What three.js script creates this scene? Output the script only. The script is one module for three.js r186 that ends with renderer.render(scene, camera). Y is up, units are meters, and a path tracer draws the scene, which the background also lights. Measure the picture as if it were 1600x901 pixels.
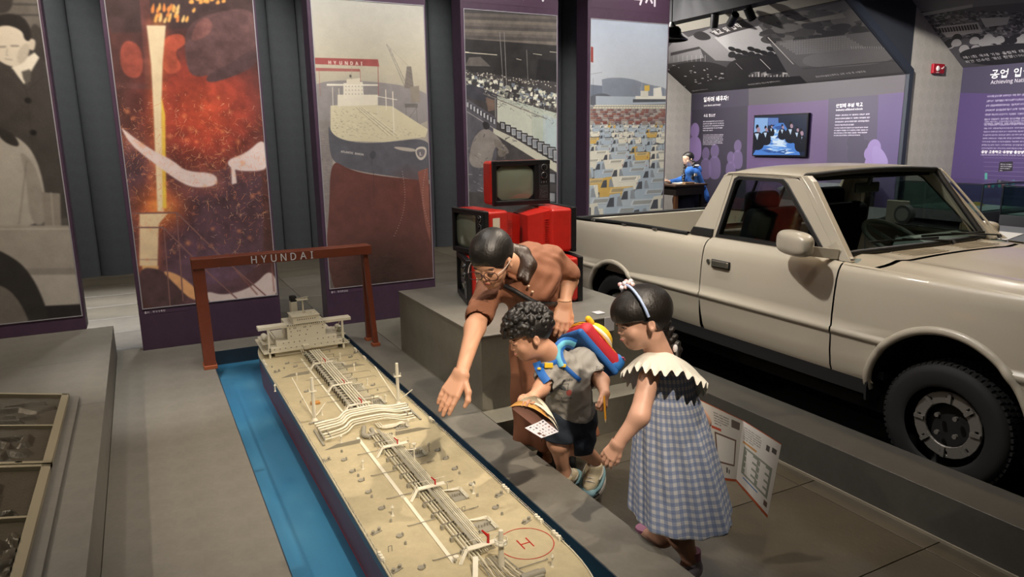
import * as THREE from 'three';
import { mergeGeometries, toCreasedNormals, mergeVertices } from 'three/addons/utils/BufferGeometryUtils.js';
import { RoundedBoxGeometry } from 'three/addons/geometries/RoundedBoxGeometry.js';
import { FontLoader } from 'three/addons/loaders/FontLoader.js';
import { TextGeometry } from 'three/addons/geometries/TextGeometry.js';
import { RectAreaLightUniformsLib } from 'three/addons/lights/RectAreaLightUniformsLib.js';

// ---------------------------------------------------------------- camera, exposure
const scene = new THREE.Scene();
scene.background = new THREE.Color(0x000000);
const renderer = new THREE.WebGLRenderer({ antialias: true });
renderer.toneMapping = THREE.LinearToneMapping;
renderer.toneMappingExposure = 0.34;
renderer.shadowMap.enabled = true;
RectAreaLightUniformsLib.init();

// x to the right along the row of banners, y up, d (= -z) along the ship; eye 1.6 m above the floor
const FOC = 1110, EYE = 1.6;
const AX = [0.88614726, -0.10720114, 0.45083362], AU = [-0.01355993, -0.97845626, -0.20600844], AD = [-0.46320532, -0.17644054, 0.86850997];
const camera = new THREE.PerspectiveCamera(2 * Math.atan(450.5 / FOC) * 180 / Math.PI, 1600 / 901, 0.05, 60);
camera.position.set(0, EYE, 0);
camera.quaternion.setFromRotationMatrix(new THREE.Matrix4().makeBasis(
  new THREE.Vector3(AX[0], AU[0], -AD[0]), new THREE.Vector3(-AX[1], -AU[1], AD[1]), new THREE.Vector3(-AX[2], -AU[2], AD[2])));
scene.add(camera);

// photo pixel -> point on a plane of the room (height y, side x, depth d) or at a distance along the lens axis
const V = (x, y, d) => new THREE.Vector3(x, y, -d);
function ray(px, py) {
  const v = [px - 800, py - 450.5, FOC], dot = (a) => v[0] * a[0] + v[1] * a[1] + v[2] * a[2];
  return [dot(AX), dot(AU), dot(AD)];
}
const onY = (px, py, y) => { const r = ray(px, py), t = (y - EYE) / r[1]; return V(r[0] * t, y, r[2] * t); };
const onX = (px, py, x) => { const r = ray(px, py), t = x / r[0]; return V(x, EYE + r[1] * t, r[2] * t); };
const onD = (px, py, d) => { const r = ray(px, py), t = d / r[2]; return V(r[0] * t, EYE + r[1] * t, d); };
const atF = (px, py, dist) => { const r = ray(px, py), t = dist / FOC; return V(r[0] * t, EYE + r[1] * t, r[2] * t); };

// ---------------------------------------------------------------- small helpers
let seed = 20240611;
const rnd = () => { seed = (seed * 1664525 + 1013904223) >>> 0; return seed / 4294967296; };
const rr = (a, b) => a + (b - a) * rnd();
const used = {};
const numbered = (n) => { const k = used[n] = (used[n] ?? -1) + 1; return k ? n + '_' + String(k).padStart(3, '0') : n; };
const shade = (o) => { o.traverse((m) => { if (m.isMesh) { m.castShadow = true; m.receiveShadow = true; } }); return o; };
function tag(o, label, category, group) { o.userData.label = label; o.userData.category = category; if (group) o.userData.group = group; return o; }
function thing(name, label, category, at = V(0, 0, 0), group) {
  const o = new THREE.Group(); o.name = numbered(name); o.position.copy(at); scene.add(o); return tag(o, label, category, group);
}
function part(name, geo, mat, parent, label) {
  const m = new THREE.Mesh(geo, mat); m.name = name; m.castShadow = m.receiveShadow = true; parent.add(m); if (label) m.userData.label = label; return m;
}
function solo(name, geo, mat, label, category, group) { const m = part(numbered(name), geo, mat, scene); return tag(m, label, category, group); }
function struct(name, geo, mat, parent = scene) { const m = part(name, geo, mat, parent); if (parent === scene) m.userData.kind = 'structure'; return m; }

// geometry helpers; world-metre uv by dominant normal
function uvm(g, s = 1) {
  g = g.index ? g.toNonIndexed() : g; if (!g.attributes.normal) g.computeVertexNormals();
  const p = g.attributes.position, n = g.attributes.normal, uv = new Float32Array(p.count * 2);
  for (let t = 0; t + 2 < p.count; t += 3) {   // one projection per triangle
    const a = Math.abs(n.getX(t) + n.getX(t + 1) + n.getX(t + 2)), b = Math.abs(n.getY(t) + n.getY(t + 1) + n.getY(t + 2)), c = Math.abs(n.getZ(t) + n.getZ(t + 1) + n.getZ(t + 2));
    for (let i = t; i < t + 3; i++) { const x = p.getX(i), y = p.getY(i), z = p.getZ(i), [u, v] = b >= a && b >= c ? [x, z] : a >= c ? [z, y] : [x, y]; uv[2 * i] = u * s; uv[2 * i + 1] = v * s; }
  }
  g.setAttribute('uv', new THREE.BufferAttribute(uv, 2)); return g;
}
// axis-aligned box from corner ranges in (x, y, d)
function bx(x0, x1, y0, y1, d0, d1, r = 0) {
  const w = x1 - x0, h = y1 - y0, l = d1 - d0;
  const g = r ? new RoundedBoxGeometry(w, h, l, 2, r) : new THREE.BoxGeometry(w, h, l);
  g.translate((x0 + x1) / 2, (y0 + y1) / 2, -(d0 + d1) / 2); return uvm(g);
}
const mg = (list) => mergeGeometries(list.map((g) => { let q = g.index ? g.toNonIndexed() : g; if (!q.attributes.uv) q = uvm(q); if (!q.attributes.normal) q.computeVertexNormals(); for (const k of Object.keys(q.attributes)) if (!['position', 'normal', 'uv'].includes(k)) q.deleteAttribute(k); return q; }));
function cyl(a, b, r0, r1 = r0, seg = 10, open = false) {   // tapered bar between two points
  const dir = b.clone().sub(a), L = dir.length(), g = new THREE.CylinderGeometry(r1, r0, L, seg, 1, open);
  g.translate(0, L / 2, 0); g.applyQuaternion(new THREE.Quaternion().setFromUnitVectors(new THREE.Vector3(0, 1, 0), dir.normalize())); g.translate(a.x, a.y, a.z); return g;
}
function tube(pts, r, seg = 8, n = 0, closed = false, tension = 0.5) {
  const c = new THREE.CatmullRomCurve3(pts, closed, 'catmullrom', tension); return new THREE.TubeGeometry(c, n || pts.length * 4, r, seg, closed);
}
function pipe(pts, r, seg = 6) {   // straight runs with short rounded corners
  const path = new THREE.CurvePath();
  let prev = pts[0];
  for (let i = 1; i < pts.length; i++) {
    if (i === pts.length - 1) { path.add(new THREE.LineCurve3(prev, pts[i])); break; }
    const c = pts[i], k = Math.min(r * 4, c.distanceTo(pts[i - 1]) * 0.45, c.distanceTo(pts[i + 1]) * 0.45);
    const a = c.clone().add(pts[i - 1].clone().sub(c).setLength(k)), b = c.clone().add(pts[i + 1].clone().sub(c).setLength(k));
    path.add(new THREE.LineCurve3(prev, a)); path.add(new THREE.QuadraticBezierCurve3(a, c, b)); prev = b;
  }
  return new THREE.TubeGeometry(path, Math.max(2, (pts.length - 1) * 5), r, seg, false);
}
function bar(a, b, w, h) {   // rectangular bar between two points
  const dir = b.clone().sub(a), L = dir.length(), g = new THREE.BoxGeometry(w, h, L);
  const m = new THREE.Matrix4().lookAt(b, a, Math.abs(dir.y) / L > 0.95 ? new THREE.Vector3(1, 0, 0) : new THREE.Vector3(0, 1, 0));
  g.applyMatrix4(m); g.translate((a.x + b.x) / 2, (a.y + b.y) / 2, (a.z + b.z) / 2); return g;
}
function quadGeo(a, b, c, d) {   // a,b,c,d counter-clockwise; uv 0..1 with a = (0,0), b = (1,0), c = (1,1), d = (0,1)
  const g = new THREE.BufferGeometry();
  g.setAttribute('position', new THREE.Float32BufferAttribute([a, b, c, d].flatMap((v) => [v.x, v.y, v.z]), 3));
  g.setAttribute('uv', new THREE.Float32BufferAttribute([0, 0, 1, 0, 1, 1, 0, 1], 2)); g.setIndex([0, 1, 2, 0, 2, 3]); g.computeVertexNormals(); return g;
}
function shapeOf(pts) { return new THREE.Shape(pts.map(([x, y]) => new THREE.Vector2(x, y))); }
// outline in (d, y) extruded in x;  outline in (x, d) extruded in y;  outline in (x, y) extruded in d
function exX(pts, x0, x1, o = {}) { const g = new THREE.ExtrudeGeometry(shapeOf(pts), { depth: x1 - x0, bevelEnabled: false, ...o }); g.applyMatrix4(new THREE.Matrix4().set(0, 0, 1, x0, 0, 1, 0, 0, -1, 0, 0, 0, 0, 0, 0, 1)); return uvm(g); }
function exY(pts, y0, y1, o = {}) { const g = new THREE.ExtrudeGeometry(shapeOf(pts), { depth: y1 - y0, bevelEnabled: false, ...o }); g.applyMatrix4(new THREE.Matrix4().set(1, 0, 0, 0, 0, 0, 1, y0, 0, -1, 0, 0, 0, 0, 0, 1)); return uvm(g); }
function exD(pts, d0, d1, o = {}) { const g = new THREE.ExtrudeGeometry(shapeOf(pts), { depth: d1 - d0, bevelEnabled: false, ...o }); g.translate(0, 0, -d1); return uvm(g); }

// ---------------------------------------------------------------- textures and materials
function canvasTex(w, h, draw, o = {}) {
  const c = document.createElement('canvas'); c.width = w; c.height = h; draw(c.getContext('2d'), w, h);
  const t = new THREE.CanvasTexture(c); t.colorSpace = o.data ? THREE.NoColorSpace : THREE.SRGBColorSpace; if (o.rep) { t.wrapS = t.wrapT = THREE.RepeatWrapping; t.repeat.set(o.rep, o.rep); } return t;
}
function noiseTex(size, rep, low, high, oct = 4, data = true, tint) {   // tileable value noise
  const out = new Uint8Array(size * size * 4), f = new Float32Array(size * size);
  for (let o = 0, n = 4, amp = 1; o < oct; o++, n *= 3, amp *= 0.6) {
    const gr = Array.from({ length: n * n }, rnd);
    for (let y = 0; y < size; y++) for (let x = 0; x < size; x++) {
      const u = x / size * n, v = y / size * n, i = Math.floor(u), j = Math.floor(v), a = u - i, b = v - j, s = a * a * (3 - 2 * a), t = b * b * (3 - 2 * b);
      const q = (p, r) => gr[(r % n) * n + (p % n)];
      f[y * size + x] += amp * ((q(i, j) * (1 - s) + q(i + 1, j) * s) * (1 - t) + (q(i, j + 1) * (1 - s) + q(i + 1, j + 1) * s) * t);
    }
  }
  let lo = 1e9, hi = -1e9; for (const v of f) { lo = Math.min(lo, v); hi = Math.max(hi, v); }
  for (let k = 0; k < f.length; k++) { const v = low + (high - low) * (f[k] - lo) / (hi - lo); for (let c = 0; c < 3; c++) out[4 * k + c] = Math.min(255, v * 255 * (tint ? tint[c] : 1)); out[4 * k + 3] = 255; }
  const t = new THREE.DataTexture(out, size, size); t.magFilter = THREE.LinearFilter; t.minFilter = THREE.LinearMipmapLinearFilter; t.wrapS = t.wrapT = THREE.RepeatWrapping; t.repeat.set(rep, rep);
  if (!data) t.colorSpace = THREE.SRGBColorSpace; t.needsUpdate = true; return t;
}
const std = (color, roughness = 0.6, o = {}) => new THREE.MeshStandardMaterial({ color, roughness, ...o });
const phys = (color, roughness, o = {}) => new THREE.MeshPhysicalMaterial({ color, roughness, ...o });
const fineNoise = noiseTex(256, 6, 0.9, 1, 4, false), grain = noiseTex(256, 14, 0, 1, 3), cloudy = noiseTex(512, 0.5, 0.72, 1, 5, false);

// Korean syllables drawn stroke by stroke (no such glyphs in the fonts at hand)
const JA = { g: [[.1, .1, .9, .1, .75, .95]], n: [[.12, .05, .12, .85, .92, .85]], d: [[.9, .12, .12, .12, .12, .88, .95, .88]], r: [[.1, .08, .88, .08, .88, .48, .12, .48, .12, .9, .95, .9]], m: [[.12, .1, .88, .1, .88, .9, .12, .9, .12, .1]],
  b: [[.14, .05, .14, .92, .86, .92, .86, .05], [.14, .48, .86, .48]], s: [[.5, .05, .42, .5, .06, .95], [.46, .42, .94, .95]], O: 1, j: [[.1, .1, .9, .1], [.5, .1, .42, .5, .06, .95], [.48, .45, .94, .95]], c: [[.35, .0, .65, .0], [.1, .2, .9, .2], [.5, .2, .42, .55, .06, .98], [.48, .5, .94, .98]],
  k: [[.1, .1, .9, .1, .75, .95], [.1, .5, .82, .48]], t: [[.9, .08, .12, .08, .12, .9, .95, .9], [.12, .48, .85, .48]], p: [[.06, .1, .94, .1], [.3, .1, .34, .85], [.7, .1, .66, .85], [.04, .88, .96, .88]], h: 2 };
const CHO = ['g', 'gg', 'n', 'd', 'dd', 'r', 'm', 'b', 'bb', 's', 'ss', 'O', 'j', 'jj', 'c', 'k', 't', 'p', 'h'];
const JONG = ['', 'g', 'gg', 'gs', 'n', 'nj', 'nh', 'd', 'r', 'rg', 'rm', 'rb', 'rs', 'rt', 'rp', 'rh', 'm', 'b', 'bs', 's', 'ss', 'O', 'j', 'c', 'k', 't', 'p', 'h'];
function jamo(ctx, code, x, y, w, h) {
  const list = code.length === 2 ? [code[0], code[1]] : [code], n = list.length;
  list.forEach((k, i) => {
    const s = JA[k], X = x + w * i / n, W = w / n * (n > 1 ? 0.92 : 1);
    ctx.beginPath();
    if (s === 1) ctx.ellipse(X + W / 2, y + h / 2, W * 0.4, h * 0.42, 0, 0, 7);
    else if (s === 2) { ctx.moveTo(X + W * .35, y); ctx.lineTo(X + W * .65, y); ctx.moveTo(X + W * .08, y + h * .24); ctx.lineTo(X + W * .92, y + h * .24); ctx.moveTo(X + W * .82, y + h * .68); ctx.ellipse(X + W / 2, y + h * .68, W * .32, h * .28, 0, 0, 7); }
    else for (const l of s) for (let q = 0; q < l.length; q += 2) ctx[q ? 'lineTo' : 'moveTo'](X + l[q] * W, y + l[q + 1] * h);
    ctx.stroke();
  });
}
function vowelV(ctx, v, x, y, w, h) {
  const long = { 0: [.4], 1: [.25, .8], 2: [.4], 4: [.7], 5: [.5, .9], 6: [.7], 7: [.5, .9], 20: [.5] }[v], tick = { 0: [[.45, 1]], 1: [[.45, 2]], 2: [[.33, 1], [.6, 1]], 4: [[.45, -1]], 5: [[.45, -1]], 6: [[.33, -1], [.6, -1]], 7: [[.33, -1], [.6, -1]], 20: [] }[v];
  ctx.beginPath(); for (const l of long) { ctx.moveTo(x + l * w, y); ctx.lineTo(x + l * w, y + h); }
  for (const [t, s] of tick) { const b = x + long[0] * w; ctx.moveTo(b, y + t * h); ctx.lineTo(s === 2 ? x + long[1] * w : b + s * w * .5, y + t * h); } ctx.stroke();
}
function vowelH(ctx, v, x, y, w, h) {
  ctx.beginPath(); const bar_ = { 8: .8, 12: .8, 13: .25, 17: .25, 18: .5 }[v]; ctx.moveTo(x, y + h * bar_); ctx.lineTo(x + w, y + h * bar_);
  for (const t of { 8: [.5], 12: [.35, .65], 13: [.5], 17: [.35, .65], 18: [] }[v]) { ctx.moveTo(x + w * t, y + h * bar_); ctx.lineTo(x + w * t, v < 13 ? y : y + h); } ctx.stroke();
}
function hangul(ctx, text, x, y, size, o = {}) {   // x, y = left, top
  ctx.lineWidth = size * (o.weight ?? 0.09); ctx.lineCap = 'round'; ctx.lineJoin = 'round'; ctx.strokeStyle = ctx.fillStyle = o.color ?? '#fff'; ctx.textBaseline = 'alphabetic';
  for (const ch of text) {
    const c = ch.codePointAt(0) - 0xac00;
    if (c < 0 || c > 11171) { if (ch !== ' ') { ctx.font = size * 0.95 + 'px ' + (o.font ?? 'sans-serif'); ctx.fillText(ch, x, y + size * 0.86); x += ctx.measureText(ch).width + size * .04; } else x += size * 0.4; continue; }
    const cho = CHO[Math.floor(c / 588)], v = Math.floor(c % 588 / 28), jong = JONG[c % 28], S = size * .88, hh = jong ? .58 : 1, H = [8, 12, 13, 17, 18].includes(v), mix = { 9: [8, 0], 10: [8, 1], 11: [8, 20], 14: [13, 4], 15: [13, 5], 16: [13, 20], 19: [18, 20] }[v];
    if (H) { jamo(ctx, cho, x + S * .18, y, S * .64, S * .5 * hh); vowelH(ctx, v, x, y + S * .58 * hh, S, S * .4 * hh); }
    else if (mix) { jamo(ctx, cho, x + S * .04, y, S * .52, S * .5 * hh); vowelH(ctx, mix[0], x, y + S * .56 * hh, S * .62, S * .34 * hh); vowelV(ctx, mix[1], x + S * .62, y, S * .4, S * hh); }
    else { jamo(ctx, cho, x, y + S * .08 * hh, S * .54, S * .78 * hh); vowelV(ctx, v, x + S * .56, y, S * .44, S * hh); }
    if (jong) jamo(ctx, jong, x + S * .14, y + S * .66, S * .74, S * .34);
    x += size;
  }
  return x;
}
function greek(ctx, x, y, w, lines, lh, th, color = '#cfcbd6') {   // small print too far away to read: word-sized marks
  ctx.fillStyle = color;
  for (let l = 0; l < lines; l++) { let q = x; const end = x + w * (l === lines - 1 ? rr(.35, .8) : 1); while (q < end - th) { const a = Math.min(rr(1.2, 4.5) * th, end - q); for (let k = 0; k < a; k += th * .55) { ctx.globalAlpha = rr(.55, .95); ctx.fillRect(q + k, y + l * lh + rr(0, th * .15), th * .42, th * rr(.75, 1)); } q += a + th * .6; } }
  ctx.globalAlpha = 1;
}

// ---------------------------------------------------------------- lamps: black cylinder spotlights under the ceiling, some added as fill
const blackMetal = std(0x101114, 0.45, { metalness: 0.4 }), lensGlow = new THREE.MeshStandardMaterial({ color: 0x222222, emissive: 0xffe9c8, emissiveIntensity: 6 });
const WARM = 0xffedd6, NEUT = 0xfff8f0, COOL = 0xf2f5ff, AMBER = 0xffd9a4;
const upQ = (dir) => new THREE.Quaternion().setFromUnitVectors(new THREE.Vector3(0, -1, 0), dir);
function spotLamp(label, pos, target, power, angle, pen, color, size = 1, rig = 0.14, group) {
  const dir = target.clone().sub(pos).normalize(), o = thing('ceiling_spotlight', label, 'spotlight', pos.clone().add(new THREE.Vector3(0, rig, 0)), group);
  const q = upQ(dir), put = (g) => { g.applyQuaternion(q); g.translate(0, -rig, 0); return g; };
  const can = new THREE.LatheGeometry([[0, .19], [.05, .19], [.056, .18], [.056, 0], [.05, 0], [.048, .02], [.0, .02]].map((p) => new THREE.Vector2(...p)), 20);
  part('lamp_housing', put(can), blackMetal, o);
  part('lens', put(new THREE.CylinderGeometry(.047, .047, .004, 20).translate(0, .012, 0)), lensGlow, o, 'glowing round lens');
  part('bracket', mg([cyl(new THREE.Vector3(0, .25, 0), dir.clone().multiplyScalar(-.12).add(new THREE.Vector3(0, -rig, 0)), .01), new THREE.BoxGeometry(.04, .04, .16).translate(0, .25, 0)]), blackMetal, o);
  const l = new THREE.SpotLight(color, power, 0, angle, pen, 2);
  l.name = 'spot_beam'; l.position.copy(dir.clone().multiplyScalar(.005)).add(new THREE.Vector3(0, -rig, 0)); l.castShadow = true; l.shadow.mapSize.set(2048, 2048); l.shadow.radius = size;
  l.target.position.copy(dir).multiplyScalar(1).add(new THREE.Vector3(0, -rig, 0)); o.add(l); o.add(l.target); l.target.name = 'beam_aim';
  return o;
}
spotLamp('black ceiling spotlight aimed along the tanker deck from above the visitors\' side', V(0.8, 3.75, -0.5), V(0.95, 0.3, 2.75), 200, 0.28, 0.9, WARM, 2);
spotLamp('black ceiling spotlight between tanker model and pickup aimed at the ship', V(3.3, 3.8, 3.1), V(0.92, 0.4, 3.1), 118, 0.31, 0.9, WARM, 2);
spotLamp('black ceiling spotlight high over the red televisions', V(2.7, 3.8, 2.4), V(1.9, 0.9, 3.7), 34, 0.5, 0.8, WARM, 2);
spotLamp('black ceiling spotlight aimed at the boy and the girl', V(1.7, 3.85, 1.2), V(1.5, 0.7, 2.1), 40, 0.32, 0.9, WARM, 2);
spotLamp('black ceiling spotlight over the pickup cab', V(3.9, 3.9, 2.6), V(3.7, 0.9, 2.7), 27, 0.6, 0.7, AMBER, 2);
spotLamp('black ceiling spotlight over the pickup bonnet', V(3.6, 3.9, 0.6), V(3.8, 0.8, 1.7), 17, 0.5, 0.8, AMBER, 2);
spotLamp('black ceiling spotlight over the pickup load bed', V(2.4, 3.9, 4.1), V(3.4, 0.8, 4.2), 45, 0.6, 0.8, NEUT, 2);
spotLamp('added unseen fill spotlight aimed across at the flank of the pickup', V(0.9, 4.0, 2.9), V(3.05, 0.7, 2.9), 112, 0.62, 0.8, NEUT, 3);  // fill lamp added to brighten the truck side
spotLamp('added unseen spotlight behind the banners aimed at the student bay', V(5.0, 3.25, 9.5), V(8.7, 2.0, 7.9), 290, 0.62, 0.8, NEUT, 3);  // added out of sight to brighten the sloping panel and bay wall
spotLamp('added unseen spotlight aimed at the violet bar chart bay', V(5.6, 3.6, 4.6), V(9.9, 1.7, 5.2), 310, 0.55, 0.8, NEUT, 3);  // added out of view to brighten this bay and its slope
['molten steel', 'tanker', 'television factory', 'car port'].forEach((n, i) => spotLamp('added unseen spotlight washing the dark back wall behind the ' + n + ' banner', V(-1.0 + i * 2.2, 4.1, 8.5), V(-1.0 + i * 2.2, 1.6, 10.1), 58, .9, .8, NEUT, 3, .14, 'added back wall washers'));  // washers added behind the banners to brighten the wall
spotLamp('black ceiling spotlight over the gantry crane foot', V(-0.1, 3.9, 3.2), V(0.02, 0.2, 4.35), 120, 0.2, 1, NEUT, 3);
const wash = 'banner washers under the ceiling';
[-0.9, 0.4, 1.62, 2.8, 4.0].forEach((x, i) => spotLamp('black ceiling spotlight washing the ' + ['black and white photo', 'molten steel', 'tanker', 'television factory', 'car port'][i] + ' banner', V(x + .02, 3.85, 4.0), V(x, 2.1, 5.38), [62, 60, 52, 48, 58][i], 0.55, 0.9, i ? NEUT : WARM, 2, 0.14, wash));
spotLamp('black ceiling spotlight over the bronze relief table', V(-2.6, 3.4, 3.9), V(-0.6, 0.4, 3.1), 60, 0.6, 0.8, WARM, 2);
spotLamp('black ceiling spotlight aimed at the floor behind the banners', V(-0.5, 3.9, 7.8), V(-0.5, 0, 7.6), 820, 0.42, 0.8, COOL, 2);
spotLamp('black ceiling spotlight behind the tanker banner', V(2.2, 3.9, 8.0), V(2.2, 0, 7.8), 120, 0.45, 0.8, COOL, 2);

// unseen downlights added to lift the general light of the hall
[['over the tanker bow', .6, .9, 13], ['over the left platform', -1.6, 2.4, 20], ['over the visitors\' aisle', 2.3, 1.6, 9], ['between the tanker and the banners', 1.2, 4.2, 16], ['over the far side of the pickup', 5.6, 2.6, 26], ['behind the pickup load bed', 5.6, 5.6, 40], ['over the glass showcases', 7.2, 4.0, 70], ['in the middle of the student bay', 6.5, 8.4, 150], ['behind the molten steel banner', .3, 7.6, 40], ['behind the harbour banner', 4.6, 7.8, 30]].forEach(([where, x, d, p]) => spotLamp('added unseen fill downlight ' + where, V(x, 4.05, d), V(x, 0, d + .01), p, 1.25, .6, NEUT, 4, .14, 'added fill downlights'));

// ---------------------------------------------------------------- the room
const tileMats = [0x544d40, 0x514a3c, 0x585144].map((c) => std(c, 0.42, { map: cloudy, bumpMap: grain, bumpScale: 0.0006 }));
const floor = struct('floor', bx(-5, 14, -0.2, -0.012, -3.5, 12), std(0x39362f, 0.8));
const tileGeo = uvm(new RoundedBoxGeometry(1.196, 0.02, 0.596, 1, 0.002));
function tiles(x0, x1, d0, d1) {
  for (let i = x0; i < x1; i++) for (let j = d0; j < d1; j++) {
    const t = part('floor_tile', tileGeo, tileMats[(i * 7 + j * 5 + 50) % 3], floor); t.position.set(2.59 - 0.6 + 1.2 * i, -0.010, -(2.697 + 0.3 + 0.6 * j));
  }
}
tiles(-1, 2, -5, 1); tiles(-3, 3, 4, 13);
const darkWall = std(0x44484c, 0.85, { map: fineNoise }), whiteWall = std(0xb9b5ad, 0.8, { map: fineNoise }), darkPaint = std(0x15161a, 0.8);
// dark back wall clad in wide half-round fluted panels
const wb = struct('wall_back', bx(-5, 8.0, 0, 4.6, 10.1, 10.3), darkWall);
const flute = (() => { const g = new THREE.CylinderGeometry(.185, .185, 4.6, 12, 1, true, -Math.PI / 2, Math.PI); g.scale(1, 1, .45); return uvm(g.translate(0, 2.3, 0)); })();
for (let k = 0; k < 32; k++) { const q = part('wall_flute', flute, darkWall, wb); q.position.set(-4.8 + k * .372, 0, -10.1); }
struct('wall_left', bx(-5.2, -5, 0, 4.6, -3.5, 12), darkWall);
struct('wall_rear', bx(-5, 14, 0, 4.6, -3.7, -3.5), std(0x6b655b, 0.9));
struct('wall_far', bx(8.0, 14, 0, 4.6, 12, 12.2), darkWall);
const ceil = struct('ceiling', bx(-5, 14, 4.5, 4.7, -3.7, 12.2), darkPaint);
for (let k = 0; k < 44; k++) { const s = part('ceiling_slat', bx(4.4, 8.2, 3.75, 3.80, 5.6 + k * 0.11, 5.63 + k * 0.11), std(0x2a2c31, 0.6), ceil); }

// ---------------------------------------------------------------- platforms and plinths
const greyMats = [0x77746c, 0x75726a, 0x787569].map((c) => std(c, 0.5, { map: fineNoise, bumpMap: grain, bumpScale: 0.0002 }));
const pf = thing('exhibit_platform', 'low grey platform with a sunken blue basin around the tanker model', 'platform', V(0, 0, 0));
const BX0 = 0.31, BX1 = 1.247, BD = 5.11, BN = 1.05;
part('side_deck', bx(-0.248, BX0, 0, 0.2, 0.6, 5.46, 0.002), greyMats[0], pf);
part('side_deck', bx(BX1, 1.47, 0, 0.2, 0.6, 5.46, 0.002), greyMats[1], pf);
part('end_deck', bx(BX0 + .0005, BX1 - .0005, 0, 0.2, BD, 5.46, 0.002), greyMats[0], pf);
part('end_deck', bx(BX0 + .0005, BX1 - .0005, 0, 0.2, 0.6, BN, 0.002), greyMats[0], pf);
const basinMat = std(0x23323f, 0.5);
part('basin_lining', mg([bx(BX0, BX0 + .004, .1, .198, BN, BD), bx(BX1 - .004, BX1, .1, .198, BN, BD), bx(BX0, BX1, .1, .198, BD - .004, BD), bx(BX0, BX1, .1, .198, BN, BN + .004)]), basinMat, pf, 'dark blue basin lining');
const seaTex = canvasTex(512, 1024, (c, w, h) => {
  c.fillStyle = '#357399'; c.fillRect(0, 0, w, h);
  for (let k = 0; k < 260; k++) { const g = c.createRadialGradient(0, 0, 0, 0, 0, 1), x = rnd() * w, y = rnd() * h, r = rr(10, 70), li = rnd() < .5; g.addColorStop(0, li ? 'rgba(120,180,205,.20)' : 'rgba(14,80,125,.20)'); g.addColorStop(1, 'rgba(60,140,185,0)'); c.save(); c.translate(x, y); c.scale(r * 1.3, r); c.fillStyle = g; c.fillRect(-1, -1, 2, 2); c.restore(); }
});
const sea = part('painted_sea', quadGeo(V(BX0, .1, BN), V(BX1, .1, BN), V(BX1, .1, BD), V(BX0, .1, BD)), std(0xffffff, 0.35, { map: seaTex }), pf, 'bright blue painted sea');
part('base_board', bx(BX0, BX1, .05, .099, BN, BD), basinMat, pf);

const sp = thing('side_platform', 'low grey step under the television plinth and beside the pickup', 'platform', V(0, 0, 0));
part('platform_block', bx(1.474, 2.694, 0, 0.199, 3.03, 5.46, 0.002), greyMats[2], sp);
part('platform_block', bx(2.697, 5.2, 0, 0.199, 5.1, 5.46, 0.002), greyMats[1], sp);
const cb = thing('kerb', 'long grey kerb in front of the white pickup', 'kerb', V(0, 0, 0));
part('kerb_block', bx(2.697, 2.95, 0, 0.197, -1.6, 5.098, 0.003), std(0x4c4a45, .5, { map: fineNoise }), cb);  // platform grey made darker, weaker light on the kerb put into the colour
part('floor_trim', bx(2.688, 2.696, 0, 0.012, -1.6, 3.02), std(0x8a8272, 0.5), cb, 'thin pale floor trim');
const lp = thing('relief_platform', 'raised grey platform carrying the bronze reliefs', 'platform', V(0, 0, 0));
for (const [a, b] of [[0.6, 3.747], [3.751, 4.578], [4.582, 5.38]]) part('platform_block', bx(-2.4, -0.25, 0, 0.4, a, b, 0.002), greyMats[0], lp);
const tvp = thing('television_plinth', 'grey plinth carrying the stack of red televisions', 'plinth', V(0, 0, 0));
part('plinth_body', bx(1.478, 2.60, .2, .600, 3.2, 4.5), greyMats[2], tvp);
part('plinth_top', bx(1.474, 2.604, .6, .61, 3.196, 4.504, 0.003), greyMats[0], tvp);
const truckFloor = solo('vehicle_stage', bx(2.952, 6.0, 0, 0.006, -1.6, 5.09), std(0x0a0a0b, 0.9), 'flat black stage floor under the pickup', 'stage floor');

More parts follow.
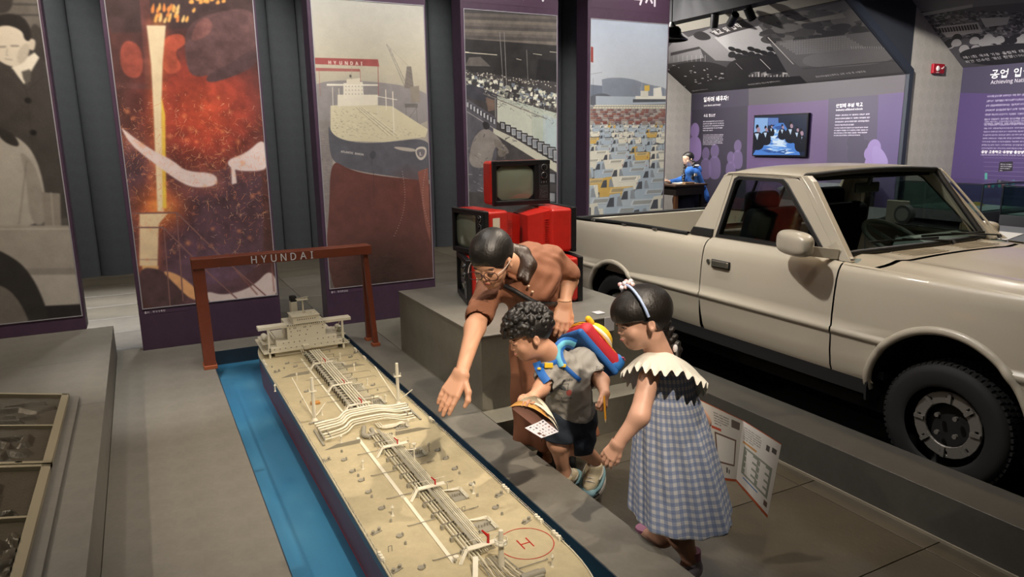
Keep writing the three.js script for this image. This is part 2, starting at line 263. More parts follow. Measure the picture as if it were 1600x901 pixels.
// ---------------------------------------------------------------- tall exhibition banners with printed photographs
const purple = std(0x4a3449, 0.5, { map: fineNoise }), silver = std(0xb9b6bd, 0.35, { metalness: 0.5 });
const BAND = 5.38;
function printTool(x0, x1, y0, y1, W, toPoint) {   // canvas drawing addressed by photograph pixels, through the plane the print lies in
  const H = Math.round(W * (y1 - y0) / (x1 - x0));
  const M = (px, py) => { const p = toPoint(px, py); return [(p[0] - x0) / (x1 - x0) * W, (y1 - p[1]) / (y1 - y0) * H]; };
  const tools = (c) => {
    const path = (pts) => { c.beginPath(); pts.forEach((p, i) => c[i ? 'lineTo' : 'moveTo'](...M(...p))); };
    return { c, W, H, M, poly: (col, ...pts) => { path(pts); c.closePath(); c.fillStyle = col; c.fill(); }, line: (col, wd, ...pts) => { path(pts); c.strokeStyle = col; c.lineWidth = wd; c.stroke(); },
      blob: (col, px, py, rx, ry, rot = 0) => { const [a, b] = M(px, py), s = W / 215; c.save(); c.translate(a, b); c.rotate(rot); c.beginPath(); c.ellipse(0, 0, rx * s, ry * s, 0, 0, 7); c.fillStyle = col; c.fill(); c.restore(); },
      smooth: (col, pts) => { const q = pts.map((p) => M(...p)); c.beginPath(); c.moveTo((q[0][0] + q[1][0]) / 2, (q[0][1] + q[1][1]) / 2); for (let i = 1; i <= q.length; i++) { const a = q[i % q.length], b = q[(i + 1) % q.length]; c.quadraticCurveTo(a[0], a[1], (a[0] + b[0]) / 2, (a[1] + b[1]) / 2); } c.fillStyle = col; c.fill(); },
      grad: (px, py, r, stops) => { const [a, b] = M(px, py), s = W / 215, g = c.createRadialGradient(a, b, 0, a, b, r * s); stops.forEach(([t, k]) => g.addColorStop(t, k)); c.fillStyle = g; c.fillRect(0, 0, W, H); },
      speck: (n, rgb, amp) => { for (let k = 0; k < n; k++) { c.fillStyle = `rgba(${rgb},${rnd() * amp})`; c.fillRect(rnd() * W, rnd() * H, rr(1, 5), rr(1, 5)); } } };
  };
  return (draw) => canvasTex(W, H, (c) => draw(tools(c)));
}
const mottle = (() => { const n = 64, g = Float32Array.from({ length: n * n }, rnd); return (x, y) => { let v = 0, a = .5; for (let o = 0; o < 5; o++) { const i = Math.floor(x), j = Math.floor(y), u = x - i, w = y - j, s = u * u * (3 - 2 * u), t = w * w * (3 - 2 * w), q = (p, r) => g[(r & 63) * n + (p & 63)]; v += a * ((q(i, j) * (1 - s) + q(i + 1, j) * s) * (1 - t) + (q(i, j + 1) * (1 - s) + q(i + 1, j + 1) * s) * t); x *= 2.1; y *= 2.1; a *= .55; } return v - .5; }; })();
function soften(c, W, H, r, grainy, mott) {   // box blur and film grain, so that the print looks like a photograph
  const d = c.getImageData(0, 0, W, H), e = d.data, t = new Float32Array(e.length);
  for (let pass = 0; pass < 2; pass++) {
    for (let y = 0; y < H; y++) for (let k = 0; k < 3; k++) { let s = 0; for (let x = -r; x <= r; x++) s += e[(y * W + Math.max(0, Math.min(W - 1, x))) * 4 + k]; for (let x = 0; x < W; x++) { t[(y * W + x) * 4 + k] = s / (2 * r + 1); s += e[(y * W + Math.min(W - 1, x + r + 1)) * 4 + k] - e[(y * W + Math.max(0, x - r)) * 4 + k]; } }
    for (let x = 0; x < W; x++) for (let k = 0; k < 3; k++) { let s = 0; for (let y = -r; y <= r; y++) s += t[(Math.max(0, Math.min(H - 1, y)) * W + x) * 4 + k]; for (let y = 0; y < H; y++) { e[(y * W + x) * 4 + k] = s / (2 * r + 1); s += t[(Math.min(H - 1, y + r + 1) * W + x) * 4 + k] - t[(Math.max(0, y - r) * W + x) * 4 + k]; } }
  }
  for (let q = 0; q < e.length; q += 4) { const px = q / 4 % W, py = Math.floor(q / 4 / W), lum = (e[q] + e[q + 1] + e[q + 2]) / 765, k = 1 + 2 * mott * mottle(px / 42, py / 42) * Math.max(.1, 1 - 1.15 * lum), z = (rnd() - .5) * grainy; e[q] = e[q] * k + z; e[q + 1] = e[q + 1] * k + z; e[q + 2] = e[q + 2] * k + z; }
  c.putImageData(d, 0, 0);
}
const onBand = (px, py) => { const p = onD(px, py, BAND); return [p.x, p.y]; };
function artMan(t) {
  const { c, W, H, poly, line, blob, smooth, speck } = t; c.fillStyle = '#4a4744'; c.fillRect(0, 0, W, H);
  smooth('#5b5752', [[-60, -20], [70, -30], [75, 60], [-60, 40]]); line('#2b2a29', 5, [-40, 5], [64, 8]); line('#2b2a29', 5, [-30, 24], [66, 24]);
  smooth('#2c2a28', [[-4, -20], [22, -10], [18, 20], [-10, 22]]);
  smooth('#35322f', [[52, 20], [85, 90], [75, 100], [40, 90]]);
  smooth('#383532', [[-60, 110], [5, 96], [50, 82], [72, 92], [110, 300], [120, 340], [60, 345], [-90, 340]]);          // dark overcoat
  poly('#e3dccb', [18, 106], [54, 82], [62, 90], [44, 120], [38, 132]); poly('#4b4742', [34, 112], [47, 108], [50, 118], [43, 134], [37, 124]);
  for (let k = 0; k < 5; k++) line('#a8a294', 1.4, [35, 113 + k * 4], [48, 110 + k * 4]);
  smooth('#d2c9b8', [[-22, 40], [10, 30], [44, 40], [50, 70], [40, 98], [22, 106], [2, 98], [-14, 84], [-22, 66]]);      // lowered face, generic
  smooth('#b9b0a0', [[26, 80], [46, 62], [46, 90], [28, 104]]);
  smooth('#1e1c1b', [[-24, 46], [-12, 26], [16, 20], [40, 28], [50, 50], [47, 66], [38, 62], [36, 48], [10, 38], [-12, 46]]);
  smooth('#c6bcab', [[45, 60], [57, 62], [54, 80], [46, 78]]); line('#3a3430', 3, [-4, 74], [10, 73]); line('#3a3430', 3, [17, 72], [30, 72]); line('#6b6258', 2, [8, 92], [20, 94]); line('#8d8476', 2, [12, 76], [10, 86], [14, 87]);
  line('#211f1e', 2, [20, 108], [42, 142], [70, 118]); blob('#141312', 44, 157, 4, 4); blob('#141312', 52, 207, 4, 4); line('#26231f', 1.5, [42, 140], [62, 330]);
  smooth('#a7a196', [[-60, 215], [10, 205], [46, 226], [66, 270], [78, 356], [-60, 356]]); smooth('#8f897f', [[28, 230], [60, 262], [76, 350], [48, 352], [40, 270]]); line('#5f5a53', 2, [42, 250], [30, 350]);
  smooth('#2a2725', [[-10, 196], [22, 208], [34, 232], [4, 222]]);
  poly('#837c72', [66, 300], [94, 302], [96, 356], [70, 356]); line('#b4ada1', 3, [80, 300], [84, 354]);
  poly('#9b958a', [-60, 352], [112, 352], [122, 420], [-60, 420]); line('#c2bcb0', 4, [-60, 358], [112, 357]); poly('#8b857b', [-60, 420], [120, 418], [122, 428], [-60, 430]); poly('#b1aba0', [-60, 430], [124, 428], [132, 476], [-60, 482]); poly('#211f20', [60, 478], [134, 474], [136, 496], [60, 502]);
  smooth('#2a2826', [[-30, 380], [12, 396], [44, 420], [70, 470], [78, 508], [-30, 520]]); smooth('#6e6961', [[-20, 440], [16, 450], [40, 486], [48, 510], [-30, 520]]);
  speck(2500, '255,250,240', .05); speck(2500, '0,0,0', .08);
}
function artFire(t) {
  const { c, W, H, poly, line, blob, smooth, grad, speck, M } = t; c.fillStyle = '#3b2220'; c.fillRect(0, 0, W, H);
  smooth('#2a2020', [[150, -30], [420, -30], [425, 60], [300, 40], [160, 60]]);
  grad(320, 170, 130, [[0, 'rgba(226,78,42,.95)'], [.5, 'rgba(176,52,34,.7)'], [1, 'rgba(60,25,25,0)']]); grad(250, 320, 90, [[0, 'rgba(240,110,40,.8)'], [1, 'rgba(80,30,30,0)']]);
  smooth('#4a3535', [[290, 40], [330, 20], [402, 10], [402, 85], [350, 110], [300, 125], [288, 90]]); smooth('#3a2c2e', [[320, 118], [360, 100], [402, 70], [404, 100], [370, 118], [325, 132]]); smooth('#6b4440', [[296, 60], [310, 30], [330, 28], [332, 50], [306, 66]]);
  poly('#54302c', [218, 0], [234, 0], [240, 140], [228, 140]); poly('#4a2a28', [182, 128], [240, 132], [240, 140], [182, 138]); line('#3a2422', 12, [180, 100], [218, 50]); poly('#302425', [170, 26], [196, 24], [196, 50], [174, 52]);
  smooth('#b4472f', [[250, 60], [285, 50], [292, 70], [270, 80], [288, 110], [255, 120]]); smooth('#8a3a2c', [[188, 60], [222, 70], [224, 125], [188, 118]]);
  smooth('#3d2a33', [[190, 180], [230, 260], [320, 282], [405, 230], [412, 330], [410, 440], [200, 450]]);
  grad(250, 325, 60, [[0, 'rgba(255,190,70,.95)'], [.4, 'rgba(240,110,40,.6)'], [1, 'rgba(120,40,30,0)']]); grad(330, 430, 120, [[0, 'rgba(110,80,120,.55)'], [1, 'rgba(70,50,80,0)']]); grad(310, 200, 90, [[0, 'rgba(230,70,40,.35)'], [1, 'rgba(90,30,30,0)']]);
  for (let k = 0; k < 16; k++) grad(246, 40 + k * 20, 22, [[0, 'rgba(255,150,60,.5)'], [1, 'rgba(200,70,40,0)']]); for (let k = 0; k < 6; k++) grad(233, 345 + k * 16, 30, [[0, 'rgba(255,140,60,.5)'], [1, 'rgba(160,60,40,0)']]);
  for (const [x, y] of [[210, 222], [250, 258], [300, 282], [330, 282], [380, 256], [405, 245]]) grad(x, y, 34, [[0, 'rgba(255,150,110,.45)'], [1, 'rgba(160,60,50,0)']]);
  poly('#fbe9b8', [229, 40], [259, 40], [254, 100], [252, 180], [256, 330], [246, 330], [240, 180], [236, 100]); poly('#ffd23e', [252, 150], [258, 180], [260, 325], [254, 325]); poly('#f9e2b0', [218, 333], [262, 333], [248, 350], [246, 415], [218, 415]); poly('#f2bd74', [222, 415], [248, 415], [244, 440], [224, 440]);
  for (let k = 0; k < 26; k++) { const x = rr(232, 300), y = rr(14, 34); smooth(['#f6b24e', '#ef8a3a', '#f9d27a'][k % 3], [[x, y], [x + rr(3, 8), y - rr(6, 16)], [x + 7, y], [x + 3, y + 4]]); }
  for (let k = 0; k < 14; k++) { const x = rr(285, 345), y = rr(-4, 4); smooth('#f3a648', [[x, y + 4], [x + 6, y - 6], [x + 10, y + 3]]); }
  const white = '#f3e4de'; smooth(white, [[186, 195], [200, 208], [240, 236], [270, 250], [290, 268], [338, 270], [340, 290], [305, 294], [280, 284], [250, 262], [205, 228]]); smooth(white, [[352, 250], [384, 240], [414, 212], [420, 262], [402, 268], [362, 266]]); poly('#f6e6dc', [360, 250], [365, 250], [370, 286], [362, 288]);
  for (let k = 0; k < 40; k++) grad(rr(190, 420), rr(150, 420), rr(3, 7), [[0, 'rgba(255,170,100,.6)'], [1, 'rgba(255,120,60,0)']]);
  smooth('#37262b', [[212, 418], [250, 418], [290, 450], [300, 470], [226, 486]]); smooth('#e9dcd6', [[318, 452], [350, 462], [395, 448], [425, 415], [440, 470], [330, 480]]); smooth('#f0b070', [[250, 420], [285, 430], [320, 465], [300, 470], [270, 440]]);
  const rail = '#6d4a48'; line(rail, 5, [200, 333], [276, 332], [345, 400], [425, 470]); line(rail, 5, [205, 355], [255, 355], [330, 430], [380, 475]); line(rail, 4, [256, 356], [266, 480]); line(rail, 4, [276, 333], [286, 470]); line('#7a4a42', 6, [350, 400], [402, 460]); line('#7a4a42', 5, [424, 410], [428, 455]); line(rail, 3, [214, 405], [248, 405]); line('#453036', 9, [330, 335], [308, 400]);
  speck(1800, '255,200,150', .08); speck(2500, '20,10,15', .12);
}
function sparks({ c, M, grad, smooth, line }) {
  for (let k = 0; k < 1500; k++) { const x = rr(186, 432), y = 130 + 290 * Math.sqrt(rnd()) * rr(.4, 1), a = rr(0, 6.3), l = rr(1, 7) * (k % 9 ? 1 : 2), u = M(x, y), v = M(x + Math.cos(a) * l, y + Math.sin(a) * l); c.strokeStyle = ['rgba(255,160,90,.75)', 'rgba(245,120,70,.65)', 'rgba(255,215,170,.75)'][k % 3]; c.lineWidth = rr(.6, 2); c.beginPath(); c.moveTo(...u); c.lineTo(...v); c.stroke(); }
  for (let k = 0; k < 26; k++) { const x = rr(230, 425), y = rr(150, 420); for (let q = 0; q < 9; q++) { const a = rr(0, 6.3), l = rr(3, 9); line('rgba(255,190,130,.7)', 1.1, [x, y], [x + Math.cos(a) * l, y + Math.sin(a) * l]); } }
  const rail = '#7a5450'; line(rail, 5, [200, 333], [276, 332], [345, 400], [425, 470]); line(rail, 5, [205, 355], [255, 355], [330, 430], [380, 475]); line(rail, 4, [256, 356], [266, 480]); line(rail, 4, [276, 333], [286, 470]);
}
function artTanker(t) {
  const { c, W, H, poly, line, blob, smooth, grad, speck, M } = t; const g = c.createLinearGradient(0, 0, 0, H * .45); g.addColorStop(0, '#b7b6ae'); g.addColorStop(.5, '#bfb8a2'); g.addColorStop(1, '#a9a095'); c.fillStyle = g; c.fillRect(0, 0, W, H);
  smooth('#8f8a8a', [[470, 135], [540, 122], [680, 140], [680, 200], [470, 210]]); poly('#8d8681', [484, 188], [520, 188], [520, 260], [500, 460], [480, 460]);
  poly('#857e7c', [486, 190], [515, 190], [524, 340], [520, 470], [500, 470]); for (let k = 0; k < 500; k++) { const y = rr(200, 455), x = 487 + (y - 190) * .05 + rr(0, 22 + Math.max(0, y - 360) * 1.4); line(rnd() < .5 ? 'rgba(190,180,168,.35)' : 'rgba(60,52,54,.35)', 1.2, [x, y], [x + rr(2, 9), y + rr(-1, 1.5)]); }
  // gantry crane over the yard
  poly('#9a4a48', [482, 90], [590, 93], [592, 104], [484, 100]); line('#a05a56', 4, [590, 95], [591, 150]); poly('#a4605c', [492, 106], [562, 108], [562, 112], [492, 111]); line('#a4605c', 2.5, [562, 110], [563, 130]); line('#a4605c', 2, [498, 108], [500, 150]);
  { const [a, b] = M(512, 97.6); c.save(); c.fillStyle = '#eadfd2'; c.font = 'bold ' + W / 24 + 'px sans-serif'; c.textBaseline = 'middle'; let x = a; for (const ch of 'HYUNDAI') { c.fillText(ch, x, b); x += W / 21; } c.restore(); }
  line('#6e6964', 2, [603, 69], [632, 136]); line('#6e6964', 2, [608, 76], [636, 134]); for (let k = 0; k < 9; k++) line('#6e6964', 1.2, [603 + k * 3.2, 69 + k * 7.4], [611 + k * 3.2, 79 + k * 7.2]); line('#6e6964', 1, [604, 70], [638, 104]); poly('#77706a', [635, 104], [642, 104], [646, 138], [631, 138]); for (let k = 0; k < 5; k++) line('#a59c90', 1, [633, 108 + k * 6], [644, 114 + k * 6]); poly('#8e8579', [640, 136], [654, 134], [656, 160], [642, 160]); poly('#6a6765', [632, 162], [652, 162], [652, 168], [632, 168]); line('#5d5a59', 2.2, [634, 168], [634, 192], [650, 168], [652, 196]);
  // ship
  poly('#d8cfae', [516, 165], [556, 162], [612, 166], [668, 202], [664, 214], [600, 222], [540, 220], [516, 214]);
  for (let k = 0; k < 240; k++) { const y = rr(170, 216), x = rr(518, 560 + (y - 165) * 2); line(['#8d8468', '#f1ead0', '#6f6752'][k % 3], 1.3, [x, y], [x + rr(1, 4), y + rr(-1, 2)]); }
  for (let k = 0; k < 6; k++) line(k % 2 ? '#efe7cf' : '#8f866c', 2, [556 + k * 2, 168], [606 + k * 3.5, 212]);
  poly('#e6dfcb', [527, 148], [590, 148], [590, 164], [527, 166]); poly('#e9e2cf', [536, 130], [566, 128], [568, 152], [536, 154]); poly('#efe9d8', [510, 131], [590, 132], [590, 134], [510, 134]); poly('#e2dac4', [541, 124], [562, 122], [562, 132], [541, 132]); line('#9b9482', 2, [549, 105], [549, 124]); blob('#5a5650', 547, 119, 2, 3); for (let r = 0; r < 3; r++) for (let k = 0; k < 6; k++) blob('#6a6458', 540 + k * 5, 135 + r * 6, .8, .8);
  line('#e9e2d0', 6, [613, 143], [615, 208]); line('#e9e2d0', 5, [602, 140], [603, 172]); line('#e6dfcd', 3.5, [529, 138], [530, 170]); line('#e6dfcd', 3.5, [519, 136], [520, 168]); line('#d9d2c0', 3, [589, 150], [590, 184]); line('#efe9d8', 4, [586, 150], [620, 156]);
  smooth('#55565f', [[512, 190], [520, 214], [560, 224], [610, 222], [672, 214], [676, 262], [676, 285], [620, 276], [560, 268], [522, 256], [514, 235]]);
  smooth('#5f3733', [[516, 246], [545, 266], [600, 276], [690, 284], [690, 380], [690, 480], [530, 480], [508, 400], [514, 330]]); grad(600, 455, 150, [[0, 'rgba(38,26,24,.95)'], [.45, 'rgba(44,30,27,.75)'], [1, 'rgba(60,40,36,0)']]); grad(640, 300, 60, [[0, 'rgba(120,62,52,.5)'], [1, 'rgba(80,40,36,0)']]);
  poly('#8a5248', [652, 268], [668, 262], [672, 380], [664, 350]); 
  line('#3b2a2a', 2, [583, 268], [584, 320]); blob('#42444c', 582, 242, 6, 8, .4); line('#3a3c44', 2, [582, 244], [580, 258]);
  for (const [a, b] of [[[628, 268], 1], [[664, 265], -1]]) for (let k = 0; k < 26; k++) blob('#e9e0d6', a[0] + b * Math.sin(k / 25 * 2.6) * 14 - b * k * .8, a[1] + k * 4, .7, .7);
  c.save(); { const [a, b] = M(532, 238); c.translate(a, b); c.rotate(.16); c.fillStyle = '#d8d2c4'; c.font = 'bold ' + W / 42 + 'px sans-serif'; c.fillText('ATLANTIC  BARON', 0, 0); } c.restore();
  smooth('#b9b0a4', [[612, 228], [650, 232], [648, 238], [620, 234]]); smooth('#cfc6ba', [[648, 230], [666, 228], [666, 244], [657, 252], [649, 244]]); smooth('#6d6a70', [[650, 233], [664, 232], [663, 242], [657, 247], [651, 242]]); { const [a, b] = M(654.5, 243); c.fillStyle = '#efe6da'; c.font = 'bold ' + W / 24 + 'px serif'; c.fillText('L', a, b); }
  for (let k = 0; k < 700; k++) { const y = rr(395, 452), x = rr(505, 640); line(rnd() < .5 ? 'rgba(120,104,92,.22)' : 'rgba(20,14,14,.3)', 1.4, [x, y], [x + rr(2, 9), y + rr(-2, 1)]); }
  speck(2500, '255,245,220', .06); speck(2500, '30,20,20', .08);
}
function artFactory(t) {
  const { c, W, H, poly, line, blob, smooth, grad, speck } = t; c.fillStyle = '#3f3c3d'; c.fillRect(0, 0, W, H);
  for (let k = 0; k < 10; k++) poly(['#5b5450', '#4a4543', '#6a625a'][k % 3], [715, 20 + k * 5], [880, 26 + k * 5], [880, 32 + k * 5], [715, 25 + k * 5]);
  poly('#2b2a2b', [715, 60], [880, 72], [880, 130], [715, 110]); poly('#1f1e20', [840, 92], [872, 96], [872, 128], [836, 124]);
  line('#efe6cc', 4, [726, 82], [776, 86]); line('#efe6cc', 4, [712, 80], [732, 82]); line('#efe6cc', 3, [832, 84], [846, 86]); line('#efe6cc', 3, [858, 81], [880, 83]); line('#efe6cc', 3, [806, 92], [814, 94]);
  poly('#5c5753', [732, 90], [750, 89], [766, 104], [726, 103]); for (let k = 0; k < 90; k++) { const x = rr(722, 872); blob(['#cfc9b9', '#e8e3d2', '#8c867c'][k % 3], x, 112 + (x - 722) * .14 + rr(-3, 5), 1.4, 1.2); }
  for (let k = 0; k < 260; k++) { const x = rr(722, 872), y = 120 + (x - 722) * .2 + rr(-6, 20); poly(['#d9d8c2', '#efeedd', '#a7a99a', '#6c6c68', '#3a3b40', '#7d8894'][k % 6], [x, y], [x + rr(2, 7), y + rr(-2, 2)], [x + rr(2, 6), y + rr(2, 7)], [x, y + rr(2, 6)]); }
  smooth('#3c3c44', [[722, 128], [760, 140], [800, 160], [722, 156]]); line('#8d8a88', 4, [780, 50], [786, 140]); line('#8d8a88', 4, [787, 50], [791, 142]); line('#9a9690', 3, [822, 78], [824, 124]);
  poly('#b9c2b4', [776, 150], [880, 180], [880, 236], [800, 206], [776, 190]); poly('#c9cdbd', [776, 156], [830, 172], [830, 214], [776, 190]); poly('#b3c3c6', [848, 178], [880, 190], [880, 240], [848, 224]);
  for (let k = 0; k < 160; k++) { const x = rr(756, 874), y = 146 + (x - 756) * .3 + rr(-10, 14); line(['#57504c', '#a39a8c', '#d6d0c0', '#3c3b42'][k % 4], rr(1, 3), [x, y], [x + rr(-4, 8), y + rr(-3, 6)]); }
  poly('#6d5a50', [758, 152], [772, 156], [772, 172], [762, 174]); for (const x of [773, 800, 832, 850]) line('#c6c9bd', 3.2, [x, 152 + (x - 773) * .2], [x + 1, 214 + (x - 773) * .25]); line('#7b746c', 5, [754, 146], [804, 166], [854, 186]);
  poly('#55535b', [722, 150], [775, 184], [775, 300], [722, 300]); line('#a9a6a4', 4, [722, 170], [776, 204]);
  for (let k = 0; k < 9; k++) { const x = 727 + k * 5.2, y = 158 + k * 3.3; poly('#2c2c31', [x, y], [x + 4, y + 1], [x + 4, y + 11], [x, y + 9]); poly('#b9bcc0', [x + 1.6, y + 1.5], [x + 4.2, y + 2], [x + 4.2, y + 10], [x + 1.6, y + 9]); }
  poly('#c9c7b4', [770, 200], [800, 214], [880, 262], [880, 276], [770, 208]);
  for (let k = 0; k < 12; k++) { const x = 780 + k * 8.2, y = 190 + k * 4.3, s = 8.5 + k * .55; poly('#27272c', [x, y], [x + s, y + 1], [x + s + 1, y + s * 1.5], [x + 1, y + s * 1.45]); poly('#b4b5b4', [x + 2, y + 2], [x + s - 1, y + 3], [x + s - 1, y + s * 1.35], [x + 2.5, y + s * 1.3]); poly('#858a92', [x + 3, y + 3.5], [x + s - 2, y + 4.2], [x + s - 2, y + s * 1.2], [x + 3.5, y + s * 1.15]); }
  smooth('#8e8680', [[730, 262], [736, 222], [748, 204], [762, 200], [778, 214], [786, 226], [772, 226], [766, 262]]); smooth('#7d756d', [[772, 214], [790, 228], [796, 240], [786, 240], [770, 226]]); smooth('#2f2d31', [[752, 190], [762, 190], [766, 200], [756, 204]]); smooth('#6f675f', [[776, 232], [790, 236], [790, 244], [778, 246]]); for (let k = 0; k < 90; k++) { const x = rr(722, 800), y = rr(214, 300); line(['#8d8a90', '#4a4850', '#b5b2b0', '#34343c'][k % 4], rr(1, 4), [x, y], [x + rr(-8, 8), y + rr(-6, 6)]); }
  for (let k = 0; k < 8; k++) { const x = 800 + (k % 4) * 18, y = 250 + Math.floor(k / 4) * 30 + (k % 4) * 6; poly('#2a2a30', [x, y], [x + 15, y + 2], [x + 15, y + 20], [x, y + 18]); poly('#8f9196', [x + 2, y + 3], [x + 12, y + 4], [x + 12, y + 17], [x + 2, y + 16]); }
  speck(2500, '255,250,230', .07); speck(2500, '10,10,20', .1);
}
function artCars(t) {
  const { c, W, H, poly, line, blob, smooth, grad, speck } = t; const g = c.createLinearGradient(0, 0, 0, H * .4); g.addColorStop(0, '#a9b4c4'); g.addColorStop(1, '#c5c8ca'); c.fillStyle = g; c.fillRect(0, 0, W, H);
  smooth('#7f8794', [[930, 130], [945, 121], [985, 122], [1010, 132], [1045, 138], [1045, 160], [930, 160]]); poly('#b9bfc8', [918, 70], [938, 106], [940, 134], [918, 136]); poly('#8c3b36', [914, 70], [926, 74], [926, 98], [914, 94]); poly('#6e7684', [918, 132], [940, 134], [940, 156], [918, 164]); smooth('#5c6068', [[918, 150], [945, 144], [965, 158], [918, 168]]);
  poly('#aab4bf', [930, 150], [1045, 152], [1045, 170], [930, 166]); poly('#e0ded2', [992, 150], [1040, 150], [1040, 156], [992, 158]); poly('#d9d6c8', [1000, 142], [1012, 142], [1012, 152], [1000, 152]); poly('#d8b552', [1006, 134], [1014, 133], [1014, 142], [1006, 142]); poly('#e9e6da', [1020, 138], [1032, 136], [1034, 152], [1020, 152]); for (const x of [1000, 1002, 1022, 1032, 1038]) line('#c9ccd0', 2, [x, 118 + (x % 7) * 3], [x, 150]); line('#5a5f66', 2, [926, 122], [926, 200]); line('#5a5f66', 1.6, [922, 116], [940, 113]); poly('#50545a', [988, 155], [1045, 155], [1045, 159], [988, 160]);
  poly('#8b8c8a', [905, 166], [1045, 162], [1045, 345], [905, 350]);
  for (let r = 0; r < 9; r++) for (let k = 0; k < 34 - r * 2; k++) { const s = 4 + r * .9, x = 928 + k * s * .95 - r * 4 + (r % 2) * 2, y = 164 + r * 3.1; poly(r < 2 ? '#e0d9bd' : ['#7d4a44', '#6d5a5a', '#8c5c50', '#93827c', '#a79f98'][(k * 3 + r) % 5], [x, y], [x + s * .8, y], [x + s * .85, y + s * .45], [x, y + s * .5]); line('#d6d2c8', 1, [x, y + s * .1], [x + s * .7, y + s * .1]); }
  const truck = (x, y, s, col, lite) => {   // pickup seen from behind, nose to the upper left
    const q = (a, b) => [x + a * s, y + b * s]; poly('#4d4f52', q(-.05, .30), q(1.0, .28), q(1.02, .44), q(.1, .52)); poly(col, q(0, 0), q(.30, -.06), q(.36, .42), q(.02, .34)); poly(col, q(.30, -.04), q(.98, -.08), q(1.0, .26), q(.90, .38), q(.34, .42)); poly(lite, q(.34, -.02), q(.92, -.06), q(.86, .10), q(.28, .14)); poly('rgba(120,118,108,.55)', q(.38, .0), q(.86, -.03), q(.80, .07), q(.34, .10)); poly(col, q(.02, -.02), q(.12, -.32), q(.36, -.36), q(.42, -.02)); poly('#4a4e54', q(.04, -.03), q(.12, -.24), q(.22, -.26), q(.22, -.04)); poly('#8e959c', q(.28, -.05), q(.30, -.27), q(.36, -.29), q(.42, -.06)); line('rgba(70,70,70,.6)', s * .03, q(.28, .14), q(.86, .10), q(.92, -.06)); poly('#9b4a3c', q(.86, .16), q(.89, .15), q(.89, .24), q(.86, .25)); blob('#3c3d40', x + s * .18, y + s * .42, s * .09, s * .07); };
  const cols = [['#dcd9c8', '#eeebdc'], ['#a9b9c6', '#c0cdd6'], ['#d3ad5c', '#e4c684'], ['#e4e1d0', '#f2efe2'], ['#b4c0c8', '#c9d3d8'], ['#e0dccc', '#f0ecde']];
  for (let r = 0; r < 13; r++) { const f = r / 12, y = 196 + 150 * f ** 1.45, s = 12 + 62 * f ** 1.35, n = Math.ceil(150 / (s * .95)) + 2; for (let k = 0; k < n; k++) { const x = 900 + k * s * 1.02 - (r % 2) * s * .45 + f * 6, [a, b] = r > 10 ? cols[(k % 2) ? 1 : 0] : cols[(k * 5 + r * 7 + (r * k) % 3) % 6]; truck(x, y + ((k * 7 + r) % 3 - 1) * s * .04, s, a, b); } }
  speck(2500, '255,250,230', .05); speck(2000, '20,20,30', .08);
}
const bannerDefs = [
  [-1.42, -0.405, artMan, 'tall purple banner with a black and white photo of a man in an overcoat', .40],
  [-0.09, 0.842, artFire, 'tall purple banner printed with pouring molten steel and sparks', .2],
  [1.19, 2.08, artTanker, 'tall purple banner printed with a tanker under a shipyard gantry', .2],
  [2.37, 3.26, artFactory, 'tall purple banner printed with a television assembly line', .2],
  [3.555, 4.44, artCars, 'tall purple banner printed with rows of pickups at a harbour', .2]];
const titleTexts = [null, null, null, ['구역', 2.65], ['의 역사', 2.69]];
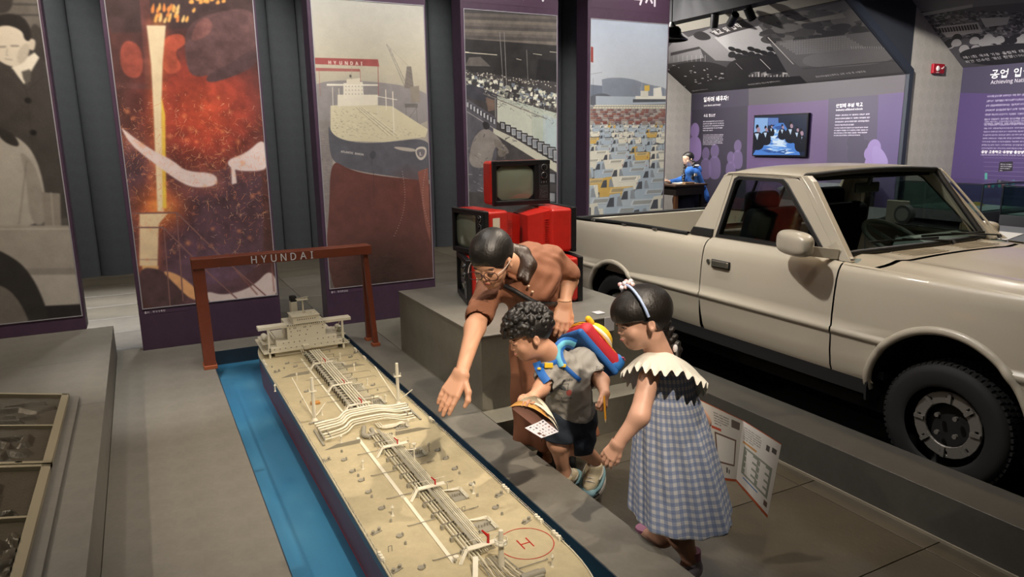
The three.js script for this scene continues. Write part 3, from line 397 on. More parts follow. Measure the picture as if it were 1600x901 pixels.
bannerDefs.forEach(([x0, x1, art, label, base], i) => {
  const o = thing('exhibition_banner', label, 'banner', V((x0 + x1) / 2, base, BAND), 'row of tall photo banners'), cx = (x0 + x1) / 2, rel = (g) => g.translate(-cx, -base, BAND);
  part('banner_body', rel(bx(x0, x1, base, 3.3, BAND + .002, BAND + .17)), purple, o);
  part('banner_face', rel(bx(x0, x1, base, 3.3, BAND - .006, BAND + .0018, .002)), purple, o);
  const u0 = x0 + .03, u1 = x1 - .018, v0 = .497, v1 = 2.595;
  const map = printTool(u0, u1, v0, v1, 640, onBand)((t) => { art(t); soften(t.c, t.W, t.H, [3, 3, 1, 1, 1][i], 16, [.2, .55, .2, .3, .12][i]); if (art === artFire) sparks(t); t.c.fillStyle = ['rgba(150,146,140,.10)', 'rgba(178,142,136,.24)', 'rgba(170,160,150,.14)', 'rgba(160,158,160,.12)', 'rgba(180,180,185,.08)'][i]; t.c.fillRect(0, 0, t.W, t.H); });
  part('printed_photo', rel(quadGeo(V(u0, v0, BAND - .009), V(u1, v0, BAND - .009), V(u1, v1, BAND - .009), V(u0, v1, BAND - .009))), std(0xffffff, 0.32, { map }), o);
  part('photo_edge', rel(mg([bx(u0 - .006, u0, v0, v1, BAND - .012, BAND - .006), bx(u1, u1 + .006, v0, v1, BAND - .012, BAND - .006), bx(u0 - .006, u1 + .006, v0 - .006, v0, BAND - .012, BAND - .006), bx(u0 - .006, u1 + .006, v1, v1 + .006, BAND - .012, BAND - .006)])), silver, o, 'thin silver frame line');
  if (i === 1 || i === 2) { const q = canvasTex(256, 24, (c) => { c.fillStyle = '#483247'; c.fillRect(0, 0, 256, 24); hangul(c, '출처', 4, 4, 15); c.fillText(':', 40, 18); hangul(c, i === 1 ? '국가기록원' : '현대중공업', 50, 4, 15); }); part('caption', rel(quadGeo(V(u0, .452, BAND - .0075), V(u0 + .28, .452, BAND - .0075), V(u0 + .28, .478, BAND - .0075), V(u0, .478, BAND - .0075))), std(0xffffff, .5, { map: q }), o); }
  if (titleTexts[i]) {
    const q = canvasTex(1024, 256, (c) => { c.fillStyle = '#483247'; c.fillRect(0, 0, 1024, 256); if (i === 4) { hangul(c, '역사', 520, 20, 190, { weight: .13, color: '#d9d2dc' }); } else hangul(c, '구역', 560, 20, 190, { weight: .13, color: '#d9d2dc' }); });
    const y0 = titleTexts[i][1], hgt = (u1 - u0) / 4; part('title_print', rel(quadGeo(V(u0, y0, BAND - .0075), V(u1, y0, BAND - .0075), V(u1, y0 + hgt, BAND - .0075), V(u0, y0 + hgt, BAND - .0075))), std(0xffffff, .5, { map: q }), o);
  }
});

// ---------------------------------------------------------------- model gantry crane over the basin
const font = await new FontLoader().loadAsync('fonts/droid/droid_sans_regular.typeface.json');
{
  const o = thing('model_gantry_crane', 'brown red model gantry crane with white lettering standing over the tanker stern', 'gantry crane', V(.8, .2, 4.75));
  const rust = std(0x7a3a22, 0.45, { map: fineNoise }), rel = (g) => g.translate(-.8, -.2, 4.75), gl = (m) => rel(uvm(m));
  part('cross_beam', gl(bx(.236, 1.362, .845, .905, 4.69, 4.81, .003)), rust, o);
  // broad rigid leg, tapering downwards slightly, and a pair of slim shear legs
  const leg = exD([[.238, .845], [.308, .845], [.318, .22], [.25, .22]], 4.70, 4.80); part('leg', gl(leg), rust, o);
  part('leg', gl(bar(V(1.325, .846, 4.735), V(1.352, .21, 4.685), .034, .034)), rust, o); part('leg', gl(bar(V(1.325, .846, 4.765), V(1.352, .21, 4.845), .034, .034)), rust, o);
  part('foot', gl(bx(.245, .325, .2, .224, 4.69, 4.81, .003)), std(0x9a5230, .5), o); part('foot', gl(bx(1.325, 1.38, .2, .222, 4.66, 4.71, .003)), std(0x9a5230, .5), o); part('foot', gl(bx(1.325, 1.38, .2, .222, 4.82, 4.87, .003)), std(0x9a5230, .5), o);
  const white = std(0xd9dce2, 0.4); let x = .582;
  for (const ch of 'HYUNDAI') {
    const g = new TextGeometry(ch, { font, size: .047, depth: .004, curveSegments: 5 }); g.computeBoundingBox(); const w = g.boundingBox.max.x - g.boundingBox.min.x;
    g.translate(x - g.boundingBox.min.x, .8515, -4.69); part('letter', rel(g), white, o); x += w + .0265;
  }
}

// ---------------------------------------------------------------- the tanker model
{
  const CX = .833, DK = .30, o = thing('tanker_ship_model', 'large scale model of an oil tanker with beige deck and maroon hull in the basin', 'ship model', V(CX, .1, 3.1));
  const rel = (g) => g.translate(-CX, -.1, 3.1), P = (n, g, m, par = o, lab) => part(n, rel(uvm(g)), m, par, lab);
  const beige = std(0xb9ad8c, 0.55, { map: fineNoise }), cream = std(0xc9c3ae, 0.5), creamLt = std(0xd8d3c0, 0.45), slate = std(0x56646f, 0.4), maroon = std(0x78393f, 0.4, { map: fineNoise }), redline = std(0xb52a36, 0.4), red = std(0xb01f1a, 0.45), dark = std(0x2a2723, 0.7), grey = std(0x8e8a7c, 0.6), wood = std(0xb07c3a, 0.6);
  const half = (d) => d > 4.45 ? .284 - .09 * ((d - 4.45) / .4) ** 2 : d < 1.8 ? .284 * Math.sqrt(Math.max(0, 1 - ((1.8 - d) / .47) ** 2.2)) : .284;
  const ds = []; for (let d = 4.85; d > 1.8; d -= d > 4.4 ? .05 : .2) ds.push(d); for (let k = 0; k <= 14; k++) ds.push(1.8 - .47 * Math.sin(k / 14 * Math.PI / 2));
  const loop = (y, s) => [...ds.map((d) => [CX - half(d) * s, y, d]), ...[...ds].reverse().slice(1).map((d) => [CX + half(d) * s, y, d])];
  const strip = (a, b) => { const p = []; for (let i = 0; i < a.length; i++) { const j = (i + 1) % a.length; for (const q of [a[i], a[j], b[j], a[i], b[j], b[i]]) p.push(q[0], q[1], -q[2]); } const g = new THREE.BufferGeometry(); g.setAttribute('position', new THREE.Float32BufferAttribute(p, 3)); g.computeVertexNormals(); return g; };
  P('boot_line', strip(loop(.105, .955), loop(.118, .96)), redline, o, 'thin bright red line along the waterline');
  P('hull_lower', strip(loop(.118, .96), loop(.262, .99)), maroon, o, 'dark maroon lower hull'); P('hull_upper', strip(loop(.262, .99), loop(DK, 1)), slate, o, 'slate blue upper hull');
  P('deck', exY(loop(0, 1).map(([x, , d]) => [x, d]), DK - .002, DK), beige, o, 'beige main deck');
  P('gunwale', mg([-1, 1].map((s) => tube(ds.filter((d) => d > 1.36).map((d) => V(CX + s * (half(d) - .003), DK + .002, d)), .0028, 5, 60))), cream);
  for (const s of [-1, 1]) {   // guard rails
    const l = []; for (const h of [.008, .015]) l.push(tube(ds.filter((d) => d > 1.75 && d < 4.5).map((d) => V(CX + s * (half(d) - .006), DK + h, d)), .0008, 4, 40));
    for (let d = 1.76; d < 4.45; d += .035) l.push(cyl(V(CX + s * (half(d) - .006), DK, d), V(CX + s * (half(d) - .006), DK + .015, d), .0008, .0008, 4)); P('guard_rail', mg(l), cream);
  }
  const D = (px, py) => onY(px, py, DK);
  // superstructure at the stern
  const B = 4.40, ho = P('deck_house', bx(.64, 1.03, DK, .335, B + .03, 4.72), creamLt);
  const port = (par, x0, x1, y, n, d) => { for (let k = 0; k < n; k++) P('porthole', bx(x0 + (x1 - x0) * k / (n - 1) - .0025, x0 + (x1 - x0) * k / (n - 1) + .0025, y - .003, y + .003, d - .0012, d), dark, par); };
  const ti = P('accommodation_tier', bx(.602, 1.066, .335, .366, B, 4.74, .002), creamLt); port(ti, .635, .80, .352, 6, B); port(ti, .88, 1.04, .352, 5, B);
  const t2 = P('accommodation_tier', bx(.648, 1.02, .366, .40, B, 4.70, .002), creamLt); port(t2, .69, .82, .385, 5, B); port(t2, .9, 1.0, .385, 4, B);
  const tw = P('bridge_tower', bx(.718, .953, .40, .497, B, 4.60, .002), creamLt); for (const [y, xs] of [[.424, [.74, .79, .83, .9]], [.452, [.74, .78, .795, .84, .935]], [.472, [.735, .76, .77, .82, .83, .86, .935]]]) for (const x of xs) P('porthole', bx(x - .0025, x + .0025, y - .003, y + .003, B - .0012, B), dark, tw); port(tw, .74, .93, .491, 16, B);
  const wh = P('wheelhouse', bx(.756, .915, .497, .54, B - .006, 4.54, .002), creamLt); port(wh, .785, .89, .523, 9, B - .006); P('wheelhouse_roof', bx(.750, .921, .540, .545, B - .012, 4.545, .001), cream);
  P('tower_ledge', bx(.712, .959, .484, .488, B - .004, B), cream);
  P('bridge_wing', bx(.549, .73, .480, .4995, B, 4.47, .002), creamLt); P('bridge_wing', bx(.94, 1.117, .480, .4995, B, 4.47, .002), creamLt);
  P('wing_post', bx(.600, .612, DK, .48, B, B + .012), creamLt); P('wing_post', bx(1.055, 1.067, DK, .48, B, B + .012), creamLt);
  P('wing_brace', bar(V(.616, .478, B + .02), V(.66, .40, B + .04), .004, .004), cream); P('wing_brace', bar(V(1.05, .478, B + .02), V(1.02, .40, B + .04), .004, .004), cream);
  const dl = P('upper_deck_plate', bx(.57, 1.10, .331, .335, B - .004, 4.78, .001), cream); for (const s of [[.575, .645], [1.02, 1.095]]) P('boat_deck', bx(s[0], s[1], .372, .376, B + .06, 4.68, .001), cream, dl);
  const lb = new THREE.CapsuleGeometry(.018, .055, 6, 12).rotateX(Math.PI / 2); P('lifeboat', lb.clone().translate(.602, .40, -4.56), creamLt); P('lifeboat', lb.clone().translate(1.07, .40, -4.56), creamLt);
  P('deck_rail', mg([cyl(V(.572, .352, B), V(.80, .352, B), .0012, .0012, 4), cyl(V(.88, .352, B), V(1.098, .352, B), .0012, .0012, 4), ...Array.from({ length: 12 }, (_, k) => cyl(V(.572 + k * .0478, .335, B), V(.572 + k * .0478, .352, B), .0010, .001, 4))]), cream);
  const ms = P('radar_mast', cyl(V(.835, .545, 4.46), V(.835, .632, 4.46), .006, .0045, 8), cream); P('radar_platform', bx(.80, .868, .632, .635, 4.44, 4.48), cream, ms); P('radar_scanner', mg([bar(V(.79, .643, 4.45), V(.862, .647, 4.47), .003, .004), cyl(V(.85, .63, 4.46), V(.868, .652, 4.46), .0015), cyl(V(.815, .635, 4.46), V(.815, .642, 4.46), .0012), cyl(V(.84, .635, 4.46), V(.84, .645, 4.46), .0012)]), cream, ms);
  const fu = P('funnel', bx(.79, .83, .49, .59, 4.62, 4.68, .004), cream); P('funnel_top', bx(.792, .828, .588, .622, 4.622, 4.678), std(0x0f1114, .6), fu, 'black funnel top');
  P('roof_gear', mg([.87, .885, .9].map((x) => cyl(V(x, .545, 4.43), V(x + .004, .56, 4.43), .0015)).concat([bx(.85, .88, .545, .552, 4.45, 4.5), tube([V(.76, .56, 4.41), V(.835, .562, 4.40), V(.91, .56, 4.41)], .0009, 4, 8)])), cream);
  P('access_platform', bx(.805, .845, .335, .362, B - .03, B, .002), cream); P('inclined_ladder', mg([bar(V(.79, DK + .002, 4.30), V(.79, .335, B), .003, .003), bar(V(.80, DK + .002, 4.30), V(.80, .335, B), .003, .003)]), cream);
  // transverse breakwaters: low plates tapering towards the ship's side
  for (const [a, b, d] of [[.597, .755, 3.985], [1.084, .92, 3.985], [.589, .747, 2.905], [1.076, .908, 2.905]]) P('breakwater', exD([[a, DK], [b, DK], [b, DK + .018], [a + (b - a) * .35, DK + .016]], d, d + .004), grey);
  // longitudinal pipe rack
  const run = (x, y, d0, d1, r, m = cream) => P('cargo_pipe', pipe([V(x, y, d0), V(x, y, d1)], r, 7), m);
  for (let k = 0; k < 5; k++) run(.838 + k * .0135, DK + .026, 4.36, 3.24 + (k % 2) * .01, .0045, k % 2 ? cream : creamLt);
  for (let k = 0; k < 4; k++) run(.805 + k * .0085, DK + .016, 4.34, 3.22, .0028);
  for (let k = 0; k < 6; k++) run(.905 + k * .008, DK + .012, 4.20 - k * .02, 3.38, .0022);
  for (let k = 0; k < 7; k++) run(.845 + k * .0072, DK + .014, 2.96 - k * .012, 1.86 + (k > 3 ? .05 * (k - 3) : 0), .0023, k % 3 ? cream : creamLt);
  for (let k = 0; k < 3; k++) run(.806 + k * .012, DK + .014, 2.98, 1.80, .003);
  const rackFrame = (x0, x1, d, h) => { const l = [bx(x0, x1, DK + h - .003, DK + h, d - .002, d + .002)]; for (const x of [x0, (x0 + x1) / 2, x1]) l.push(bx(x - .002, x + .002, DK, DK + h, d - .002, d + .002)); return mg(l); };
  for (let d = 3.30; d < 4.36; d += .042) P('pipe_support', rackFrame(.80, .834, d, .022), dark);
  for (let d = 3.30; d < 4.36; d += .105) P('pipe_support', rackFrame(.836, .957, d, .02), grey);
  for (let d = 1.9; d < 2.96; d += .085) { P('pipe_support', rackFrame(.795, .835, d, .02), grey); P('support_foot', bx(.788, .797, DK, DK + .016, d - .006, d + .006), grey); P('pipe_support', rackFrame(.842, .895, d, .011), grey); }
  P('catwalk', mg([bx(.83, .842, DK + .030, DK + .032, 1.88, 2.94), bx(.80, .812, DK + .030, DK + .032, 3.26, 4.34)]), grey); P('walkway_strip', mg([bx(.745, .758, DK, DK + .004, 1.87, 2.34), bx(.742, .756, DK, DK + .004, 2.345, 2.96), bx(.765, .775, DK, DK + .003, 3.2, 4.3)]), creamLt);
  // raised crossing platforms with a red fire monitor each
  const mon = (par, x, d, big = 1) => { const m = P('fire_monitor', mg([cyl(V(x, DK + .03, d), V(x, DK + .03 + .022 * big, d), .0028 * big, .0028 * big, 7), cyl(V(x, DK + .03 + .018 * big, d), V(x - .012 * big, DK + .03 + .032 * big, d + .004), .003 * big, .002 * big, 7)]), red, par, 'red fire monitor'); };
  for (const [x, d, b] of [[.862, 4.05, 1], [.862, 3.62, 1], [.862, 3.29, 1.1], [.862, 2.74, 1.1], [.868, 2.32, 1.15], [.872, 1.87, 1.6]]) {
    const pl = P('crossing_platform', mg([bx(.80, .905, DK + .032, DK + .035, d - .011, d + .011), bx(.798, .80, DK + .0, DK + .034, d - .012, d - .006), bx(.913, .915, DK, DK + .034, d - .012, d - .006)]), creamLt); mon(pl, x, d, b);
    P('stairs', mg([bar(V(.798, DK + .034, d), V(.765, DK + .001, d - .02), .012, .002), bar(V(.798, DK + .048, d - .007), V(.765, DK + .014, d - .027), .0012, .0012), bar(V(.798, DK + .048, d + .007), V(.765, DK + .014, d - .013), .0012, .0012)]), creamLt, pl);
    P('platform_rail', mg([cyl(V(.80, DK + .05, d + .016), V(.915, DK + .05, d + .016), .0009, .0009, 4), ...[0, 1, 2, 3, 4].map((k) => cyl(V(.80 + k * .0287, DK + .036, d + .016), V(.80 + k * .0287, DK + .05, d + .016), .0009, .0009, 4))]), creamLt, pl);
  }
  P('tall_lamp_post', cyl(V(.835, DK, 4.03), V(.835, DK + .075, 4.03), .004, .003, 8), creamLt);
  // cargo manifold athwartships: bundled bent pipes
  for (let k = 0; k < 7; k++) { const d = 3.19 - k * .027, y = DK + .02 + (k < 4 ? .008 : 0), sp = .604 + k * .001, ep = 1.06 - k * .002, fan = (k - 3) * -.003, r = k < 5 ? .0058 : .0036; P('manifold_pipe', tube([V(sp, y - .006, d - .035 + fan), V(.66, y - .004, d - .03 + fan), V(.715, y, d - .02), V(.755, y + .012, d + .012), V(.80, y + .014, d + .018), V(.90, y + .014, d + .018), V(.945, y + .006, d + .012), V(.99, y - .004, d + fan + .008), V(ep, y - .006, d + fan + .01)], r, 7, 36), k % 2 ? cream : creamLt); }
  for (const [x, sd] of [[.606, 1], [1.058, -1]]) for (let k = 0; k < 5; k++) { const d = (x < .8 ? 3.10 : 3.185) - k * .026; P('pipe_flange', cyl(V(x, DK + .015, d), V(x + sd * .006, DK + .015, d), .0095, .0095, 10), grey); P('pipe_flange', cyl(V(x + sd * .03, DK + .016, d), V(x + sd * .034, DK + .016, d), .009, .009, 10), grey); }
  P('manifold_tray', bx(.592, .602, DK, DK + .007, 2.95, 3.14), grey); P('manifold_tray', bx(1.066, 1.074, DK, DK + .007, 3.02, 3.22), grey);
  P('loop_pipe', tube([V(.80, DK + .012, 3.04), V(.785, DK + .012, 2.99), V(.775, DK + .012, 2.955), V(.79, DK + .012, 2.93), V(.815, DK + .012, 2.945), V(.825, DK + .012, 3.0)], .011, 8, 30), grey);
  for (let k = 0; k < 3; k++) P('branch_pipe', pipe([V(.86 + k * .01, DK + .012, 3.06), V(.86 + k * .01, DK + .012, 3.0 - k * .01), V(.93, DK + .012, 3.0 - k * .01), V(.97 + k * .006, DK + .012, 3.02)], .0032, 6), cream);
  for (const [x0, x1, d0, d1] of [[.935, .985, 3.30, 3.40], [.93, .985, 2.96, 3.0], [.90, .95, 2.64, 2.70], [.905, .955, 2.22, 2.29], [.90, .955, 1.98, 2.05], [.915, .955, 3.56, 3.64], [.93, .97, 4.0, 4.06]]) {
    const v = P('valve_station', mg([bx(x0, x1, DK, DK + .003, d0, d1), ...Array.from({ length: 5 }, (_, k) => cyl(V(x0 + .006 + (x1 - x0 - .012) * k / 4, DK, (d0 + d1) / 2), V(x0 + .006 + (x1 - x0 - .012) * k / 4, DK + rr(.01, .018), (d0 + d1) / 2), .0028, .0028, 6))]), grey);
    P('bent_pipe', mg([0, 1, 2].map((k) => pipe([V(.875 + k * .004, DK + .01, d1 + .02), V(x0 + .008 + k * .006, DK + .01, d1 + .014 - k * .006), V(x1 + .006 - k * .005, DK + .01, d1 + .012 - k * .006), V(x1 + .006 - k * .005, DK + .01, d0 - .006)], .0019, 5))), creamLt, v);
  }
  for (const [px, py] of [[581, 745], [605, 781], [638.5, 823.5], [678, 877.5], [560, 712]]) { const p = D(px, py), d = -p.z; P('transverse_pipe', pipe([V(.80, DK + .006, d), V(p.x, DK + .006, d), V(p.x, DK + .001, d + .012)], .0016, 5), grey); }
  for (const [px, py] of [[679, 721], [708.5, 752], [748, 793], [775, 846], [857, 875], [639, 690]]) { const p = D(px, py), d = -p.z; P('transverse_pipe', pipe([V(.895, DK + .006, d), V(p.x, DK + .006, d), V(p.x, DK + .001, d + .012)], .0016, 5), grey); }
  for (const d of [4.22, 4.1, 3.86, 3.75, 3.55, 3.46]) { P('transverse_pipe', pipe([V(.80, DK + .006, d), V(.69 + (d * 7 % .06), DK + .006, d)], .0014, 5), grey); P('transverse_pipe', pipe([V(.955, DK + .006, d), V(1.02 + (d * 5 % .05), DK + .006, d), V(1.02 + (d * 5 % .05), DK + .001, d - .02)], .0014, 5), grey); }
  // king posts with derricks
  for (const [x, d, s] of [[.626, 3.265, -1], [1.046, 3.275, 1]]) {
    const k = P('king_post', mg([cyl(V(x, DK, d), V(x, DK + .014, d), .016, .009, 10), cyl(V(x, DK, d), V(x, DK + .215, d), .0085, .0075, 10)]), creamLt);
    P('crosstree', mg([bx(x - .017, x + .017, DK + .145, DK + .149, d - .012, d + .012), bx(x - .018, x - .015, DK + .145, DK + .162, d - .003, d + .003), bx(x + .015, x + .018, DK + .145, DK + .162, d - .003, d + .003)]), creamLt, k);
    P('derrick_boom', cyl(V(x - .006, DK + .02, d), s < 0 ? V(x - .075, DK + .20, d + .09) : V(x - .085, DK + .185, d + .09), .0032, .0028, 6), creamLt, k); P('derrick_boom', cyl(V(x + .006, DK + .02, d), s < 0 ? V(x + .065, DK + .06, d + .05) : V(x + .075, DK + .065, d - .005), .003, .0026, 6), creamLt, k);
    for (let q = 0; q < 4; q++) P('winch', mg([bx(x - .03 + q * .018, x - .018 + q * .018, DK, DK + .008, d - .045, d - .03), cyl(V(x - .034 + q * .018, DK + .007, d - .038), V(x - .016 + q * .018, DK + .007, d - .038), .0035, .0035, 7)]), grey, k);
  }
  P('hose_crate', bx(.655, .70, DK, DK + .012, 3.47, 3.50, .002), wood, o, 'small wooden deck crate');
  // deck fittings
  const ventG = uvm(new THREE.LatheGeometry([[.007, 0], [.0035, .004], [.0028, .028], [.006, .03], [.0065, .033], [.003, .036], [.003, .040], [0, .041]].map((p) => new THREE.Vector2(...p)), 10));
  const put = (n, g, m, p, s = 1) => { const q = part(n, g, m, o); q.position.set(p.x - CX, p.y - .1, p.z + 3.1); q.scale.setScalar(s); return q; };
  for (const [px, py] of [[567, 732], [613.5, 805], [740, 770], [670, 705], [464, 593], [503, 648], [533, 692], [553.5, 578], [574, 601], [602.5, 627], [638, 667], [863, 884], [532, 560], [430, 611]]) put('deck_vent', ventG, creamLt, D(px, py));
  const hatchG = uvm(mg([new THREE.CylinderGeometry(.011, .011, .006, 14).translate(0, .003, 0), new THREE.BoxGeometry(.004, .012, .01).translate(.012, .006, 0)])), smallG = uvm(mg([new THREE.CylinderGeometry(.004, .005, .011, 8).translate(0, .0055, 0)])), bolG = uvm(mg([new THREE.BoxGeometry(.04, .003, .014).translate(0, .0015, 0), ...[-.013, .013].map((x) => new THREE.CylinderGeometry(.005, .0045, .012, 10).translate(x, .006, 0)), ...[-.013, .013].map((x) => new THREE.CylinderGeometry(.0062, .0062, .003, 10).translate(x, .012, 0))]));
  for (const [px, py] of [[575, 769.6], [595.6, 795], [624, 838], [658, 888], [710, 733], [696, 717], [683, 704], [773.5, 794], [737, 757], [537, 719], [550, 737], [564, 751], [448, 568], [461, 573], [547, 558], [553, 569], [478, 612], [545, 590], [582, 602]]) put('tank_hatch', hatchG, grey, D(px, py));
  for (const [px, py] of [[581, 777], [633.6, 850], [718, 740], [784.5, 804], [611, 815], [746, 775], [560, 744], [534, 706], [425, 574], [444, 576], [470, 629], [474, 624], [590, 610]]) put('sounding_pipe', smallG, grey, D(px, py));
  for (const [px, py] of [[588, 832], [620, 891], [780, 774], [823, 815], [510, 720], [433, 581], [557, 551], [640, 706]]) put('bollard_pair', bolG, grey, D(px, py)).rotation.y = .4;
  const fairG = uvm(mg([new THREE.BoxGeometry(.012, .012, .05).translate(0, .006, 0), ...[-.018, 0, .018].map((z) => new THREE.CylinderGeometry(.006, .006, .016, 8).translate(0, .008, z))]));
  for (const [s, d] of [[1, 2.21], [1, 1.96], [1, 1.84], [-1, 2.0], [-1, 1.8], [-1, 4.25], [-1, 4.33], [1, 4.3], [1, 4.1], [1, 2.98]]) put('fairlead', fairG, creamLt, V(CX + s * (half(d) - .008), DK, d));
  for (const [px, py, h] of [[648, 721, .075], [713, 880, .02]]) { const p = D(px, py); P('lamp_post', mg([cyl(p, p.clone().setY(DK + h), .0035, .003, 8), cyl(p.clone().setY(DK + h), p.clone().setY(DK + h + .006), .009, .009, 10)]), creamLt); }
  { const p = V(.866, DK, 1.765), m = P('fore_mast', cyl(p, p.clone().setY(DK + .135), .011, .007, 12), creamLt); P('crow_nest', mg([cyl(p.clone().setY(DK + .09), p.clone().setY(DK + .094), .02, .02, 16), new THREE.TorusGeometry(.02, .0015, 5, 20).rotateX(Math.PI / 2).translate(p.x, DK + .106, p.z), ...Array.from({ length: 8 }, (_, k) => cyl(V(p.x + .02 * Math.cos(k * .785), DK + .094, 1.765 + .02 * Math.sin(k * .785)), V(p.x + .02 * Math.cos(k * .785), DK + .106, 1.765 + .02 * Math.sin(k * .785)), .001, .001, 4))]), creamLt, m); }
  // landing circle for helicopters
  const C = D(822, 848.5), R = .093; P('landing_circle', new THREE.RingGeometry(R - .003, R, 56).rotateX(-Math.PI / 2).translate(C.x, DK + .0012, C.z), red, o, 'red helicopter landing circle');
  P('landing_letter', mg([bar(V(C.x - .020, DK + .0012, -C.z - .028), V(C.x - .020, DK + .0012, -C.z + .028), .004, .001), bar(V(C.x + .014, DK + .0012, -C.z - .028), V(C.x + .014, DK + .0012, -C.z + .028), .004, .001), bar(V(C.x - .020, DK + .0012, -C.z), V(C.x + .014, DK + .0012, -C.z), .004, .001)]), red, o, 'red letter H');
  // forecastle pipework near the bow
  P('forward_stairs', bar(V(.80, DK + .041, 1.81), V(.775, DK, 1.76), .016, .003), creamLt);
  for (let k = 0; k < 9; k++) P('forward_pipe', pipe([V(.81 + k * .009, DK + .03, 1.80), V(.815 + k * .012, DK + .008, 1.74 - k * .004), V(.83 + k * .016, DK + .008, 1.60)], .0024, 5), k % 2 ? cream : grey);
  P('windlass', mg([bx(.90, .96, DK, DK + .014, 1.66, 1.70), cyl(V(.89, DK + .014, 1.68), V(.97, DK + .014, 1.68), .01, .01, 10)]), grey); P('windlass', mg([bx(.74, .79, DK, DK + .014, 1.64, 1.68), cyl(V(.73, DK + .014, 1.66), V(.80, DK + .014, 1.66), .01, .01, 10)]), grey);
  for (const [px, py] of [[607, 862], [728, 845], [722, 800]]) { const p = D(px, py); P('frame_stand', mg([bar(p, p.clone().setY(DK + .02), .002, .002), bar(p.clone().add(V(.012, 0, 0)), p.clone().add(V(.012, .02, 0)), .002, .002), bar(p.clone().setY(DK + .02), p.clone().add(V(.012, .02, 0)), .002, .002)]), grey); }
}

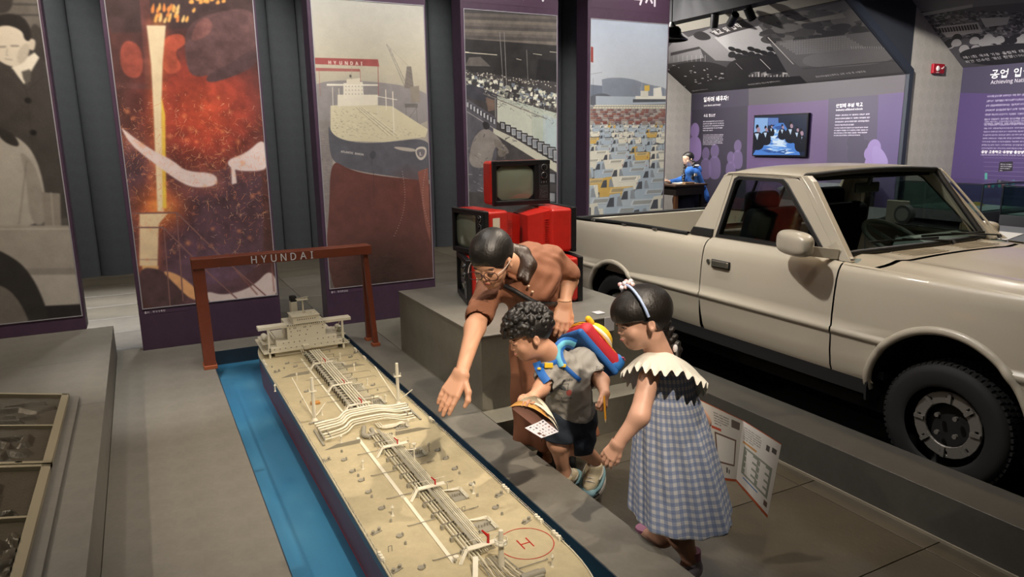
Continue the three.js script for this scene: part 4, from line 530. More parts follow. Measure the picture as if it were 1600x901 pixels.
// ---------------------------------------------------------------- red portable televisions
{
  const red = phys(0xc4271d, 0.38, { map: fineNoise, clearcoat: .15 }), black = std(0x121214, 0.4), glass = phys(0x6d7464, 0.12, { clearcoat: .6, clearcoatRoughness: .05 }), chrome = std(0xb9b9b9, .25, { metalness: .9 }), darkGrey = std(0x1d1e21, .5), paper = std(0xcdc3ad, .8);
  const W = .40, H = .285, DP = .31;
  function frustum(w0, h0, w1, h1, z0, z1) { const g = new THREE.BoxGeometry(1, 1, 1, 1, 1, 1).toNonIndexed(), p = g.attributes.position; for (let i = 0; i < p.count; i++) { const f = p.getZ(i) > 0; p.setXYZ(i, p.getX(i) * (f ? w0 : w1), p.getY(i) * (f ? h0 : h1), f ? z0 : z1); } g.computeVertexNormals(); return uvm(g); }
  function television(label, A, B, face, y, o = {}) {
    const a = V(A[0], y, A[1]), b = V(B[0], y, B[1]), n = new THREE.Vector3(...face), mid = a.clone().add(b).multiplyScalar(.5); n.y = 0;
    const e = b.clone().sub(a).normalize(); n.sub(e.clone().multiplyScalar(n.dot(e))).normalize();
    const t = thing('red_television', label, 'television', mid.clone().addScaledVector(n, -DP / 2), 'stack of red televisions'); t.rotation.y = Math.atan2(n.x, n.z);
    const zf = DP / 2, c = H / 2;
    part('cabinet', uvm(new RoundedBoxGeometry(W, H - .012, .145, 3, .022).translate(0, c, zf - .104)), red, t, 'red plastic cabinet');
    const back = part('back_cover', mg([frustum(W - .03, H - .03, W - .05, H - .05, 0, -.05).translate(0, c, zf - .168), frustum(W - .05, H - .05, W * .66, H * .66, 0, -.085).translate(0, c, zf - .218)]), red, t, 'red stepped back cover');
    const sl = []; for (let k = 0; k < 11; k++) { for (const s of [-1, 1]) sl.push(new THREE.BoxGeometry(.004, .0045, .034).translate(s * (W / 2 - .018), .07 + k * .0145, zf - .192)); } part('vent_slats', mg(sl), red, back);
    part('bezel', mg([new RoundedBoxGeometry(W - .006, .03, .034, 2, .006).translate(0, H - .018, zf - .018), new RoundedBoxGeometry(W - .006, .03, .034, 2, .006).translate(0, .018, zf - .018), new RoundedBoxGeometry(.024, H - .02, .034, 2, .006).translate(-W / 2 + .016, c, zf - .018), new RoundedBoxGeometry(.11, H - .02, .030, 2, .006).translate(W / 2 - .058, c, zf - .02), new THREE.BoxGeometry(W - .02, H - .03, .01).translate(0, c, zf - .03)]), black, t, 'black front bezel');
    const sg = new THREE.SphereGeometry(.62, 20, 16, 0, 6.3, 0, .5).rotateX(Math.PI / 2); { const p = sg.attributes.position, w = .131, h = .108; for (let i = 0; i < p.count; i++) { let x = p.getX(i), q = p.getY(i); const r = Math.hypot(x, q), R = .62 * Math.sin(.5), k = r / R, ang = Math.atan2(q, x), cs = Math.cos(ang), sn = Math.sin(ang), m = Math.pow(Math.abs(cs) ** 5 + Math.abs(sn) ** 5, -1 / 5); p.setXY(i, k * cs * m * w, k * sn * m * h); p.setZ(i, .014 * (1 - k * k)); } sg.computeVertexNormals(); }
    part('screen', uvm(sg.translate(-.042, c, zf - .024)), glass, t, 'grey green picture tube');
    for (const q of [c + .112, c - .112]) part('screen_surround', uvm(new RoundedBoxGeometry(.27, .008, .012, 1, .003).translate(-.042, q, zf - .008)), darkGrey, t);
    const pn = part('control_panel', uvm(new THREE.BoxGeometry(.07, H - .04, .003).translate(W / 2 - .05, c, zf - .004)), darkGrey, t);
    for (const q of [.235, .185]) { const k = part('channel_knob', uvm(mg([new THREE.CylinderGeometry(.019, .021, .008, 20).rotateX(Math.PI / 2), new THREE.CylinderGeometry(.011, .012, .018, 14).rotateX(Math.PI / 2).translate(0, 0, .008)]).translate(W / 2 - .05, q, zf + .001)), black, pn); part('knob_ring', uvm(new THREE.TorusGeometry(.0195, .0018, 6, 20).translate(W / 2 - .05, q, zf + .006)), chrome, pn); }
    part('sliders', mg([0, 1, 2].map((k) => new THREE.BoxGeometry(.005, .012, .008).translate(W / 2 - .068 + k * .016, .143, zf + .001))), chrome, pn);
    const dots = []; for (let r = 0; r < 9; r++) for (let k = 0; k < 6; k++) dots.push(new THREE.CylinderGeometry(.0022, .0022, .003, 6).rotateX(Math.PI / 2).translate(W / 2 - .074 + k * .0095, .045 + r * .0095, zf - .002)); part('speaker_grille', mg(dots), chrome, pn).userData.kind = 'stuff';
    if (o.sticker) part('sticker', uvm(new THREE.BoxGeometry(.0012, o.sticker[1], o.sticker[0]).translate((W / 2 + .0004) * (o.side ?? 1), c + o.sticker[2], zf - .085 + (o.sticker[3] ?? 0))), o.mat ?? paper, t, 'pale paper sticker');
    return t;
  }
  const tex = canvasTex(64, 96, (c) => { c.fillStyle = '#cfc4ab'; c.fillRect(0, 0, 64, 96); greek(c, 5, 6, 54, 3, 10, 6, '#7a5b3a'); c.fillStyle = '#8a6a44'; c.fillRect(4, 46, 56, 7); greek(c, 5, 60, 54, 3, 10, 6, '#7a6a52'); }), sticker = std(0xffffff, .8, { map: tex });
  sticker.map.repeat.set(14, 10);
  television('red television at the bottom of the stack with its black front turned to the tanker', [1.69, 3.85], [1.79, 4.235], [-1, 0, -.2], .61, { sticker: [.05, .13, .02, .0] });
  television('red television at the bottom of the stack with its black front turned to the pickup', [2.365, 3.6], [2.43, 3.99], [1, 0, -.1], .61);
  television('red television in the middle row with its screen turned to the tanker', [1.80, 3.815], [1.755, 4.21], [-1, 0, .1], .898, { sticker: [.05, .09, .05, 0] });
  television('red television in the middle row showing its vented back cover', [2.40, 3.73], [2.455, 4.125], [1, 0, 0], .898, { side: 1 });
  television('red television on top of the stack facing the visitors', [1.945, 3.985], [2.345, 3.955], [0, 0, 1], 1.186);
  const sg = solo('plinth_label', mg([bx(2.245, 2.30, .612, .616, 3.27, 3.33), bx(2.24, 2.305, .53, .61, 3.19, 3.194)]), std(0xc9c9cc, .6), 'small white label on the edge of the television plinth', 'label');
}

// ---------------------------------------------------------------- tilted table with framed bronze reliefs
{
  const bronze = std(0x4a4334, 0.42, { metalness: .25, bumpMap: grain, bumpScale: .0012 }), brass = std(0xa79d83, .35, { metalness: .35 }), slab = greyMats[0];
  const S = .2, X0 = -.36, Y0 = .418, hgt = (x) => Y0 + S * (X0 - x), onT = (px, py) => { const r = ray(px, py), t = (Y0 + S * X0 - EYE) / (r[1] + S * r[0]); return [r[0] * t, r[2] * t]; };
  const tb = thing('relief_table', 'tilted grey slab table holding the framed bronze reliefs', 'display table', V(-.75, .4, 2.6)), rel = (g) => g.translate(.75, -.4, 2.6);
  part('table_slab', rel(exD([[X0, Y0 - .016], [X0, Y0 - .004], [-1.3, hgt(-1.3) - .004], [-1.3, Y0 - .016]], 1.2, 3.86)), slab, tb);
  part('shadow_gap', rel(bx(-1.28, X0 - .012, .4, Y0 - .015, 1.22, 3.84)), slab, tb);
  const strokes = {
    0: [[[[0, 645], [30, 642], [60, 648], [85, 640]], .012, .012], [[[0, 655], [40, 656], [58, 654]], .008, .012], [[[10, 640], [45, 634], [70, 632]], .007, .01], [[[62, 640], [80, 650], [90, 665]], .05, .006], [[[0, 664], [30, 662]], .012, .012], [[[0, 672], [20, 668]], .014, .01], [[[-20, 650], [-60, 660]], .03, .015]],
    1: [[[[0, 692], [38, 688]], .008, .014], [[[44, 685], [40, 696], [36, 698]], .014, .012], [[[0, 697], [15, 700], [8, 712], [0, 720]], .010, .014], [[[18, 710], [32, 712], [40, 708]], .016, .012], [[[0, 732], [22, 730]], .008, .014], [[[30, 728], [28, 736]], .016, .012], [[[-20, 700], [-50, 720]], .03, .018], [[[-12, 728], [-60, 735]], .02, .014]],
    2: [[[[-40, 806], [-5, 807], [20, 806]], .005, .012], [[[18, 805], [20, 806]], .009, .014], [[[-30, 780], [-60, 820]], .04, .016], [[[-4, 760], [-10, 790]], .01, .012]],
    3: [[[[22, 842], [26, 850], [36, 856], [40, 846]], .012, .014], [[[4, 888], [14, 876], [24, 868], [36, 868]], .014, .014], [[[0, 887], [20, 884], [32, 886]], .008, .014], [[[14, 868], [22, 866]], .01, .012], [[[16, 898], [30, 896]], .016, .014], [[[-20, 860], [-40, 900]], .04, .02]] };
  const frames = [[[2.985, 3.83], [[2.995, 3.405, 1], [3.42, 3.815, 0]]], [[2.10, 2.972], [[2.565, 2.955, 2], [2.11, 2.548, 3]]]];
  frames.forEach(([[d0, d1], plates], fi) => {
    const f = thing('bronze_relief', fi ? 'framed pair of bronze reliefs with a rod and a curled figure' : 'framed pair of bronze reliefs with long figures and machinery', 'relief', V(-.8, Y0, (d0 + d1) / 2)), D = (d0 + d1) / 2, loc = (g) => g.translate(.8, -Y0, D);
    const xr = -.398, xl = -1.2, rail = (x0, x1, a, b, h) => { const g = new THREE.BoxGeometry(1, 1, 1), p = g.attributes.position; for (let i = 0; i < p.count; i++) { const x = p.getX(i) > 0 ? x1 : x0; p.setXYZ(i, x, hgt(x) + (p.getY(i) > 0 ? h : -.004), -(p.getZ(i) < 0 ? b : a)); } g.computeVertexNormals(); return uvm(g); };
    part('frame', loc(mg([rail(xr - .028, xr, d0, d1, .016), rail(xl, xl + .028, d0, d1, .016), rail(xl, xr, d0, d0 + .02, .016), rail(xl, xr, d1 - .02, d1, .016)])), brass, f, 'pale brass frame');
    part('divider', loc(rail(xl + .02, xr - .02, plates[0][0] - (fi ? .018 : -.40), plates[0][0] - (fi ? .018 : -.40) + .014, .013)), brass, f);
    for (const [a, b, id] of plates) {
      const nx = 110, nd = 64, g = new THREE.PlaneGeometry(1, 1, nx, nd), p = g.attributes.position, x1 = xr - .03, x0 = xl + .03, segs = strokes[id].flatMap(([pts, r, h]) => { const q = pts.map((v) => onT(...v)); return q.slice(1).map((e, i) => [q[i], e, r, h]); });
      for (let i = 0; i < p.count; i++) {
        const x = x0 + (x1 - x0) * (p.getX(i) + .5), d = a + (b - a) * (p.getY(i) + .5); let z = .002 + .0012 * Math.sin(x * 60 + id) * Math.sin(d * 47);
        for (const [u, v, r, h] of segs) { const ex = v[0] - u[0], ed = v[1] - u[1], t = Math.max(0, Math.min(1, ((x - u[0]) * ex + (d - u[1]) * ed) / (ex * ex + ed * ed + 1e-9))), q = Math.hypot(x - u[0] - ex * t, d - u[1] - ed * t) / (r * 1.25); if (q < 1) z = Math.max(z, .002 + 1.7 * h * Math.sqrt(1 - q * q)); }
        p.setXYZ(i, x, hgt(x) + z - .002, -d);
      }
      g.computeVertexNormals(); part('relief_plate', loc(g), bronze, f, 'dark bronze plate');
    }
  });
}

// ---------------------------------------------------------------- cream pickup truck
{
  const XR = 3.05, XL = 4.61, T = thing('pickup_truck', 'cream white vintage pickup truck with steel wheels on the black stage', 'pickup truck', V(3.83, 0, 2.9)), rel = (g) => g.translate(-3.83, 0, 2.9), P = (n, g, m, par = T, lab) => part(n, rel(g), m, par, lab);
  const paint = phys(0xb6ae9d, 0.34, { clearcoat: .7, clearcoatRoughness: .08, side: THREE.DoubleSide }), rubber = std(0x141414, .55), chrome = std(0xa9a79f, .22, { metalness: .9 }), inside = std(0x14161a, .7, { side: THREE.DoubleSide }), steel = std(0x74716b, .42, { metalness: .35 }), tyreM = std(0x141415, .75), seatM = std(0x1a2029, .8), dashM = std(0x5c6a66, .55), under = std(0x0b0b0c, .9, { side: THREE.DoubleSide });
  const glass = phys(0xe8eeea, .02, { transmission: 1, thickness: 0, ior: 1.45 }), tint = phys(0xc6ccc8, .02, { transmission: 1, thickness: 0, ior: 1.45 });
  const prof = [[.36, .055], [.44, .02], [.52, .008], [.60, .004], [.612, .002], [.618, -.006], [.642, -.006], [.648, .003], [.70, .003], [.80, .008], [.88, .016], [.93, .027], [.955, .042], [.97, .06], [.985, .09], [1.02, .12]];
  const off = (y) => { for (let i = 1; i < prof.length; i++) if (y <= prof[i][0]) { const [a, b] = [prof[i - 1], prof[i]]; return a[1] + (b[1] - a[1]) * (y - a[0]) / (b[0] - a[0]); } return .12; };
  const slopeAt = (y) => (off(y + .006) - off(y - .006)) / .012;
  function panel(outline, s) {   // body side skin from an outline in (d, y), bent to the side profile
    const pos = [], nor = [];
    const clip = (pts, y, keepAbove) => { const out = []; for (let i = 0; i < pts.length; i++) { const a = pts[i], b = pts[(i + 1) % pts.length], ia = keepAbove ? a[1] >= y : a[1] <= y, ib = keepAbove ? b[1] >= y : b[1] <= y; if (ia) out.push(a); if (ia !== ib) { const t = (y - a[1]) / (b[1] - a[1]); out.push([a[0] + (b[0] - a[0]) * t, y]); } } return out; };
    const emit = (band) => { if (band.length < 3) return; const c = band.map((q) => new THREE.Vector2(...q)); for (const f of THREE.ShapeUtils.triangulateShape(c, [])) { const [A, B, C] = f.map((k) => band[k]), area = (B[0] - A[0]) * (C[1] - A[1]) - (C[0] - A[0]) * (B[1] - A[1]); for (const k of (area * s < 0 ? [f[0], f[2], f[1]] : f)) { const [d, y] = band[k], m = slopeAt(y), L = Math.hypot(1, m); pos.push(s < 0 ? XR + off(y) : XL - off(y), y, -d); nor.push(s / L, m / L, 0); } } };
    for (let i = 1; i < prof.length; i++) { const lo = prof[i - 1][0], hi = prof[i][0]; const b = clip(clip(outline, lo, true), hi, false); if (b.length > 2) emit(b); }
    const g = new THREE.BufferGeometry(); g.setAttribute('position', new THREE.Float32BufferAttribute(pos, 3)); g.setAttribute('normal', new THREE.Float32BufferAttribute(nor, 3)); return uvm(g);
  }
  const arc = (cd, cy, r, a0, a1, n = 24) => Array.from({ length: n + 1 }, (_, k) => { const a = a0 + (a1 - a0) * k / n; return [cd + r * Math.cos(a), cy + r * Math.sin(a)]; });
  const FW = [1.78, .37, .365], RW = [4.26, .36, .325];
  const aF = Math.asin((.40 - FW[1]) / FW[2]), aR = Math.asin((.42 - RW[1]) / RW[2]);
  // outlines split at the wheel centre so every clipped band stays in one piece
  const bedFront = [[3.331, .405], ...arc(RW[0], RW[1], RW[2], Math.PI - aR, Math.PI / 2, 16), [RW[0], .968], [3.5, .99], [3.331, .985]], bedRear = [[RW[0], RW[1] + RW[2]], ...arc(RW[0], RW[1], RW[2], Math.PI / 2, aR, 16), [4.87, .45], [4.905, .50], [4.91, .93], [4.90, .955], [RW[0], .968]];
  const door = [[2.364, .41], [2.364, .97], [2.70, .985], [3.322, .985], [3.325, .60], [3.30, .41]];
  const fenRear = [[FW[0], FW[1] + FW[2]], ...arc(FW[0], FW[1], FW[2], Math.PI / 2, aF, 16), [2.12, .405], [2.354, .405], [2.354, .972], [FW[0], .962]], fenFront = [[1.02, .45], ...arc(FW[0], FW[1], FW[2], Math.PI - aF, Math.PI / 2, 16), [FW[0], .962], [1.3, .945], [1.02, .92]];
  for (const s of [-1, 1]) {
    const x = (v) => s < 0 ? XR + v : XL - v, pt = (v, y, d) => V(x(v), y, d);
    P('bed_side', mg([panel(bedFront, s), panel(bedRear, s)]), paint); P('front_fender', mg([panel(fenRear, s), panel(fenFront, s)]), paint);
    const dr = P('door', panel(door, s), paint);
    for (const [W0, nm] of [[FW, 0], [RW, 1]]) P('wheel_arch_lip', tube(arc(W0[0], W0[1], W0[2] + .012, -.12 + (nm ? .2 : .12), Math.PI + .1 - (nm ? .25 : .15), 26).map(([d, y]) => pt(off(y) + .006, y, d)), .021, 8, 50), paint);
    for (const W0 of [FW, RW]) P('wheel_well', mg([exX([...arc(W0[0], W0[1], W0[2], -.15, Math.PI + .15, 20), ...arc(W0[0], W0[1], W0[2] + .012, Math.PI + .15, -.15, 20)], s < 0 ? XR + .02 : XL - .3, s < 0 ? XR + .3 : XL - .02), exX(arc(W0[0], W0[1], W0[2], -.15, Math.PI + .15, 20), s < 0 ? XR + .29 : XL - .3, s < 0 ? XR + .3 : XL - .29)]), under);
    P('rocker_panel', mg([bx(Math.min(x(.03), x(.16)), Math.max(x(.03), x(.16)), .34, .41, 2.15, 3.92), bx(Math.min(x(.03), x(.16)), Math.max(x(.03), x(.16)), .38, .46, 4.6, 4.88)]), under);
    // door furniture
    if (s < 0) {
      const h = P('door_handle', rel0(new RoundedBoxGeometry(.016, .036, .135, 3, .007), V(XR - .004, .846, 3.155)), chrome, dr, 'chrome door handle'); P('handle_recess', rel0(new RoundedBoxGeometry(.012, .05, .155, 2, .006), V(XR + .008, .842, 3.16)), rubber, dr); P('door_lock', new THREE.CylinderGeometry(.014, .014, .012, 16).rotateZ(Math.PI / 2).translate(XR + .01, .848, -3.265), chrome, dr);
    }
    // door window frame, quarter panel and pillars: outline in (d, y) leaning inwards with height
    const lean = (y) => .09 + (y - .985) * .19;
    const skin = (pts, holes = [], push = 0) => { const sh = shapeOf(pts); for (const q of holes) sh.holes.push(new THREE.Path(q.map((v) => new THREE.Vector2(...v)))); const g = new THREE.ExtrudeGeometry(sh, { depth: .03, bevelEnabled: true, bevelSize: .004, bevelThickness: .004, bevelSegments: 2, curveSegments: 6 }), p = g.attributes.position; for (let i = 0; i < p.count; i++) { const d = p.getX(i), y = p.getY(i), w = p.getZ(i); p.setXYZ(i, x(lean(y) + push + w), y, -d); } if (s < 0) { } else { } g.computeVertexNormals(); return uvm(g); };
    const hole = [[2.50, 1.0], [2.83, 1.325], [2.86, 1.345], [2.90, 1.352], [3.19, 1.352], [3.215, 1.345], [3.222, 1.32], [3.285, 1.0]];
    const fr = P('window_frame', skin([[2.40, .98], [2.44, .98], [3.318, .98], [3.245, 1.372], [2.80, 1.372], [2.74, 1.35]], [hole]), paint, dr);
    P('window_seal', skin([[2.485, .992], [2.825, 1.335], [2.86, 1.356], [3.2, 1.36], [3.228, 1.345], [3.295, .992]], [[[2.525, 1.008], [2.838, 1.318], [2.87, 1.336], [2.90, 1.342], [3.185, 1.342], [3.205, 1.335], [3.212, 1.315], [3.27, 1.008]]], -.004), rubber, dr);
    P('side_glass', skin([[2.50, 1.0], [2.83, 1.325], [2.9, 1.352], [3.2, 1.352], [3.285, 1.0]], [], .014).scale(1, 1, 1), tint, dr, 'tinted side window');
    P('cab_quarter', skin([[3.326, .98], [3.52, .98], [3.50, 1.02], [3.32, 1.36], [3.30, 1.372], [3.255, 1.376]], [], .0), paint);
    P('quarter_louver', mg(Array.from({ length: 5 }, (_, k) => skin([[3.325, .99 + k * .0085], [3.515 - k * .005, .99 + k * .0085], [3.513 - k * .005, .996 + k * .0085], [3.324, .996 + k * .0085]], [], -.014))), rubber, T, 'black air outlet louvre');
    P('a_pillar', skin((s < 0 ? [[2.34, .972], [2.40, .972], [2.735, 1.352], [2.76, 1.378], [2.70, 1.378], [2.66, 1.35]] : [[2.42, .972], [2.46, .972], [2.77, 1.352], [2.79, 1.378], [2.76, 1.378], [2.745, 1.35]]), [], -.002), paint);
    P('drip_rail', tube([pt(.095, .98, 2.37), pt(.155, 1.34, 2.70), pt(.162, 1.377, 2.78), pt(.162, 1.381, 3.2), pt(.162, 1.374, 3.29)], .007, 6, 40), paint);
    // mirror
    const mx = s < 0 ? -1 : 1, ms = s < 0 ? 1 : .75, mb = new THREE.SphereGeometry(1, 28, 20); { const p = mb.attributes.position; for (let i = 0; i < p.count; i++) { const f = (v, e) => Math.sign(v) * Math.abs(v) ** e; p.setXYZ(i, f(p.getX(i), .75) * .055 * ms, f(p.getY(i), .62) * .064 * ms, f(p.getZ(i), .6) * .145 * ms); } mb.computeVertexNormals(); }
    const mc = s < 0 ? V(2.965, 1.055, 2.545) : onX(1530, 356, 4.72); const mi = P('wing_mirror', uvm(mb.rotateY(mx * .38).translate(mc.x, mc.y, mc.z)), paint, dr); P('mirror_foot', mg([bar(V(mc.x - mx * .03, mc.y - .035, -mc.z - .06), pt(.085, 1.0, 2.42), .03, .05), exX([[2.34, .985], [2.52, .985], [2.50, 1.02], [2.44, 1.06], [2.40, 1.02]], Math.min(x(.09), x(.115)), Math.max(x(.09), x(.115)))]), paint, mi); P('mirror_glass', uvm(new THREE.SphereGeometry(1, 20, 12).scale(.04, .052, .004).rotateY(mx * .38).translate(mc.x - .03 * mx, mc.y, mc.z - .09)), chrome, mi);
    // bed rail cap
    P('bed_rail_cap', tube([pt(.075, .985, 3.53), pt(.075, .985, 4.2), pt(.075, .962, 4.89)], .014, 8, 24), rubber, T, 'black bed rail cap'); for (const d of [3.85, 4.2, 4.6]) P('rail_hook', uvm(new RoundedBoxGeometry(.018, .014, .05, 1, .004).translate(x(.06), .985 - (d - 3.5) * .012, -d)), chrome);
  }
  function rel0(g, at) { return uvm(g.translate(at.x, at.y, at.z)); }
  // sheet built from a height function over (x, d)
  function sheet(nx, nd, f) { const g = new THREE.PlaneGeometry(1, 1, nx, nd), p = g.attributes.position; for (let i = 0; i < p.count; i++) { const q = f(p.getX(i) + .5, p.getY(i) + .5); p.setXYZ(i, q.x, q.y, q.z); } g.computeVertexNormals(); return g; }
  const crown = (x, d) => { const u = (x - 3.83) / .72; return .955 + .03 * (1 - u * u * .9) - Math.max(0, 2.2 - d) * .02 + .012 * Math.exp(-(((Math.abs(u) - .72) / .07) ** 2)) ; };
  P('bonnet', uvm(sheet(40, 24, (u, v) => { const x = 3.135 + 1.39 * u, d = 1.0 + 1.185 * v; return V(x, crown(x, d) - (v < .04 ? .03 : 0), d); })), paint, T, 'flat cream bonnet');
  P('bonnet_rim', uvm(sheet(2, 20, (u, v) => V(3.128 - .02 * u - .012, .968 - Math.max(0, 2.2 - (1.02 + 1.33 * v)) * .02 - .006 * u, 1.02 + 1.33 * v))), paint);
  P('bonnet_rim', uvm(sheet(2, 20, (u, v) => V(4.532 + .02 * u + .012, .968 - Math.max(0, 2.2 - (1.02 + 1.33 * v)) * .02 - .006 * u, 1.02 + 1.33 * v))), paint);
  const cowl = P('cowl', uvm(sheet(30, 6, (u, v) => { const x = 3.115 + 1.43 * u, w = (x - 3.83) / .7; return V(x, crown(x, 2.2) + .001 + .006 * v, 2.193 + (.255 - .05 * (1 - w * w)) * v + .02); })), paint);
  for (const c of [3.62, 4.08]) { const l = []; for (let k = 0; k < 7; k++) l.push(bar(V(c - .15, .989, 2.235 + k * .02), V(c + .15, .989, 2.235 + k * .02), .006, .004)); P('cowl_grille', mg(l), paint, cowl); }
  // windscreen with rubber frame
  const wsb = (u) => { const x = 3.215 + 1.23 * u, w = 2 * u - 1; return V(x, .988 + .012 * (1 - w * w), 2.445 - .07 * (1 - w * w)); }, wst = (u) => { const x = 3.245 + 1.17 * u, w = 2 * u - 1; return V(x, 1.372 + .022 * (1 - w * w), 2.755 - .035 * (1 - w * w)); };
  P('windscreen', uvm(sheet(24, 10, (u, v) => wsb(u).lerp(wst(u), v))), glass, T, 'clear windscreen');
  { const us = Array.from({ length: 17 }, (_, k) => k / 16), loop = [...us.map((u) => wsb(u)), ...[.2, .4, .6, .8].map((v) => wsb(1).lerp(wst(1), v)), ...us.map((u) => wst(1 - u)), ...[.8, .6, .4, .2].map((v) => wsb(0).lerp(wst(0), v))].map((p) => p.add(new THREE.Vector3(0, .003, .006))); P('windscreen_seal', tube(loop, .017, 8, 160, true, .2), rubber, T, 'black rubber windscreen seal'); }
  for (const [ox, tip] of [[3.98, 3.42], [4.42, 3.86]]) { const w = P('wiper', mg([cyl(V(ox, 1.0, 2.33), V(ox, 1.012, 2.34), .012, .012, 10), bar(V(ox, 1.014, 2.34), V(ox - .2, 1.03, 2.40), .014, .008), bar(V(ox - .2, 1.03, 2.40), V(ox - .32, 1.04, 2.425), .008, .006)]), rubber); P('wiper_blade', bar(V(ox - .04, 1.026, 2.40), V(tip, 1.036, 2.445), .008, .012), rubber, w); }
  // roof
  const roofY = (u, v) => { const a = 2 * u - 1, b = 2 * v - 1; return 1.376 + .045 * (1 - a ** 4) * .6 + .02 * (1 - a * a) * (1 - b ** 4) ; };
  P('roof', uvm(sheet(28, 20, (u, v) => { const a = 2 * u - 1, e = Math.sign(a) * Math.min(1, Math.abs(a)); return V(3.83 + e * .625, roofY(u, v) - (Math.abs(a) > .97 ? .006 : 0) - .022 * Math.max(0, v - .92) / .08, 2.742 - .035 * (1 - a * a) + (.59 + .02 * (1 - a * a)) * v); })), paint, T, 'cream roof');
  P('roof_lining', bx(3.26, 4.40, 1.345, 1.36, 2.78, 3.30), inside);
  // cab back wall and rear window frame
  { const back = sheet(2, 2, (u, v) => V(3.14 + 1.38 * u + (v > .5 ? (u < .5 ? .06 : -.06) * (v - .5) * 2 : 0), .62 + .76 * v, v < .5 ? 3.50 : 3.50 - (v - .5) * .36)); const sh = shapeOf([[3.16, 1.0], [4.50, 1.0], [4.42, 1.375], [3.24, 1.375]]); sh.holes.push(new THREE.Path([[3.30, 1.04], [4.36, 1.04], [4.31, 1.33], [3.35, 1.33]].map((q) => new THREE.Vector2(...q)))); const g = new THREE.ExtrudeGeometry(sh, { depth: .02, bevelEnabled: false }), p = g.attributes.position; for (let i = 0; i < p.count; i++) { const y = p.getY(i); p.setZ(i, -(3.49 - (y - 1.0) * .5) + p.getZ(i)); } g.computeVertexNormals(); P('cab_back_wall', mg([g, bx(3.17, 4.49, .55, .99, 3.44, 3.49)]), paint); }
  P('rear_glass', quadGeo(V(3.30, 1.04, 3.462), V(4.36, 1.04, 3.462), V(4.31, 1.33, 3.317), V(3.35, 1.33, 3.317)), glass, T, 'rear cab window');
  P('rear_guard_bars', mg([3.55, 3.83, 4.11].map((x) => bar(V(x, 1.02, 3.50), V(x, 1.36, 3.36), .012, .012))), rubber);
  // load bed
  P('bed_floor', bx(3.14, 4.52, .60, .62, 3.51, 4.87), paint); P('bed_inner_wall', bx(3.13, 3.145, .62, .972, 3.51, 4.88), paint); P('bed_inner_wall', bx(4.515, 4.53, .62, .972, 3.51, 4.88), paint); { const l = []; for (let d = 3.6; d < 4.85; d += .13) l.push(bx(4.503, 4.515, .63, .93, d, d + .04), bx(3.145, 3.157, .63, .93, d, d + .04)); P('bed_wall_ribs', mg(l), paint); }
  const tg = P('tailgate', bx(3.12, 4.54, .58, .955, 4.86, 4.905, .01), paint); P('tailgate_cap', cyl(V(3.12, .962, 4.89), V(4.54, .962, 4.89), .014, .014, 8), rubber, tg); P('rear_bumper', bx(3.10, 4.56, .42, .52, 4.90, 4.97, .02), rubber); P('front_bumper', bx(3.08, 4.58, .40, .52, .90, 1.02, .02), rubber); P('grille', mg([bx(3.10, 4.56, .55, .92, 1.0, 1.04), bx(3.2, 3.5, .66, .84, .985, 1.0), bx(4.16, 4.46, .66, .84, .985, 1.0)]), rubber);
  P('underbody', bx(3.2, 4.46, .22, .42, 1.1, 4.8), under); P('cab_floor', bx(3.13, 4.53, .42, .46, 2.1, 3.46), inside);
  // interior
  for (const x of [3.52, 4.14]) { const st = P('seat', mg([new RoundedBoxGeometry(.46, .16, .48, 3, .05).translate(x, .62, -2.98), new RoundedBoxGeometry(.44, .56, .13, 3, .05).rotateX(.2).translate(x, .88, -3.24)]), seatM, T, 'dark blue seat'); P('headrest', new RoundedBoxGeometry(.26, .17, .09, 3, .04).translate(x, 1.17, -3.30), seatM, st); }
  const da = P('dashboard', mg([exX([[2.30, .72], [2.62, .78], [2.64, .90], [2.58, .955], [2.36, .975], [2.30, .96]], 3.16, 4.50), exX([[2.42, .95], [2.66, .93], [2.64, 1.0], [2.56, 1.02], [2.44, .99]], 3.92, 4.38)]), dashM, T, 'grey green dashboard');
  const sw = P('steering_wheel', new THREE.TorusGeometry(.19, .014, 10, 36).rotateX(-1.05).translate(4.14, .96, -2.80), std(0x6a7a78, .5), T, 'grey green steering wheel'); P('wheel_spokes', mg([0, 2.1, 4.2].map((a) => { const g = bar(new THREE.Vector3(0, 0, -.02), new THREE.Vector3(.185 * Math.cos(a), .185 * Math.sin(a), 0), .02, .01); return g.rotateX(-1.05).translate(4.14, .96, -2.80); })), std(0x56625f, .5), sw); P('steering_column', cyl(V(4.14, .955, 2.795), V(4.14, .84, 2.58), .03), rubber, sw);
  P('rear_view_mirror', mg([new RoundedBoxGeometry(.21, .06, .02, 2, .01).translate(3.83, 1.29, -2.79), cyl(V(3.83, 1.30, 2.79), V(3.83, 1.36, 2.76), .008)]), std(0x3a3d3f, .3), T);
  // wheels
  const tyreG = new THREE.LatheGeometry([[.182, -.07], [.20, -.082], [.25, -.085], [.276, -.074], [.288, -.052], [.291, 0], [.288, .052], [.276, .074], [.25, .085], [.20, .082], [.182, .07]].map((p) => new THREE.Vector2(...p)), 56).rotateZ(Math.PI / 2), tread = mg(Array.from({ length: 64 }, (_, k) => { const a = k / 64 * Math.PI * 2; return mg([-.05, -.018, .018, .05].map((x) => new THREE.BoxGeometry(.026, .012, .017).translate(x, .287, 0).rotateX(a + x * .8))); }));
